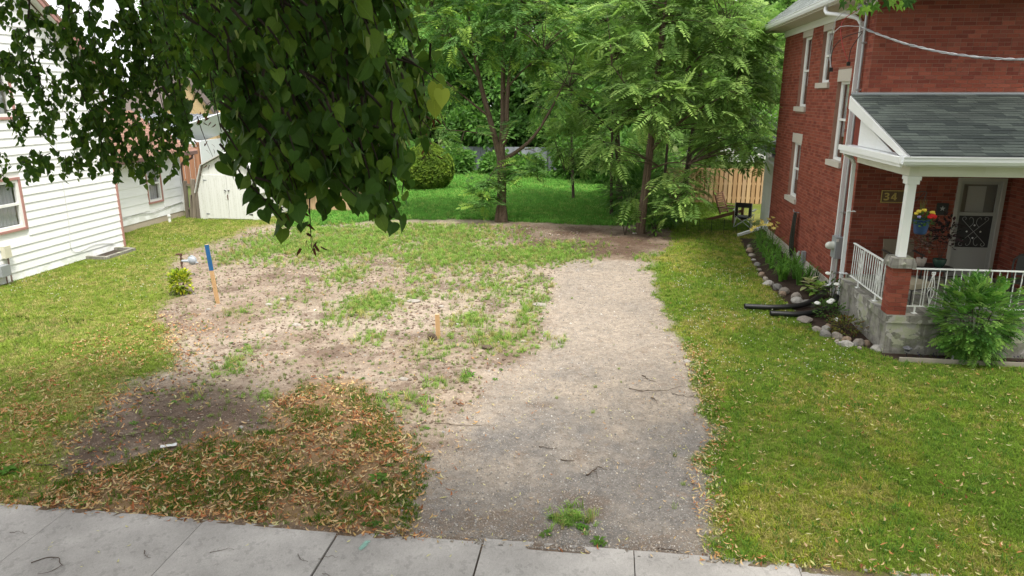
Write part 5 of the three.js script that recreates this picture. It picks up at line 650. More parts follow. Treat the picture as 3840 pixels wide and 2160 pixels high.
  limb([[-5, 3.6, -2.9], [-4.2, 5.6, -3.2], [-3.0, 6.3, -3.6], [-1.9, 6.3, -4.0], [-1.0, 5.9, -4.4]], [0.15, 0.12, 0.09, 0.06, 0.02]); limb([[-5, 3.9, -2.9], [-5.2, 5.7, -4.3], [-5.2, 6.4, -5.8], [-5.0, 6.1, -7.0]], [0.15, 0.12, 0.08, 0.03]); limb([[-4.9, 5, -2.8], [-3.4, 7, -1.8], [-1.5, 8, -0.8], [0.6, 8.2, -0.6]], [0.14, 0.1, 0.06, 0.02]); limb([[-4.9, 4.8, -2.8], [-6.4, 6.8, -2], [-7.8, 7.8, -1.4]], [0.14, 0.1, 0.03]);
  for (const [pts, z, r] of [[[[-4.9, 6.2], [-4.82, 5.31], [-4.73, 4.98], [-4.6, 4.72], [-4.46, 4.45], [-4.33, 4.19], [-4.19, 3.95]], -6.9, 0.026], [[[-5.2, 6.2], [-5.31, 5.32], [-5.37, 4.95], [-5.38, 4.65], [-5.33, 4.34], [-5.21, 3.99], [-5.17, 3.71]], -6.9, 0.018], [[[-5.4, 6.2], [-5.72, 5.33], [-5.8, 4.99], [-5.81, 4.73], [-5.74, 4.26]], -6.9, 0.016], [[[-4.6, 6.1], [-4.51, 5.3], [-4.52, 4.98], [-4.46, 4.79], [-4.46, 4.49], [-4.42, 4.15]], -6.85, 0.014], [[[-1.75, 6.3], [-1.69, 4.88], [-1.72, 4.69], [-1.7, 4.5], [-1.67, 4.35]], -4.15, 0.016], [[[-1.85, 6.3], [-1.82, 4.88], [-1.82, 4.61], [-1.81, 4.32], [-1.69, 4.1], [-1.51, 3.85], [-1.33, 3.65]], -4.05, 0.014], [[[-1.5, 6.2], [-1.45, 4.87], [-1.42, 4.58], [-1.29, 4.39], [-1.11, 4.21], [-1.02, 4.12]], -4.1, 0.012], [[[-3.3, 6.3], [-3.3, 5.2], [-3.35, 4.5], [-3.3, 4.0]], -5.9, 0.014]]) limb(pts.map(([x, y], i) => [x, y, i ? z : Math.max(z, -6.3) + (z < -6 ? -0.2 : 0)]), pts.map((_, i) => r * (1 - (0.75 * i) / (pts.length - 1))));
  const sh = V(5, 0.05, 2.9), shift = (e) => { e.p.add(sh); return e; };
  const eye = V(0, 4.3, 0), order = leaves.map((e) => [e.p.distanceTo(eye) / e.s, e]).sort((a, b) => a[0] - b[0]).map((e) => e[1]); order.forEach(shift); bracts.forEach(shift); brown.forEach(shift);
  const yellow = leafMat([0.34, 0.42, 0.06]);
  for (const e of order.slice(0, 290)) { const o = piece('leaf', heart, e.y ? yellow : lindenMats[e.t], T, e.p.toArray()); o.quaternion.copy(e.q); o.scale.setScalar(e.s); }
  const rest = order.slice(290); rest.forEach((e) => { const c = e.y ? [0.34, 0.42, 0.06] : lindenTones[e.t]; e.c = RGB(...c); });
  // the crown above the frame, which shades the sidewalk, the near ground and the porch front
  for (const [cx, cy, cz, rx, ry, rz, n] of [[-4.6, 8.4, -3.0, 5, 2.1, 4.2, 3800], [-0.5, 8.7, -1.8, 4, 1.9, 3.4, 2600], [-5.2, 7.4, -6.0, 2.2, 1.1, 1.8, 900], [-1.6, 7.0, -3.6, 1.6, 0.8, 1.3, 700]]) for (let i = 0; i < n; i++) { const a = rr(0, 6.283), u = rr(-1, 1), r = Math.pow(rnd(), 0.45), s = Math.sqrt(1 - u * u), p = V(cx + rx * r * s * Math.cos(a), cy + ry * r * u, cz + rz * r * s * Math.sin(a)); if (p.y < 6.2 || p.y < 4.6 + 0.17 * Math.hypot(p.x, p.z)) continue; rest.push({ p: p.add(sh), q: quat(rr(-1.4, 0.3), rr(0, 6.28), rr(-0.6, 0.6)), s: rr(0.22, 0.32), c: RGB(...lindenTones[(rnd() * 5) | 0]) }); }
  copies('foliage', heart, lindenAny, rest, T, 'stuff');
  const tw = part('twigs', lTwigs.map((g) => g.translate(sh.x, sh.y, sh.z)), barkDark, T, false); tw.userData.kind = 'stuff';
  const strip = meshOf([[-0.09, 0, 0], [0.09, 0, 0], [0.12, -0.5, 0.06], [-0.09, 0, 0], [0.12, -0.5, 0.06], [-0.12, -0.5, 0.06], [-0.12, -0.5, 0.06], [0.12, -0.5, 0.06], [0.02, -1, 0.2]].flat()); copies('bracts', strip, leafMat([1, 1, 1], { transmission: 0.45 }), bracts, T, 'stuff'); copies('dead_leaves', heart, leafMat([1, 1, 1], { transmission: 0.15 }), brown, T, 'stuff');
}
{ // a maple further along the street; only one sprig of it hangs into the frame
  const T = thing('maple_tree', 'street maple of which one leafy sprig hangs in front of the brick gable wall', 'tree', [7.4, -0.05, -2.7]);
  part('trunk', tube([V(0, -0.1, 0), V(0, 0.4, 0), V(0.05, 2.5, 0), V(-0.1, 5, 0), V(-0.3, 8.5, -0.4)], [0.45, 0.3, 0.26, 0.2, 0.06], 12, 20, 0.15), barkDark, T, false);
  const limb = (pts, r) => part('limb', tube(pts.map((p) => V(...p)), r, 8, pts.length * 4, 0.2), barkDark, T, false); limb([[0, 3.5, 0], [-2, 6, -1], [-4, 6.4, -1.8], [-5.2, 5.9, -2.2], [-5.8, 5.05, -2.3]], [0.14, 0.1, 0.05, 0.02, 0.006]); limb([[0, 4, 0], [-1.2, 6.8, -2.5], [-2.5, 8, -4.5]], [0.13, 0.08, 0.03]); limb([[0, 4.2, 0], [1.5, 6.5, -1.8], [2.6, 7.8, -3]], [0.12, 0.07, 0.03]); limb([[0, 4.6, 0], [0.2, 7.4, -3], [0.3, 8.9, -7]], [0.12, 0.08, 0.03]);
  const lobes = (() => { const R = [0.35, 0.6, 0.4, 0.85, 0.45, 1, 0.45, 0.85, 0.4, 0.6, 0.35], pos = []; for (let i = 0; i + 1 < R.length; i++) { const a = -2.5 + (5 * i) / (R.length - 1), b = -2.5 + (5 * (i + 1)) / (R.length - 1), P = (r, t) => [r * Math.sin(t) * 0.6, -0.25 - r * Math.cos(t) * 0.65, 0.1 * r * r]; pos.push(0, -0.25, 0.04, ...P(R[i], a), ...P(R[i + 1], b)); } return meshOf(pos); })(), list = [], m = leafMat([1, 1, 1]);
  for (let i = 0; i < 60; i++) { const t = rnd(); list.push({ p: V(lerp(-5.95, -5.55, t) + rr(-0.05, 0.05), 4.99 + rr(-0.06, 0.14) - 0.05 * Math.sin(t * 3), -2.3 + rr(-0.25, 0.25)), q: quat(rr(-0.5, 0.4), rr(-1, 1), rr(-0.8, 0.8)), s: rr(0.08, 0.11), c: greens([[0.09, 0.2, 0.03], [0.05, 0.12, 0.025], [0.16, 0.3, 0.04]]) }); }
  for (const [cx, cy, cz, rx, ry, rz, n] of [[-1.4, 8.8, -2.4, 4.8, 2.1, 4.4, 2000], [-3, 8.6, -3.6, 2.6, 1.5, 2.4, 400], [0.2, 9.2, -8.2, 4, 1.9, 3.8, 2400]]) for (let i = 0; i < n; i++) { const a = rr(0, 6.283), u = rr(-1, 1), r = Math.pow(rnd(), 0.45), s = Math.sqrt(1 - u * u), p = V(cx + rx * r * s * Math.cos(a), cy + ry * r * u, cz + rz * r * s * Math.sin(a)); if (p.y < 4.8 + 0.17 * Math.hypot(p.x + 7.4, p.z - 2.7)) continue; list.push({ p, q: quat(rr(-1.4, 0.3), rr(0, 6.28), rr(-0.6, 0.6)), s: rr(0.25, 0.36), c: greens([[0.05, 0.14, 0.02], [0.07, 0.17, 0.02]]) }); }
  copies('foliage', lobes, m, list, T, 'stuff');
}

// ------------------------------------------------------------------ ground cover: grass, weeds, litter, stones
rnd = RNG(404);
function tuftGeo(n, h, w, lean, spread) { // blades with a bend, two quads and a tip as three triangles
  const pos = []; for (let i = 0; i < n; i++) { const a = rr(0, 6.283), l = h * rr(0.55, 1.1), b = V(rr(-1, 1) * spread, -0.01, rr(-1, 1) * spread), d = V(Math.cos(a), 0, Math.sin(a)), s = V(-d.z, 0, d.x).multiplyScalar(w / 2), le = lean * rr(0.3, 1.2), m = b.clone().addScaledVector(d, l * le * 0.35).add(V(0, l * 0.62, 0)), t = b.clone().addScaledVector(d, l * le).add(V(0, l * (1 - 0.3 * le), 0)), b1 = b.clone().sub(s), b2 = b.clone().add(s), m1 = m.clone().addScaledVector(s, -0.8), m2 = m.clone().addScaledVector(s, 0.8); for (const q of [b1, b2, m2, b1, m2, m1, m1, m2, t]) pos.push(q.x, q.y, q.z); } return meshOf(pos);
}
const lawnTuft = [tuftGeo(11, 0.055, 0.006, 0.9, 0.028), tuftGeo(10, 0.045, 0.006, 1.1, 0.03), tuftGeo(9, 0.06, 0.005, 0.7, 0.024)], weedTuft = [tuftGeo(12, 0.13, 0.009, 1.0, 0.03), tuftGeo(9, 0.17, 0.01, 0.8, 0.025), tuftGeo(14, 0.1, 0.01, 1.3, 0.04)], longTuft = [tuftGeo(12, 0.12, 0.01, 0.9, 0.06), tuftGeo(12, 0.1, 0.012, 1.1, 0.07)];
const rosette = (() => { const pos = []; for (let i = 0; i < 7; i++) { const a = i * 0.9 + rr(-0.2, 0.2), d = V(Math.cos(a), 0, Math.sin(a)), s = V(-d.z, 0, d.x), l = rr(0.7, 1.1), b = V(0, 0, 0), m = d.clone().multiplyScalar(0.5 * l).add(V(0, 0.3, 0)), t = d.clone().multiplyScalar(l).add(V(0, 0.18, 0)); for (const q of [b, m.clone().addScaledVector(s, 0.2), m, m, m.clone().addScaledVector(s, 0.2), t, b, m, m.clone().addScaledVector(s, -0.2), m, t, m.clone().addScaledVector(s, -0.2)]) pos.push(q.x, q.y, q.z); } return meshOf(pos); })();
const grassMat = leafMat([1, 1, 1], { transmission: 0.35, specularIntensity: 0.12 });
const greenPatch = (x, z) => clamp((n2(x, z, 4.3) - 0.5) * 4 + 0.9 * Math.exp(-(((z + 6.75) / 0.28) ** 2)) * smoothstep(x, -5.2, -4.4) + 0.6 * Math.exp(-(((z + 9.5) / 0.35) ** 2)), 0, 1);
const covers = {}; const put = (k, v, e) => { const c = (covers[k] ??= {}); (c[v] ??= []).push(e); };
const onGround = (x, z, dy = 0) => V(x, height(x, z) + dy, z), col = RGB;
const inHouse = (x, z) => (x > 5.0 && z < -12.0) || (x > 4.78 && z > -15.1 && z < -12.35) || (x < -13.97 && z < -11.4 && z > -19) || (x < -15.4 && z < -18.9 && z > -24.5) || (x > -14.6 && x < -12.15 && z < -23.85 && z > -26.2) || (x > -13.98 && x < -13.2 && z > -18.56 && z < -17.1);
const D2 = (x, z) => Math.hypot(x, z, 4.3);
for (let z = -6.12; z > -24; ) { // mown lawns
  const step = 0.03 + 0.0028 * Math.max(0, -z - 6); z -= step;
  for (let x = -15.5 + rnd() * step; x < 9; x += step) {
    if (!inView(x, z) || inHouse(x, z)) continue; const px = x + rr(-1, 1) * step * 0.8, pz = z + rr(-1, 1) * step * 0.8, Z = zones(px, pz); if (Z.bed) continue;
    const big = step / 0.034;
    if (Z.right > 0.25) { // greener, thick
      if (rnd() > Math.min(1, Z.right * 1.25)) continue; const dry = clamp((n2(px, pz, 6.2) - 0.46) * 3 + (n1(px, pz, 15) - 0.5) * 1.6 + (n3(px, pz, 9) - 0.5) * 0.8, 0, 1);
      const k = rr(0.65, 1.3), c = rnd() < dry * 0.55 ? col(0.4 * k, 0.36 * k, 0.11 * k) : col((0.19 + 0.1 * dry) * k, (0.305 + 0.04 * dry) * k, 0.036 * k); put('right', (rnd() * 3) | 0, { p: onGround(px, pz), q: quat(rr(-0.2, 0.2), rr(0, 6.28), rr(-0.2, 0.2)), s: rr(0.7, 1.35) * (0.7 + 0.6 * n2(px, pz, 2.7)) * (0.75 + 0.25 * big), c }); if (rnd() < 0.035 * big) put('right', 2, { p: onGround(px, pz), q: quat(rr(-0.4, 0.4), rr(0, 6.28), rr(-0.4, 0.4)), s: rr(1.5, 2.1), c: RGB(0.1, 0.21, 0.03) });
    } else if (Z.left > 0.25) {
      if (rnd() > Math.min(1, Z.left * 1.1) * (0.55 + 0.45 * smoothstep(-pz, 8, 11))) continue; const dry = clamp(0.25 + (n2(px, pz, 3.2) - 0.5) * 2 + smoothstep(-pz, 13, 9) * 0.25, 0, 1), k = rr(0.7, 1.3), c = rnd() < dry * 0.75 ? col(0.42 * k, 0.38 * k, 0.14 * k) : col(0.24 * k, 0.32 * k, 0.05 * k); put('left', (rnd() * 3) | 0, { p: onGround(px, pz), q: quat(rr(-0.25, 0.25), rr(0, 6.28), rr(-0.25, 0.25)), s: rr(0.65, 1.3) * (0.7 + 0.6 * n2(px, pz, 2.7)) * (0.75 + 0.25 * big), c }); if (rnd() < 0.03 * big) put('left', 2, { p: onGround(px, pz), q: quat(rr(-0.4, 0.4), rr(0, 6.28), rr(-0.4, 0.4)), s: rr(1.4, 2), c: RGB(0.15, 0.26, 0.04) });
    } else if (Z.island > 0.3) { if (rnd() > 0.08 + 0.7 * greenPatch(px, pz)) continue; const k = rr(0.6, 1.2); put('strip', (rnd() * 3) | 0, { p: onGround(px, pz), q: quat(rr(-0.3, 0.3), rr(0, 6.28), rr(-0.3, 0.3)), s: rr(0.8, 1.4), c: rnd() < 0.25 ? col(0.3 * k, 0.22 * k, 0.06 * k) : col(0.08 * k, 0.17 * k, 0.014 * k) }); }
    else if (Z.weed > 0.08 && rnd() < Math.pow(Z.weed, 1.3) * (n2(px, pz, 2.9) > 0.44 ? 1 : 0.5) * (1 + 0.9 * smoothstep(-pz, 16.5, 19)) * Math.min(1, big * 0.55)) { const k = rr(0.7, 1.3); put('weed', (rnd() * 3) | 0, { p: onGround(px, pz), q: quat(rr(-0.25, 0.25), rr(0, 6.28), rr(-0.25, 0.25)), s: rr(0.35, 1.05) * (0.8 + 0.2 * big), c: rnd() < 0.22 ? col(0.36 * k, 0.33 * k, 0.12 * k) : col(0.2 * k, 0.33 * k, 0.06 * k) }); }
    else if (rnd() < (Z.drive > 0.4 ? 0.0006 : Z.bare > 0.4 ? 0.04 : 0.06)) { const k = rr(0.7, 1.3); put('weed', (rnd() * 3) | 0, { p: onGround(px, pz), q: quat(0, rr(0, 6.28), 0), s: rr(0.25, 0.7), c: col(0.18 * k, 0.25 * k, 0.06 * k) }); }
  }
}
for (let z = -22.2; z > -43; ) { const step = 0.085 + 0.004 * (-z - 22); z -= step; for (let x = -15.5 + rnd() * step; x < 8; x += step) { // long back grass, and the mown lawn behind the brick house
  if (!inView(x, z, 1.5) || inHouse(x, z)) continue; const px = x + rr(-1, 1) * step * 0.8, pz = z + rr(-1, 1) * step * 0.8, k = rr(0.7, 1.3), right = px > 2.2 + (rnd() - 0.5) * 0.3; if (right && pz > -24) continue; if (!right && pz > -33 && zones(px, pz).back < 0.4) continue;
  put('back', (rnd() * 2) | 0, { p: pz > -32.8 ? onGround(px, pz) : V(px, -0.06, pz), q: quat(rr(-0.2, 0.2), rr(0, 6.28), rr(-0.2, 0.2)), s: (right ? 0.7 : 1.15) * rr(0.8, 1.3) * (1 + (-z - 22) * 0.04), c: right ? col(0.14 * k, 0.25 * k, 0.025 * k) : rnd() < 0.15 ? col(0.24 * k, 0.36 * k, 0.08 * k) : col(0.12 * k, 0.3 * k, 0.045 * k) });
} }
for (let i = 0; i < 2600; i++) { const a = rr(0, 6.28), r = Math.sqrt(rnd()), px = -2.6 + Math.cos(a) * r * 4.2, pz = -33.5 + Math.sin(a) * r * 4.5, k = rr(0.7, 1.3); put('cover', 0, { p: V(px, pz > -32.8 ? height(px, pz) : -0.06, pz), q: quat(rr(-0.2, 0.2), rr(0, 6.28), rr(-0.2, 0.2)), s: rr(0.1, 0.19), c: col(0.07 * k, 0.24 * k, 0.04 * k) }); }
for (let i = 0; i < 900; i++) { const px = rr(-8, 5), pz = rr(-6.2, -14), Z = zones(px, pz); if (inHouse(px, pz)) continue; const ok = Z.island > 0.5 ? 0.6 : Z.left > 0.5 ? 0.05 : Z.right > 0.5 ? 0.1 : Z.drive > 0.5 ? 0 : 0.12; if (rnd() > ok) continue; const k = rr(0.7, 1.3); put('broad', 0, { p: onGround(px, pz, 0.005), q: quat(rr(-0.15, 0.15), rr(0, 6.28), rr(-0.15, 0.15)), s: rr(0.035, 0.075), c: col(0.07 * k, 0.15 * k, 0.025 * k) }); }
for (const [px, pz, s] of [[-0.29, -6.62, 0.09], [-0.2, -6.75, 0.08], [-0.42, -6.7, 0.08], [-0.15, -6.55, 0.07], [0.05, -6.32, 0.08], [-0.5, -6.4, 0.05], [-2.07, -10.44, 0.1], [-2.12, -10.4, 0.08], [-2.5, -7.2, 0.12], [-6.9, -6.75, 0.13]]) for (let j = 0; j < 3; j++) put('broad', 0, { p: onGround(px + rr(-0.04, 0.04), pz + rr(-0.04, 0.04), 0.005), q: quat(rr(-0.3, 0.3), rr(0, 6.28), rr(-0.3, 0.3)), s: s * rr(0.8, 1.2), c: col(0.08, rr(0.14, 0.2), 0.025) });
const stuffThing = (name, label, category, geos, m, lists) => { const o = new THREE.Group(); o.name = name; o.userData = { label, category, kind: 'stuff' }; scene.add(o); geos.forEach((g, i) => lists?.[i]?.length && copies('tufts', g, m, lists[i], o, 'stuff')); };
stuffThing('lawn_grass', 'mown green grass of the lawn beside the brick house', 'grass', lawnTuft, grassMat, covers.right); stuffThing('dry_lawn_grass', 'mown yellowish grass of the lawn beside the white house', 'grass', lawnTuft, grassMat, covers.left); stuffThing('verge_grass', 'dark grass showing through the litter along the sidewalk', 'grass', lawnTuft, grassMat, covers.strip); stuffThing('weed_grass', 'pale green weeds sprouting in tufts on the bare lot', 'weeds', weedTuft, grassMat, covers.weed); stuffThing('back_grass', 'long bright grass at the back of the yard', 'grass', longTuft, grassMat, covers.back); stuffThing('ground_cover', 'leafy ground cover in front of the metal fence', 'ground cover', [rosette], grassMat, covers.cover); stuffThing('broadleaf_weeds', 'small broadleaf weeds in the verge and the lot', 'weeds', [rosette], grassMat, covers.broad);
{ // clover heads in the lawns
  const list = []; for (let i = 0; i < 1500; i++) { const right = rnd() < 0.6, px = right ? rr(1.6, 4.3) : rr(-14, -9), pz = right ? rr(-19, -11) : rr(-21, -12), Z = zones(px, pz); if ((right ? Z.right : Z.left) < 0.9 || inHouse(px, pz) || Z.bed || n2(px, pz, 3) < 0.52) continue; list.push({ p: onGround(px, pz, 0.05), q: quat(0, 0, 0), s: rr(0.006, 0.01) }); }
  const o = copies('clover_flowers', new THREE.IcosahedronGeometry(1, 0), mat([0.62, 0.62, 0.52], 0.9), list, scene, 'stuff'); Object.assign(o.userData, { label: 'tiny white clover heads dotted through the lawns', category: 'clover' });
}
{ // linden bracts and dry leaves: papery curled strips
  const bract = (curl, w) => { const pos = [], n = 4, P = (t, s) => { const a = (t - 0.5) * curl; return V(Math.sin(a) / curl * 1 + 0, (1 - Math.cos(a)) / curl * 0.9, s * w * Math.sin(Math.PI * clamp(t, 0.06, 0.96)) + 0.12 * Math.sin(t * 3)); }; for (let i = 0; i < n; i++) { const a = P(i / n, -1), b = P(i / n, 1), c = P((i + 1) / n, -1), d = P((i + 1) / n, 1); for (const q of [a, c, b, b, c, d]) pos.push(q.x, q.y, q.z); } return meshOf(pos); };
  const G = [bract(1.2, 0.12), bract(2.2, 0.14), bract(0.6, 0.11)], lists = [[], [], []], cols = [[0.5, 0.29, 0.13], [0.42, 0.2, 0.08], [0.33, 0.12, 0.05], [0.52, 0.37, 0.2], [0.2, 0.08, 0.035], [0.44, 0.3, 0.12]];
  const drop = (px, pz, s, pale) => { const c = pale ? [[0.5, 0.45, 0.25], [0.45, 0.43, 0.18], [0.46, 0.34, 0.18]][(rnd() * 3) | 0] : cols[(rnd() * 6) | 0], k = rr(0.75, 1.15); lists[(rnd() * 3) | 0].push({ p: onGround(px, pz, zones(px, pz).right > 0.5 ? rr(0.03, 0.065) : rr(0.008, 0.045)), q: quat(rr(-0.5, 0.5), rr(0, 6.28), rr(-0.5, 0.5)), s, c: RGB(c[0] * k, c[1] * k, c[2] * k) }); };
  for (let i = 0; i < 52000; i++) { // thick along the walk and over the verge, thinner up the left lawn
    const px = rr(-9.5, -1.6), pz = rr(-6.1, -13), Z = zones(px, pz); if (!inView(px, pz)) continue; const near = smoothstep(-pz, 13, 7), edge = fld('left', px, pz), green = greenPatch(px, pz);
    const d = Math.max(Z.island * (1 - 0.5 * green), Z.left * (0.08 + 0.7 * near) * (edge > -1.4 ? 1 : edge > -3 ? 0.7 : 0.4), Z.dark * 0.07, 0.06 * near, Math.exp(-Math.abs(edge) * 2.2) * 0.55) * clamp((n2(px, pz, 4.1) - 0.33) * 3.2, 0.22, 1); if (rnd() < d) drop(px, pz, rnd() < 0.2 ? rr(0.02, 0.045) : rr(0.05, 0.1), rnd() < 0.14);
  }
  for (let i = 0; i < 5200; i++) { const px = rr(1.1, 7.8), pz = rr(-6.1, -15), Z = zones(px, pz); if (!inView(px, pz) || inHouse(px, pz) || Z.bed) continue; if (rnd() < (Z.right > 0.5 ? 0.85 * smoothstep(-pz, 17, 8) * clamp((n2(px, pz, 3.7) - 0.34) * 3.4, 0.12, 1) : 0.3)) drop(px, pz, rr(0.03, 0.085), rnd() < 0.6); }
  for (let i = 0; i < 900; i++) { const t = rnd(), pz = lerp(-6.1, -12.5, t), px = 1.2 + 0.35 * smoothstep(-pz, 7.8, 9) + rr(-0.16, 0.2); drop(px, pz, rr(0.04, 0.08), rnd() < 0.4); }
  for (let i = 0; i < 340; i++) drop(rr(-1.9, 1.2), rr(-6.1, -11) , rr(0.035, 0.06), rnd() < 0.7); for (let i = 0; i < 900; i++) { const px = rr(-10, -1), pz = rr(-9, -22); if (zones(px, pz).left < 0.3) drop(px, pz, rr(0.04, 0.07), rnd() < 0.6); }
  for (let i = 0; i < 520; i++) { const px = rr(-7, 4), pz = -6.12 + rr(-0.1, 0.06) * 1; if (px > -1.6 && px < 1 && rnd() < 0.75) continue; drop(px, pz, rr(0.04, 0.08), rnd() < 0.3); }
  for (let i = 0; i < 26; i++) lists[i % 3].push({ p: V(rr(-6, 3), 0.01, rr(-6, -5.2)), q: quat(rr(-0.2, 0.2), rr(0, 6.28), rr(-0.2, 0.2)), s: rr(0.03, 0.06), c: RGB(0.5, 0.47, 0.22) });
  const o = new THREE.Group(); o.name = 'leaf_litter'; o.userData = { label: 'dry curled bracts and leaves strewn over the verge and lawns', category: 'leaf litter', kind: 'stuff' }; scene.add(o); G.forEach((g, i) => copies('litter', g, leafMat([1, 1, 1], { transmission: 0.2 }), lists[i], o, 'stuff'));
}
const rockGeo = (seed, flat = 0.65, d = 1) => { const r = RNG(seed), g = new THREE.IcosahedronGeometry(1, d), p = g.attributes.position, ox = r() * 400, key = {}; for (let k = 0; k < p.count; k++) { const q = V().fromBufferAttribute(p, k), id = q.toArray().map((v) => v.toFixed(3)).join(); const s = (key[id] ??= 0.6 + 0.75 * smp(N1, q.x * 90 + ox, q.y * 90 + q.z * 75 + ox)); p.setXYZ(k, q.x * s, q.y * s * flat, q.z * s); } g.computeVertexNormals(); return g; };
{ // loose stone on the drive and the lot
  const R = [rockGeo(1, 0.6, 0), rockGeo(2, 0.7, 0), rockGeo(3, 0.5, 0)], drv = [[], [], []], lot = [[], [], []], stoneCol = () => { const k = rr(0.55, 1.25), t = rnd(); return t < 0.55 ? RGB(0.26 * k, 0.245 * k, 0.23 * k) : t < 0.95 ? RGB(0.32 * k, 0.275 * k, 0.225 * k) : RGB(0.46 * k, 0.44 * k, 0.41 * k); };
  for (let i = 0; i < 30000; i++) { const px = rr(-2.2, 1.8), pz = -6.1 - 13 * Math.pow(rnd(), 1.7), Z = zones(px, pz); if (Z.drive < 0.35) continue; drv[i % 3].push({ p: onGround(px, pz, 0.0), q: quat(rr(-1, 1), rr(0, 6.28), rr(-1, 1)), s: rr(0.004, 0.011) * (rnd() < 0.06 ? 1.7 : 1) * (1 + (-pz - 6) * 0.02), c: stoneCol() }); }
  for (let i = 0; i < 15000; i++) { const px = rr(-11.5, -0.8), pz = rr(-6.8, -24), Z = zones(px, pz); if (Z.left > 0.4 || Z.back > 0.4 || Z.drive > 0.5 || Z.island > 0.5 || !inView(px, pz)) continue; const big = rnd(); lot[i % 3].push({ p: onGround(px, pz, 0.002), q: quat(rr(-0.5, 0.5), rr(0, 6.28), rr(-0.5, 0.5)), s: (big < 0.04 ? rr(0.025, 0.045) : rr(0.006, 0.018)) * (1 + (-pz - 8) * 0.015), c: rnd() < 0.35 ? RGB(0.13, 0.09, 0.065) : rnd() < 0.65 ? RGB(0.26, 0.2, 0.155) : stoneCol() }); }
  for (let i = 0; i < 5000; i++) { const px = rr(-9.5, -1), pz = rr(-8, -20), Z = zones(px, pz); if (Z.left > 0.3 || Z.drive > 0.4 || Z.island > 0.4 || n2(px, pz, 6.1) < 0.5) continue; lot[i % 3].push({ p: onGround(px, pz, 0.004), q: quat(rr(-0.6, 0.6), rr(0, 6.28), rr(-0.6, 0.6)), s: rr(0.012, 0.042) * rr(0.6, 1.1), c: RGB(0.15, 0.11, 0.083) }); }
  const m = mat([1, 1, 1], 0.92), mk = (name, label, cat, L) => { const o = new THREE.Group(); o.name = name; o.userData = { label, category: cat, kind: 'stuff' }; scene.add(o); R.forEach((g, i) => copies('stones', g, m, L[i], o, 'stuff')); }; mk('gravel', 'loose crushed stone of the driveway', 'gravel', drv); mk('pebbles', 'pebbles and soil crumbs on the bare lot', 'pebbles', lot);
}

// ------------------------------------------------------------------ things on the lot
rnd = RNG(505);
const woodMap = (c, lo = 0.75) => mat(c, 0.8, { map: tint(N2, 5, 1, [lo, lo, lo], [1.15, 1.15, 1.15], [0.12, 0.9]), bumpMap: bumpFine, bumpScale: 0.001 });
{
  const lumber = woodMap([0.5, 0.31, 0.15]), blue = mat([0.012, 0.1, 0.26], 0.5, { map: tint(N2, 3, 1, [0.8, 0.8, 0.8], [1.15, 1.15, 1.15], [0.1, 0.4]) });
  const S = thing('survey_stake', 'tall wooden survey stake with a blue painted top', 'stake', [-8.24, -0.02, -13.86], -0.1); S.rotation.z = 0.09; part('shaft', [bx(-0.039, 0.039, -0.15, 0.72, -0.02, 0.02)], lumber, S); part('painted_top', [bx(-0.0395, 0.0395, 0.72, 1.28, -0.0205, 0.0205)], blue, S); part('cut_end', [bx(-0.0385, 0.0385, 1.2805, 1.284, -0.0195, 0.0195)], woodMap([0.6, 0.45, 0.28]), S); part('nail', [rod(V(0.01, 0.35, 0.015), V(0.01, 0.35, 0.026), 0.004)], blackPlastic, S);
  const s2 = thing('survey_stake', 'short bare wooden survey stake beside a clod of soil', 'stake', [-2.99, -0.02, -12.22], 0.1); s2.rotation.z = 0.02; part('shaft', [bx(-0.04, 0.04, -0.15, 0.46, -0.02, 0.02)], lumber, s2); part('cut_end', [bx(-0.039, 0.039, 0.4602, 0.463, -0.019, 0.019)], woodMap([0.6, 0.45, 0.28]), s2);
  solo('soil_clod', 'dark lumpy clod of soil at the foot of the short stake', 'soil', rockGeo(44, 0.8, 2).scale(0.09, 0.1, 0.08), mat([0.1, 0.075, 0.055], 1, { bumpMap: bumpRough, bumpScale: 0.03 }), [-3.07, 0.05, -12.08]); solo('soil_clod', 'low dark clod of soil beside the edge of the drive', 'soil', rockGeo(45, 0.5, 2).scale(0.1, 0.07, 0.07), mat([0.1, 0.075, 0.055], 1, { bumpMap: bumpRough, bumpScale: 0.03 }), [-2.0, 0.02, -11.75]);
}
{ // gas riser with a regulator
  const g = thing('gas_riser', 'rusty gas riser pipe with a round grey regulator', 'gas riser', [-10.35, -0.02, -16.0]), rust = mat([0.1, 0.055, 0.04], 0.9, { bumpMap: bumpFine, bumpScale: 0.002 }), grey = mat([0.33, 0.36, 0.4], 0.5);
  part('pipe', [rod(V(0, -0.1, 0), V(0, 0.52, 0), 0.018, 0.018, 10), rod(V(0, 0.3, 0), V(0, 0.36, 0), 0.03, 0.03, 10), rod(V(0, 0.42, 0), V(0, 0.46, 0), 0.028, 0.028, 10)], rust, g); part('valve', [tube([V(0, 0.52, 0), V(-0.02, 0.55, 0), V(-0.12, 0.54, 0.02)], [0.026, 0.024, 0.016], 8), bx(-0.02, 0.03, 0.5, 0.57, -0.02, 0.02)], rust, g);
  const reg = part('regulator', [new THREE.SphereGeometry(0.105, 18, 12).scale(1, 1, 0.62).translate(0.27, 0.4, -0.03), new THREE.CylinderGeometry(0.118, 0.118, 0.02, 20).rotateX(Math.PI / 2).translate(0.27, 0.4, -0.03), rod(V(0.02, 0.38, 0), V(0.22, 0.39, 0.02), 0.03, 0.04, 12), rod(V(0.36, 0.35, -0.03), V(0.42, 0.34, -0.03), 0.02, 0.02, 8)], grey, g); part('cap', [rod(V(0.27, 0.49, -0.03), V(0.27, 0.52, -0.03), 0.03, 0.03, 10)], grey, reg);
}
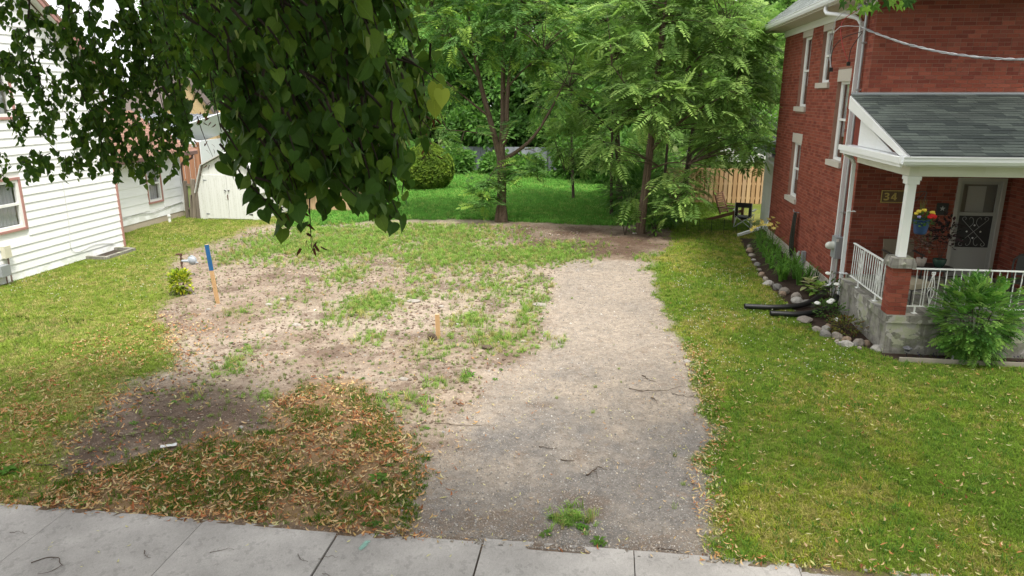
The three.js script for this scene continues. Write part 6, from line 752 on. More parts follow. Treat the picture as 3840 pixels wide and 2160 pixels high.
const ovate = meshOf([[0, 0, 0], [0.25, 0.1, 0.45], [0, 0.02, 0.5], [0, 0.02, 0.5], [0.25, 0.1, 0.45], [0, -0.08, 1], [0, 0, 0], [0, 0.02, 0.5], [-0.25, 0.1, 0.45], [0, 0.02, 0.5], [0, -0.08, 1], [-0.25, 0.1, 0.45]].flat());
function leafyPlant(name, label, pos, { rx, ry, n, size, colors, stems = 6, geo = ovate, cat = 'shrub', big = 0, group, stemMat = barkDark }) {
  const P = thing(name, label, cat, pos, 0, group), list = [], st = []; for (let i = 0; i < stems; i++) { const a = rr(0, 6.28); st.push(tube([V(0, -0.03, 0), V(Math.cos(a) * rx * 0.3, ry * 0.9, Math.sin(a) * rx * 0.3), V(Math.cos(a) * rx * 0.75, ry * rr(1.2, 1.8), Math.sin(a) * rx * 0.75)], [0.012, 0.008, 0.003], 5, 5)); } part('stems', st, stemMat, P, false);
  for (let i = 0; i < n; i++) { const a = rr(0, 6.283), u = rr(-0.9, 1), r = Math.pow(rr(0.15, 1), 0.45), s = Math.sqrt(1 - u * u), b = 0.72 + 0.55 * smp(N2, a * 60 + pos[0] * 90, u * 110), o = V(s * Math.cos(a), u, s * Math.sin(a)); list.push({ p: V(o.x * rx * r * b, Math.max(0.02, ry + o.y * ry * r * b), o.z * rx * r * b), q: facing(o.clone().add(V(rr(-0.7, 0.7), rr(-0.1, 0.6), rr(-0.7, 0.7))), rr(-0.5, 0.5)), s: rr(...size), c: greens(colors) }); }
  const m = leafMat([1, 1, 1]); list.sort((p, q) => q.s - p.s); for (const e of list.slice(0, big)) { const o = piece('leaf', geo, leafMat(e.c.toArray()), P, e.p.toArray()); o.quaternion.copy(e.q); o.scale.setScalar(e.s); } copies('foliage', geo, m, list.slice(big), P, 'stuff'); return P;
}
leafyPlant('yellow_shrub', 'small yellow-green leafy shrub in front of the gas riser', [-9.4, -0.02, -14.4], { rx: 0.22, ry: 0.27, n: 420, size: [0.08, 0.14], colors: [[0.5, 0.52, 0.03], [0.34, 0.42, 0.03], [0.2, 0.3, 0.03]] });
leafyPlant('vine_plant', 'big-leaved light green vine climbing the foot of the leaning tree', [0.62, -0.02, -23.0], { rx: 0.38, ry: 0.42, n: 46, size: [0.17, 0.26], colors: [[0.1, 0.22, 0.03], [0.14, 0.27, 0.04]], big: 20 }); leafyPlant('vine_plant', 'light green vine leaves on the lawn side of the leaning tree', [1.55, -0.02, -22.95], { rx: 0.22, ry: 0.3, n: 26, size: [0.16, 0.24], colors: [[0.1, 0.22, 0.03], [0.14, 0.27, 0.04]], big: 12 });
leafyPlant('weed_plant', 'small grey-green weed beside the tall blue stake', [-8.9, -0.02, -14.9], { rx: 0.1, ry: 0.12, n: 40, size: [0.05, 0.09], colors: [[0.1, 0.15, 0.06]], cat: 'weed' });
[[-4.04, -14.51, 0.15, 0.5, 'flat pale slab of broken stone in the middle of the lot'], [-3.39, -14.2, 0.07, 0.6, 'white stone near the flat pale slab'], [-3.07, -10.18, 0.075, 0.5, 'round pale pebble on the dirt beside the leafy verge'], [-3.2, -10.1, 0.05, 0.4, 'small tan pebble touching the round pale one'], [-0.99, -10.42, 0.035, 0.5, 'lone small pale stone on the drive'], [-8.19, -13.41, 0.05, 0.5, 'pale stone near the foot of the tall stake'], [-7.1, -13.9, 0.07, 0.6, 'white stone in the sandy part of the lot'], [-6.95, -14.3, 0.08, 0.6, 'white stone lying on the open sand'], [-2.35, -7.9, 0.06, 0.4, 'tan stone at the corner of the leafy verge'], [-1.4, -12.2, 0.07, 0.6, 'white stone at the weedy edge of the drive'], [-5.9, -12.6, 0.09, 0.6, 'flat pale stone on the sand before the stakes'], [-1.35, -14.6, 0.16, 0.5, 'thin pale slab on bare soil next to the drive'], [1.45, -11.6, 0.07, 0.6, 'white scrap of stone on the lawn edge of the drive'], [0.95, -23.2, 0.09, 0.7, 'crumpled white scrap at the foot of the leaning tree']].forEach(([x, z, s, k, lab], i) => solo('stone', lab, 'stone', rockGeo(60 + i, s > 0.12 ? 0.3 : 0.6, 1).scale(s, s * 0.8, s * 0.7), mat([0.42 * k + 0.08, 0.39 * k + 0.07, 0.35 * k + 0.06], 0.9, { bumpMap: bumpFine, bumpScale: 0.004 }), [x, height(x, z) + s * 0.1, z]));
{ // paper scrap and sticks
  const g = new THREE.PlaneGeometry(0.19, 0.07, 9, 5).rotateX(-Math.PI / 2), p = g.attributes.position; for (let k = 0; k < p.count; k++) p.setY(k, 0.05 * smp(N2, p.getX(k) * 500 + 60, p.getZ(k) * 500)); g.computeVertexNormals(); const o = solo('plastic_scrap', 'torn scrap of white plastic half buried in the dark soil', 'litter', g, mat([0.45, 0.46, 0.46], 0.5, { side: THREE.DoubleSide }), [-5.4, 0.0, -7.6], undefined, false); o.rotation.y = 0.5;
  const stickM = [mat([0.085, 0.062, 0.047], 0.95), mat([0.13, 0.1, 0.075], 0.95), mat([0.2, 0.16, 0.12], 0.95)];
  const crook = (P, r, at) => { const c = new THREE.CatmullRomCurve3(P), L = c.getLength(), out = [], rad = []; for (let i = 0; i <= 9; i++) { const p = c.getPoint(i / 9); out.push(p.add(V(rr(-1, 1) * L * 0.035, rr(0, 0.012), rr(-1, 1) * L * 0.035))); rad.push(r * (1 - 0.07 * i) * rr(0.7, 1.2)); } const g = [tube(out, rad, 5, 22)]; for (const k of [3, 6]) if (rnd() < 0.75) { const b = out[k], d = V(rr(-1, 1), rr(0, 0.3), rr(-1, 1)).normalize().multiplyScalar(L * rr(0.1, 0.24)); g.push(tube([b, b.clone().addScaledVector(d, 0.5).add(V(rr(-0.01, 0.01), 0, rr(-0.01, 0.01))), b.clone().add(d)], [r * 0.5, r * 0.35, r * 0.15], 4, 5)); } return g; },
    stick = (lab, pts, r, m, y = 0.006) => solo('stick', lab, 'stick', crook(pts.map(([x, z, h = 0]) => V(x, height(x, z) + y + h, z)), r * 0.75), stickM[m], [0, 0, 0], undefined, false);
  stick('forked dark twig curled on the grey gravel', [[-0.12, -7.6], [0.02, -7.78, 0.02], [0.12, -7.76]], 0.012, 0); stick('short dark twig lying below the curled one', [[-0.12, -7.62], [-0.02, -7.7, 0.01], [0.0, -7.55]], 0.008, 0); stick('straight twig at the end of the drive by the sidewalk', [[0.62, -6.3], [0.8, -6.26], [0.98, -6.2]], 0.009, 0); stick('thin twig high on the drive', [[0.66, -10.9], [0.75, -10.75], [0.86, -10.62]], 0.01, 0); stick('branching dry twig on the pale part of the drive', [[0.45, -10.35], [0.85, -10.15, 0.03], [1.25, -10.45]], 0.01, 0); stick('stub of twig crossing the branching one', [[0.75, -10.0], [0.8, -9.9, 0.02], [0.83, -9.75]], 0.012, 0); stick('long thin twig near the lawn edge of the drive', [[1.05, -10.2], [1.3, -10.1], [1.5, -10.15]], 0.007, 1);
  stick('twig across the middle of the drive', [[-0.75, -8.25], [-0.62, -8.22], [-0.5, -8.24]], 0.008, 0); stick('small dark twig right of the worn grey gravel', [[-0.45, -7.95], [-0.36, -7.93], [-0.28, -7.94]], 0.009, 0); stick('bare root lying at the edge of the verge', [[-2.2, -8.75], [-1.9, -8.72, 0.01], [-1.55, -8.75]], 0.012, 2); stick('thin root over the dark soil patch', [[-6.9, -7.0], [-6.4, -6.95, 0.02], [-6.0, -6.85]], 0.014, 0); stick('thin pale stick standing out of the verge', [[-5.3, -7.0], [-5.25, -7.2, 0.05], [-5.3, -7.4]], 0.01, 2); stick('long twig at the top of the dark soil patch', [[-6.2, -8.4], [-5.8, -8.45], [-5.3, -8.35]], 0.008, 1); stick('twig between the dark soil and the leafy verge', [[-4.85, -8.35], [-4.6, -8.4], [-4.3, -8.45]], 0.012, 0); stick('slanting twig across the left of the dark soil', [[-6.2, -7.75], [-5.95, -7.85, 0.02], [-5.8, -7.95]], 0.011, 1);
  const onWalk = (lab, pts, r = 0.006) => solo('twig', lab, 'twig', crook(pts.map(([x, z]) => V(x, 0.008, z)), r * 0.5), stickM[0], [0, 0, 0], undefined, false);
  onWalk('dark looped twig on the sidewalk', [[-5.3, -5.25], [-5.2, -5.33], [-5.05, -5.3], [-4.98, -5.2], [-5.1, -5.1]], 0.011); onWalk('short curved twig on the left sidewalk slab', [[-5.9, -5.65], [-5.8, -5.68], [-5.7, -5.64]]); onWalk('hooked twig in the middle of a sidewalk slab', [[-4.35, -5.55], [-4.3, -5.48], [-4.22, -5.45]], 0.008); onWalk('thin curved twig by the second sidewalk joint', [[-3.7, -5.6], [-3.62, -5.66], [-3.5, -5.68]]); onWalk('twig lying along the sidewalk front', [[-4.3, -5.1], [-4.05, -5.12], [-3.85, -5.2]]); onWalk('small twig on the slab before the painted mark', [[-2.85, -5.7], [-2.78, -5.62], [-2.7, -5.6]]); onWalk('twig at the sidewalk joint by the painted mark', [[-2.62, -5.65], [-2.55, -5.7], [-2.45, -5.7]]); onWalk('bent twig near the front of the long sidewalk slab', [[-2.5, -5.45], [-2.42, -5.42], [-2.38, -5.36]]);
  const gp = new THREE.PlaneGeometry(0.07, 0.18, 6, 10).rotateX(-Math.PI / 2), q = gp.attributes.position; for (let k = 0; k < q.count; k++) q.setX(k, q.getX(k) * (0.75 + 0.5 * smp(N3, q.getZ(k) * 300, q.getX(k) > 0 ? 40 : 140)) + q.getZ(k) * -0.2); const mk = solo('utility_mark', 'faded turquoise paint mark sprayed on the sidewalk', 'paint mark', gp, mat([0.2, 0.37, 0.31], 0.9, { transparent: true, alphaMap: tex(64, 128, (i, j, o) => { const u = Math.abs(i / 63 - 0.5) * 2, v = Math.abs(j / 127 - 0.5) * 2, n = N3[(j * 3 & NM) * NS + (i * 3 & NM)]; o[0] = o[1] = o[2] = clamp((n - 0.42) * 3.2 + 0.75 - 1.1 * u * u - 1.1 * v ** 4, 0, 0.85); }, { srgb: false }) }), [-2.26, 0.009, -5.93], undefined, false); mk.receiveShadow = true;
}

// ------------------------------------------------------------------ garden of the brick house
const rockMats = [[0.24, 0.21, 0.18], [0.32, 0.28, 0.24], [0.2, 0.19, 0.175], [0.3, 0.22, 0.16], [0.36, 0.34, 0.31]].map((c) => mat(c, 0.92, { map: tint(N3, 1, 1, [0.7, 0.7, 0.7], [1.15, 1.15, 1.15], [0.4, 0.4]), bumpMap: bumpRough, bumpScale: 0.02 }));
[[4.2, -21.3, 0.12], [4.1, -20.7, 0.15], [4.03, -20.1, 0.13], [3.98, -19.5, 0.1], [3.95, -18.9, 0.13], [3.9, -18.3, 0.1], [3.86, -17.75, 0.15], [3.84, -17.3, 0.14], [3.82, -16.9, 0.18], [3.95, -16.55, 0.17], [4.05, -16.2, 0.2], [3.95, -16.0, 0.12], [4.2, -15.75, 0.17], [4.12, -15.45, 0.2], [4.3, -15.2, 0.24], [3.95, -14.05, 0.26], [4.3, -13.75, 0.12], [4.02, -13.5, 0.14], [4.2, -13.55, 0.13], [4.08, -13.2, 0.15], [4.28, -13.15, 0.16], [4.42, -13.0, 0.13], [4.2, -12.85, 0.1], [4.3, -12.72, 0.17], [4.47, -12.75, 0.1], [4.56, -12.83, 0.17], [4.7, -12.86, 0.13], [4.5, -12.58, 0.08], [4.78, -12.56, 0.15]].forEach(([x, z, s], i) => { const o = solo('border_stone', i === 14 ? 'largest tan boulder behind the longer drain pipe' : i === 15 ? 'long flat slab stone below the shorter drain pipe' : i === 28 ? 'tan stone touching the corner of the porch base' : i === 0 ? 'grey stone at the rear end of the daylily border' : i < 15 ? 'rough fieldstone in the border of the daylily bed' : 'rough fieldstone in the border beside the porch base', 'stone', rockGeo(200 + i * 7, i === 15 ? 0.35 : rr(0.55, 0.9), 1).scale(s * 0.75, s * 0.75, s * rr(0.5, 0.75)), rockMats[(i * 3) % 5], [x, height(x, z) + s * 0.15, z], i < 15 ? 'stones bordering the daylily bed' : 'stones bordering the bed at the porch'); o.rotation.y = rr(0, 6); });
{ // daylilies: arching straps and yellow trumpets
  const strap = (() => { const pos = []; for (let i = 0; i < 16; i++) { const a = rr(0, 6.283), l = rr(0.6, 1.05), d = V(Math.cos(a), 0, Math.sin(a)), s = V(-d.z, 0, d.x).multiplyScalar(0.02), P = (t) => d.clone().multiplyScalar(l * (0.06 + 0.62 * t * t)).add(V(0, l * (1.15 * t - 0.72 * t * t * t), 0)); for (let k = 0; k < 4; k++) { const A = P(k / 4), Bq = P((k + 1) / 4), w0 = 1 - 0.2 * k, w1 = k === 3 ? 0.05 : 0.8 - 0.2 * k; const a1 = A.clone().addScaledVector(s, w0), a2 = A.clone().addScaledVector(s, -w0), b1 = Bq.clone().addScaledVector(s, w1), b2 = Bq.clone().addScaledVector(s, -w1); for (const q of [a1, b1, a2, a2, b1, b2]) pos.push(q.x, q.y, q.z); } } return meshOf(pos); })();
  const petals = (() => { const pos = []; for (let i = 0; i < 6; i++) { const a = i * 1.047, d = V(Math.cos(a), 0, Math.sin(a)), s = V(-d.z, 0, d.x), b = V(0, 0, 0), m = d.clone().multiplyScalar(0.4).add(V(0, 0.45, 0)), t = d.clone().multiplyScalar(1).add(V(0, 0.55, 0)); for (const q of [b, m.clone().addScaledVector(s, 0.28), t, b, t, m.clone().addScaledVector(s, -0.28)]) pos.push(q.x, q.y, q.z); } return meshOf(pos); })();
  const lilyM = [[0.1, 0.25, 0.03], [0.13, 0.29, 0.035], [0.08, 0.2, 0.025]].map((c) => leafMat(c)), yellow = leafMat([0.8, 0.68, 0.22]), stemM = mat([0.09, 0.16, 0.04], 0.9);
  const spots = [[4.6, -21.9], [4.45, -21.3], [4.75, -21.2], [4.4, -20.7], [4.7, -20.5], [4.35, -20.0], [4.65, -19.7], [4.3, -19.3], [4.6, -19.0], [4.25, -18.6], [4.55, -18.3], [4.3, -17.9], [4.6, -17.6], [4.2, -17.3], [4.55, -17.0], [4.35, -17.5], [4.85, -18.7], [4.8, -17.2]];
  spots.forEach(([x, z], i) => { const fl = i < 6, D = thing('daylily', fl ? 'daylily clump with yellow flowers at the rear of the bed' : 'arching green daylily clump in the stone-edged bed', 'plant', [x, -0.01, z], rr(0, 6), fl ? 'flowering daylilies' : 'green daylilies'); const f = piece('leaves', strap, lilyM[i % 3], D); f.scale.setScalar(rr(0.75, 0.95)); const f2 = piece('leaves', strap, lilyM[(i + 1) % 3], D); f2.scale.setScalar(rr(0.55, 0.75)); f2.rotation.y = 1.3;
    if (fl) for (let k = 0; k < 3; k++) { const top = V(rr(-0.3, 0.15), rr(0.68, 0.85), rr(-0.15, 0.3)); part('flower_stem', tube([V(0, 0, 0), top.clone().multiplyScalar(0.6).setY(top.y * 0.75), top], 0.006, 5), stemM, D, false); const o = piece('flower', petals, yellow, D, top.toArray()); o.scale.setScalar(0.085); o.rotation.set(rr(0.2, 0.9), rr(0, 6), rr(-0.3, 0.3)); } });
  const spiky = thing('iris_plant', 'thin dark spiky leaves against the foundation wall', 'plant', [4.85, -0.01, -16.75]); { const f = piece('leaves', strap, leafMat([0.04, 0.08, 0.02]), spiky); f.scale.set(0.5, 0.85, 0.5); }
  const hg = meshOf([[0, 0, 0], [0.3, 0.1, 0.4], [0, 0.0, 0.5], [0, 0, 0.5], [0.3, 0.1, 0.4], [0.16, 0, 0.8], [0, 0, 0.5], [0.16, 0, 0.8], [0, -0.1, 1], [0, 0, 0], [0, 0, 0.5], [-0.3, 0.1, 0.4], [0, 0, 0.5], [-0.16, 0, 0.8], [-0.3, 0.1, 0.4], [0, 0, 0.5], [0, -0.1, 1], [-0.16, 0, 0.8]].flat());
  const hosta = (lab, pos, cols, n) => { const h = thing('hosta', lab, 'plant', pos); const ms = cols.map((c) => leafMat(c)); for (let i = 0; i < n; i++) { const a = i * 2.4, r = i / n, o = piece('leaf', hg, ms[i % ms.length], h, [Math.cos(a) * 0.1 * r, 0.12 + 0.16 * (1 - r) + 0.03, Math.sin(a) * 0.1 * r]); o.quaternion.copy(facing(V(Math.cos(a), 0.7 - 1.0 * r, Math.sin(a)), rr(-0.3, 0.3))); o.scale.setScalar(rr(0.17, 0.24)); } part('stalks', [0, 1, 2, 3].map((i) => rod(V(0, -0.02, 0), V(Math.cos(i * 1.6) * 0.08, 0.2, Math.sin(i * 1.6) * 0.08), 0.012)), stemM, h, false); };
  hosta('cream-edged hosta at the front of the bed', [4.6, -0.01, -16.3], [[0.6, 0.58, 0.34], [0.42, 0.45, 0.2], [0.12, 0.2, 0.04]], 24); hosta('yellow-green hosta beside the downspout foot', [4.66, -0.01, -15.85], [[0.3, 0.4, 0.07], [0.2, 0.33, 0.05], [0.14, 0.26, 0.05]], 24);
}
leafyPlant('bed_plant', 'bushy green plant with small white blooms beside the porch base', [4.45, -0.02, -14.35], { rx: 0.3, ry: 0.2, n: 260, size: [0.05, 0.09], colors: [[0.08, 0.17, 0.03], [0.12, 0.22, 0.05]], cat: 'plant' }); leafyPlant('bed_plant', 'reddish olive spreading plant in the bed beside the porch', [4.5, -0.02, -13.45], { rx: 0.36, ry: 0.16, n: 300, size: [0.05, 0.09], colors: [[0.17, 0.16, 0.03], [0.16, 0.09, 0.04], [0.12, 0.16, 0.03]], cat: 'plant' }); leafyPlant('rose_bush', 'spindly rose with white blooms by the front downspouts', [4.68, -0.02, -15.0], { rx: 0.25, ry: 0.4, n: 150, size: [0.05, 0.08], colors: [[0.06, 0.13, 0.03], [0.1, 0.19, 0.04]], cat: 'shrub' });
[[4.25, 0.3, -14.4], [4.4, 0.4, -14.15], [4.55, 0.34, -14.5], [4.6, 0.75, -15.1], [4.5, 0.12, -13.9], [4.7, 0.6, -14.8]].forEach((p) => solo('white_bloom', 'white flower head in the bed beside the porch', 'flower', rockGeo(9, 0.6, 2).scale(0.06, 0.05, 0.06), mat([0.72, 0.72, 0.66], 0.9), p, 'white blooms'));
{ // black corrugated drain pipes
  const rib = (pts, lab) => { const c = new THREE.CatmullRomCurve3(pts.map((p) => V(...p))), L = c.getLength(), n = Math.round(L / 0.012), g = new THREE.TubeGeometry(c, n, 0.058, 14), p = g.attributes.position, q = V(); for (let i = 0; i <= n; i++) { const at = c.getPointAt(i / n), s = i % 2 ? 1 : 0.92; for (let j = 0; j <= 14; j++) { const k = i * 15 + j; q.fromBufferAttribute(p, k).sub(at).multiplyScalar(s).add(at); p.setXYZ(k, q.x, q.y, q.z); } } g.computeVertexNormals(); const T = thing('drain_pipe', lab, 'pipe'); part('pipe', g, blackPlastic, T, false); const e = c.getPointAt(0); part('opening', [new THREE.TorusGeometry(0.054, 0.008, 6, 16).rotateY(Math.PI / 2).translate(e.x - 0.002, e.y, e.z)], blackPlastic, T, false); };
  rib([[2.92, 0.08, -14.75], [3.5, 0.08, -14.75], [4.1, 0.09, -14.95], [4.6, 0.16, -15.5], [4.88, 0.22, -15.95]], 'longer black corrugated drain pipe leading off the lawn to the downspout'); rib([[3.34, 0.08, -14.3], [3.9, 0.08, -14.32], [4.4, 0.1, -14.6], [4.75, 0.16, -15.0], [4.88, 0.22, -15.3]], 'shorter black corrugated drain pipe in front of the longer one');
}
{ // hose looped on the wall
  const h = thing('garden_hose', 'dark garden hose hung in long loops on the brick wall', 'hose', [4.97, 0, -19.45]), m = mat([0.02, 0.024, 0.016], 0.5); for (let i = 0; i < 8; i++) { const z = -0.16 + i * 0.045, x = -0.03 - (i % 3) * 0.024, b = 0.1 + 0.16 * ((i * 7) % 5) / 5; part('hose_loop', tube([V(x, b, z + 0.02), V(x - 0.02, 0.5, z - 0.03), V(x, 1.25, z * 0.6), V(x, 1.36 - Math.abs(z) * 0.4, z * 0.6 + 0.03), V(x - 0.02, 1.25, z * 0.6 + 0.06), V(x - 0.03, 0.45, z + 0.07), V(x, b, z + 0.02)], 0.011, 6, 40), m, h, false); } part('hook', [rod(V(0.05, 1.33, 0), V(-0.1, 1.36, 0), 0.012), rod(V(-0.1, 1.36, 0), V(-0.1, 1.42, 0), 0.012)], steelGrey, h);
}
// shrub before the porch, mulch bed, edging, lamp
{
  const S = bush('porch_shrub', 'bright green feathery shrub in front of the porch railing', [6.15, -12.2], 0.6, 0.67, 0.42, 900, [[0.12, 0.29, 0.04], [0.16, 0.34, 0.05], [0.06, 0.17, 0.024], [0.26, 0.44, 0.08]], [0.18, 0.28], 'frond'); S.userData.label = 'bright green feathery shrub in front of the porch railing';
  const e = thing('bed_edging', 'thin weathered edging along the narrow bed before the porch', 'edging', [4.95, 0, -12.02]); part('strip', [bx(0, 4, -0.05, 0.07, -0.015, 0.015)], mat([0.3, 0.27, 0.22], 0.9), e);
  const l = thing('path_light', 'small dark solar path light in front of the porch base', 'lamp', [5.13, -0.02, -12.2]); part('post', [rod(V(0, -0.05, 0), V(0, 0.12, 0), 0.01)], blackPlastic, l); part('lantern', lathe([[0.001, 0.24], [0.02, 0.235], [0.075, 0.2], [0.075, 0.19], [0.045, 0.185], [0.04, 0.12], [0.001, 0.12]], 14), mat([0.08, 0.08, 0.09], 0.5), l); part('lens', [new THREE.CylinderGeometry(0.042, 0.042, 0.05, 12).translate(0, 0.155, 0)], mat([0.3, 0.3, 0.28], 0.3), l);
  solo('plant_tag', 'white plastic plant tag standing in the mulch bed', 'tag', [bx(-0.015, 0.015, -0.03, 0.09, -0.002, 0.002)], white, [5.85, 0, -12.17]); [[5.6, -12.2], [5.3, -12.15], [6.9, -12.2], [7.2, -12.15]].forEach(([x, z], i) => leafyPlant('pansy', 'low dark-flowered bedding plant in the mulch bed', [x, -0.02, z], { rx: 0.08, ry: 0.06, n: 34, size: [0.03, 0.05], colors: [[0.05, 0.1, 0.025], [0.03, 0.02, 0.07]], cat: 'plant', stems: 3, group: 'bedding plants before the porch' }));
}
{ // porch things: number sign, plaque, hanging basket, chairs, pots
  const font = await new FontLoader().loadAsync('fonts/droid/droid_sans_bold.typeface.json'), gold = mat([0.42, 0.3, 0.08], 0.5), s = thing('house_number_sign', 'brown house number sign with gold digits behind the porch post', 'sign', [5.52, 2.2, -15.385]);
  part('board', [bx(0, 0.52, 0, 0.25, 0, 0.02)], mat([0.11, 0.065, 0.03], 0.7), s); part('border', [bx(0, 0.52, 0.235, 0.25, 0.02, 0.028), bx(0, 0.52, 0, 0.015, 0.02, 0.028), bx(0, 0.015, 0.015, 0.235, 0.02, 0.028), bx(0.505, 0.52, 0.015, 0.235, 0.02, 0.028)], gold, s);
  for (const [c, x] of [['3', 0.05], ['4', 0.19]]) part('digit', new TextGeometry(c, { font, size: 0.15, depth: 0.012, curveSegments: 4 }).translate(x, 0.05, 0.02), gold, s, false);
  const pl = thing('wall_plaque', 'small dark wall plaque with a pale star beside the front door', 'plaque', [6.72, 1.97, -15.385]); part('board', [bx(-0.11, 0.11, 0, 0.24, 0, 0.02)], mat([0.03, 0.028, 0.028], 0.6), pl); const st = new THREE.Shape(); for (let i = 0; i < 10; i++) { const a = Math.PI / 2 + (i * Math.PI) / 5, r = i % 2 ? 0.022 : 0.055; st[i ? 'lineTo' : 'moveTo'](Math.cos(a) * r, 0.13 + Math.sin(a) * r); } part('star', new THREE.ExtrudeGeometry(st, { depth: 0.006, bevelEnabled: false }).translate(0, 0, 0.02), mat([0.4, 0.4, 0.4], 0.6), pl);
  const b = thing('hanging_basket', 'blue hanging basket of yellow and red flowers on the porch post', 'hanging basket', [5.3, 2.03, -12.8]); part('pot', lathe([[0.001, 0], [0.085, 0], [0.1, 0.03], [0.128, 0.235], [0.138, 0.235], [0.138, 0.25], [0.118, 0.25], [0.115, 0.22], [0.001, 0.2]], 20), mat([0.015, 0.05, 0.15], 0.45), b); part('hanger', [0, 2.1, 4.2].map((a) => rod(V(Math.cos(a) * 0.13, 0.24, Math.sin(a) * 0.13), V(0, 0.66, 0), 0.003)), blackPlastic, b); part('bracket', [tube([V(-0.24, 0.72, 0.22), V(-0.1, 0.73, 0.08), V(0.02, 0.7, 0), V(0.0, 0.65, 0)], 0.007, 6), tube([V(-0.24, 0.58, 0.22), V(-0.12, 0.64, 0.1), V(-0.02, 0.7, 0.01)], 0.006, 6)], blackPlastic, b, false);
  const fo = [], fy = [], fr = []; for (let i = 0; i < 190; i++) { const a = rr(0, 6.28), r = Math.sqrt(rnd()) * 0.17; fo.push({ p: V(Math.cos(a) * r, 0.22 + rr(0, 0.16) - r * 0.5, Math.sin(a) * r), q: facing(V(Math.cos(a), rr(-0.3, 0.9), Math.sin(a)), 0), s: rr(0.05, 0.1), c: greens([[0.07, 0.16, 0.03], [0.11, 0.2, 0.05]]) }); } copies('foliage', ovate, leafMat([1, 1, 1]), fo, b, 'stuff');
  for (const [x, y, z, c, r] of [[-0.1, 0.4, 0.1, 0, 0.04], [-0.13, 0.36, 0.08, 0, 0.035], [-0.02, 0.42, 0.1, 0, 0.04], [0.12, 0.38, 0.08, 0, 0.04], [0.15, 0.35, 0.05, 0, 0.035], [0.11, 0.33, 0.12, 1, 0.05], [0.15, 0.31, 0.1, 1, 0.045], [0.07, 0.31, 0.13, 1, 0.04], [-0.1, 0.31, 0.13, 2, 0.03]]) part('flower', rockGeo(12, 0.7, 1).scale(r, r, r).translate(x, y, z), mat([[0.72, 0.55, 0.06], [0.55, 0.012, 0.012], [0.3, 0.28, 0.6]][c], 0.8), b); part('grass_spike', [0, 1, 2, 3, 4].map((i) => tube([V(-0.06, 0.25, 0.05), V(-0.07 + i * 0.015, 0.45, 0.05), V(-0.1 + i * 0.03, 0.6, 0.06)], [0.005, 0.004, 0.001], 4, 4)), leafMat([0.2, 0.28, 0.06]), b, false);
  const ch = thing('sling_chair', 'beige sling-back chair standing by the porch wall', 'chair', [5.85, 0.69, -14.75]); const fab = mat([0.17, 0.14, 0.1], 0.9, { bumpMap: bumpFine, bumpScale: 0.002 }), dk = mat([0.03, 0.028, 0.026], 0.5); part('backrest', [bar(V(0, 0.4, -0.18), V(0, 0.82, -0.3), 0.58, 0.02)], fab, ch); part('seat', [bx(-0.28, 0.28, 0.38, 0.4, -0.2, 0.28)], fab, ch); for (const x of [-0.29, 0.29]) { part('leg', [rod(V(x, 0, 0.26), V(x, 0.6, 0.22), 0.013)], dk, ch); part('leg', [rod(V(x, 0, -0.3), V(x, 0.45, -0.18), 0.013)], dk, ch); part('armrest', [bx(x - 0.025, x + 0.025, 0.6, 0.62, -0.26, 0.26)], dk, ch); }
  const c2 = thing('cushioned_chair', 'low chair with a beige cushion behind the front railing', 'chair', [5.5, 0.69, -13.35], 0.5); part('cushion', [new THREE.BoxGeometry(0.5, 0.09, 0.5, 4, 1, 4).translate(0, 0.34, 0)], mat([0.3, 0.26, 0.19], 0.95), c2); part('backrest', [bar(V(0, 0.3, -0.24), V(0, 0.56, -0.36), 0.5, 0.07)], mat([0.28, 0.24, 0.18], 0.95), c2); for (const [x, z] of [[-0.22, 0.22], [0.22, 0.22], [-0.22, -0.22], [0.22, -0.22]]) part('leg', [rod(V(x, 0, z), V(x, 0.3, z), 0.015)], dk, c2); part('seat_frame', [bx(-0.24, 0.24, 0.27, 0.295, -0.24, 0.24)], dk, c2);
  const c3 = thing('dark_chair', 'dark rounded metal chair at the right end of the porch', 'chair', [7.5, 0.69, -13.5], -0.6); part('backrest', [tube([V(-0.25, 0.4, -0.2), V(-0.25, 0.75, -0.28), V(0, 0.86, -0.3), V(0.25, 0.75, -0.28), V(0.25, 0.4, -0.2)], 0.016, 6), bar(V(0, 0.45, -0.22), V(0, 0.8, -0.29), 0.44, 0.012)], dk, c3, false); part('seat', [bx(-0.25, 0.25, 0.38, 0.41, -0.22, 0.26)], dk, c3); for (const [x, z] of [[-0.23, 0.24], [0.23, 0.24], [-0.23, -0.2], [0.23, -0.2]]) part('leg', [rod(V(x, 0, z), V(x, 0.38, z), 0.014)], dk, c3);
  const tb = thing('porch_table', 'round dark metal table holding the porch pots', 'table', [6.2, 0.69, -14.2]); part('tabletop', [new THREE.CylinderGeometry(0.36, 0.36, 0.02, 24).translate(0, 0.45, 0)], dk, tb); for (let i = 0; i < 3; i++) part('leg', [rod(V(Math.cos(i * 2.1) * 0.28, 0, Math.sin(i * 2.1) * 0.28), V(Math.cos(i * 2.1) * 0.2, 0.44, Math.sin(i * 2.1) * 0.2), 0.012)], dk, tb);
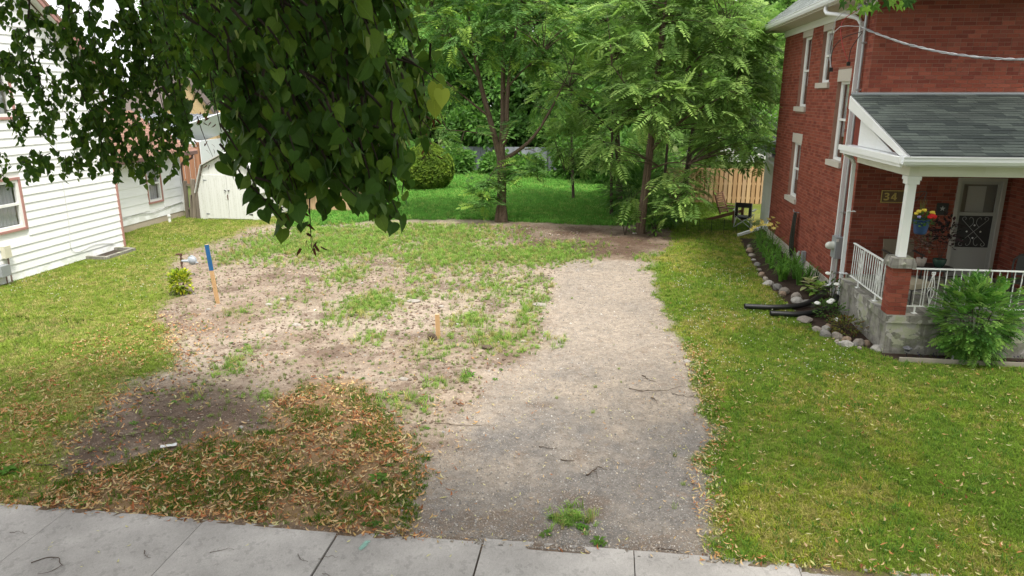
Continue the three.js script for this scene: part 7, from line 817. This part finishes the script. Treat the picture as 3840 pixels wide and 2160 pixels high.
  const pot = (lab, pos, m, r, h, cols, n, rx, ry) => { const P = thing('potted_plant', lab, 'potted plant', pos); part('pot', lathe([[0.001, 0], [r * 0.6, 0], [r * 0.95, h * 0.6], [r, h], [r * 0.9, h], [r * 0.85, h * 0.8], [0.001, h * 0.8]], 18), m, P); const list = []; for (let i = 0; i < n; i++) { const a = rr(0, 6.28), u = rr(-0.5, 1), s = Math.sqrt(1 - u * u), q = Math.pow(rnd(), 0.5); list.push({ p: V(s * Math.cos(a) * rx * q, h + ry + u * ry * q, s * Math.sin(a) * rx * q), q: facing(V(s * Math.cos(a) + rr(-0.5, 0.5), u * 0.6 + rr(-0.3, 0.6), s * Math.sin(a)), rr(-0.5, 0.5)), s: rr(0.06, 0.12), c: greens(cols) }); } part('stems', [0, 1, 2, 3].map((i) => rod(V(0, h * 0.7, 0), V(Math.cos(i * 1.6) * rx * 0.6, h + ry * 1.4, Math.sin(i * 1.6) * rx * 0.6), 0.006, 0.003, 5)), barkDark, P, false); copies('foliage', ovate, leafMat([1, 1, 1], { transmission: 0.2 }), list, P, 'stuff'); };
  pot('dull pink-leaved plant in a pale pot on the round porch table', [5.98, 1.16, -14.2], mat([0.35, 0.3, 0.26], 0.7), 0.09, 0.16, [[0.22, 0.14, 0.12], [0.16, 0.09, 0.07], [0.14, 0.12, 0.06]], 150, 0.2, 0.24); pot('dark-leaved plant in a glazed green pot on the round porch table', [6.28, 1.16, -14.15], mat([0.03, 0.06, 0.045], 0.25), 0.12, 0.16, [[0.03, 0.02, 0.02], [0.05, 0.025, 0.03], [0.02, 0.025, 0.02]], 260, 0.3, 0.42);
}
{ // twisted service cable from the mast to the street
  const a = V(4.86, 5.6, -15.7), pts = [], N = 46, end = V(9.5, 5.9, -7.6), strand = [[], [], []]; for (let i = 0; i <= N; i++) { const t = i / N, p = a.clone().lerp(end, t); p.y -= 4 * 1.05 * t * (1 - t) * (1 - 0.3 * t); for (let k = 0; k < 3; k++) { const w = t * 120 + (k * 6.283) / 3; strand[k].push(p.clone().add(V(0, Math.sin(w) * 0.014, Math.cos(w) * 0.014))); } }
  const c = thing('service_cable', 'twisted grey overhead service cable sagging across the brick front wall', 'cable'), m = [mat([0.5, 0.51, 0.53], 0.35, { metalness: 0.3 }), mat([0.3, 0.31, 0.32], 0.5), mat([0.26, 0.27, 0.28], 0.5)]; strand.forEach((s, k) => part('strand', tube(s, k ? 0.013 : 0.01, 6, N * 5), m[k], c, false));
}
// ------------------------------------------------------------------ behind the house: lawn chairs and a wire fence
{
  const w = woodMap([0.16, 0.075, 0.04]), A = thing('adirondack_chair', 'brown slatted reclining wooden lawn chair', 'chair', [4.3, 0, -25.8], 0.9);
  for (let i = 0; i < 9; i++) part('back_slat', [bar(V(-0.27, 0.36 + i * 0.075, -0.22 - i * 0.03), V(0.27, 0.36 + i * 0.075, -0.22 - i * 0.03), 0.045, 0.018)], w, A); for (const x of [-0.26, 0.26]) { part('back_post', [bar(V(x, 0.28, -0.2), V(x, 1.02, -0.5), 0.035, 0.05)], w, A); part('leg', [bar(V(x, 0, -0.75), V(x, 0.38, 0.3), 0.04, 0.1)], w, A); part('leg', [bar(V(x * 1.1, 0, 0.34), V(x * 1.1, 0.52, 0.34), 0.04, 0.09)], w, A); part('armrest', [bx(x * 1.15 - 0.06, x * 1.15 + 0.06, 0.52, 0.545, -0.32, 0.42)], w, A); } for (let i = 0; i < 5; i++) part('seat_slat', [bar(V(-0.27, 0.24 + i * 0.028, -0.12 + i * 0.1), V(0.27, 0.24 + i * 0.028, -0.12 + i * 0.1), 0.02, 0.08)], w, A);
  const alu = mat([0.62, 0.63, 0.64], 0.35, { metalness: 0.4 }), blk = mat([0.018, 0.016, 0.016], 0.8), C = thing('camping_chair', 'black and silver folding camping chair', 'chair', [4.62, 0, -24.75], 2.8);
  part('backrest', [new THREE.BoxGeometry(0.54, 0.16, 0.015).translate(0, 0.78, -0.28), bx(-0.27, -0.17, 0.42, 0.7, -0.29, -0.275), bx(0.17, 0.27, 0.42, 0.7, -0.29, -0.275)], blk, C); part('seat', [tube([V(-0.25, 0.4, -0.26), V(0, 0.3, -0.1), V(0.25, 0.4, -0.26)], 0.03, 6), bx(-0.24, 0.24, 0.36, 0.375, -0.28, 0.24)], blk, C); for (const s of [-1, 1]) { part('leg', [rod(V(s * 0.3, 0.0, -0.26), V(-s * 0.26, 0.42, -0.26), 0.011)], alu, C); part('leg', [rod(V(s * 0.3, 0, 0.26), V(-s * 0.26, 0.42, 0.26), 0.011)], alu, C); part('leg', [rod(V(s * 0.28, 0.02, -0.26), V(s * 0.28, 0.42, 0.26), 0.011)], alu, C); part('upright', [rod(V(s * 0.27, 0.02, -0.27), V(s * 0.27, 0.86, -0.29), 0.011)], alu, C); part('armrest', [bx(s * 0.3 - 0.045, s * 0.3 + 0.045, 0.58, 0.6, -0.28, 0.3)], alu, C); }
  const F = thing('wire_fence', 'low black wire garden fence across the lawn behind the brick house', 'fence', [2.6, 0, -23.4]), wm = mat([0.012, 0.014, 0.012], 0.6), L = 2.35, post = uvBox(rod(V(0, -0.05, 0), V(0, 0.5, 0), 0.007)), vw = uvBox(rod(V(0, 0, 0), V(0, 0.45, 0), 0.0022, 0.0022, 4));
  for (let x = 0; x <= L; x += 0.39) piece('post', post, wm, F, [x, 0, 0]); for (let x = 0.055; x < L; x += 0.055) piece('wire', vw, wm, F, [x, 0, 0]); for (const y of [0.03, 0.14, 0.25, 0.36, 0.45]) part('wire', [rod(V(0, y, 0), V(L, y, 0), 0.0025, 0.0025, 4)], wm, F, false);
}
renderer.render(scene, camera);
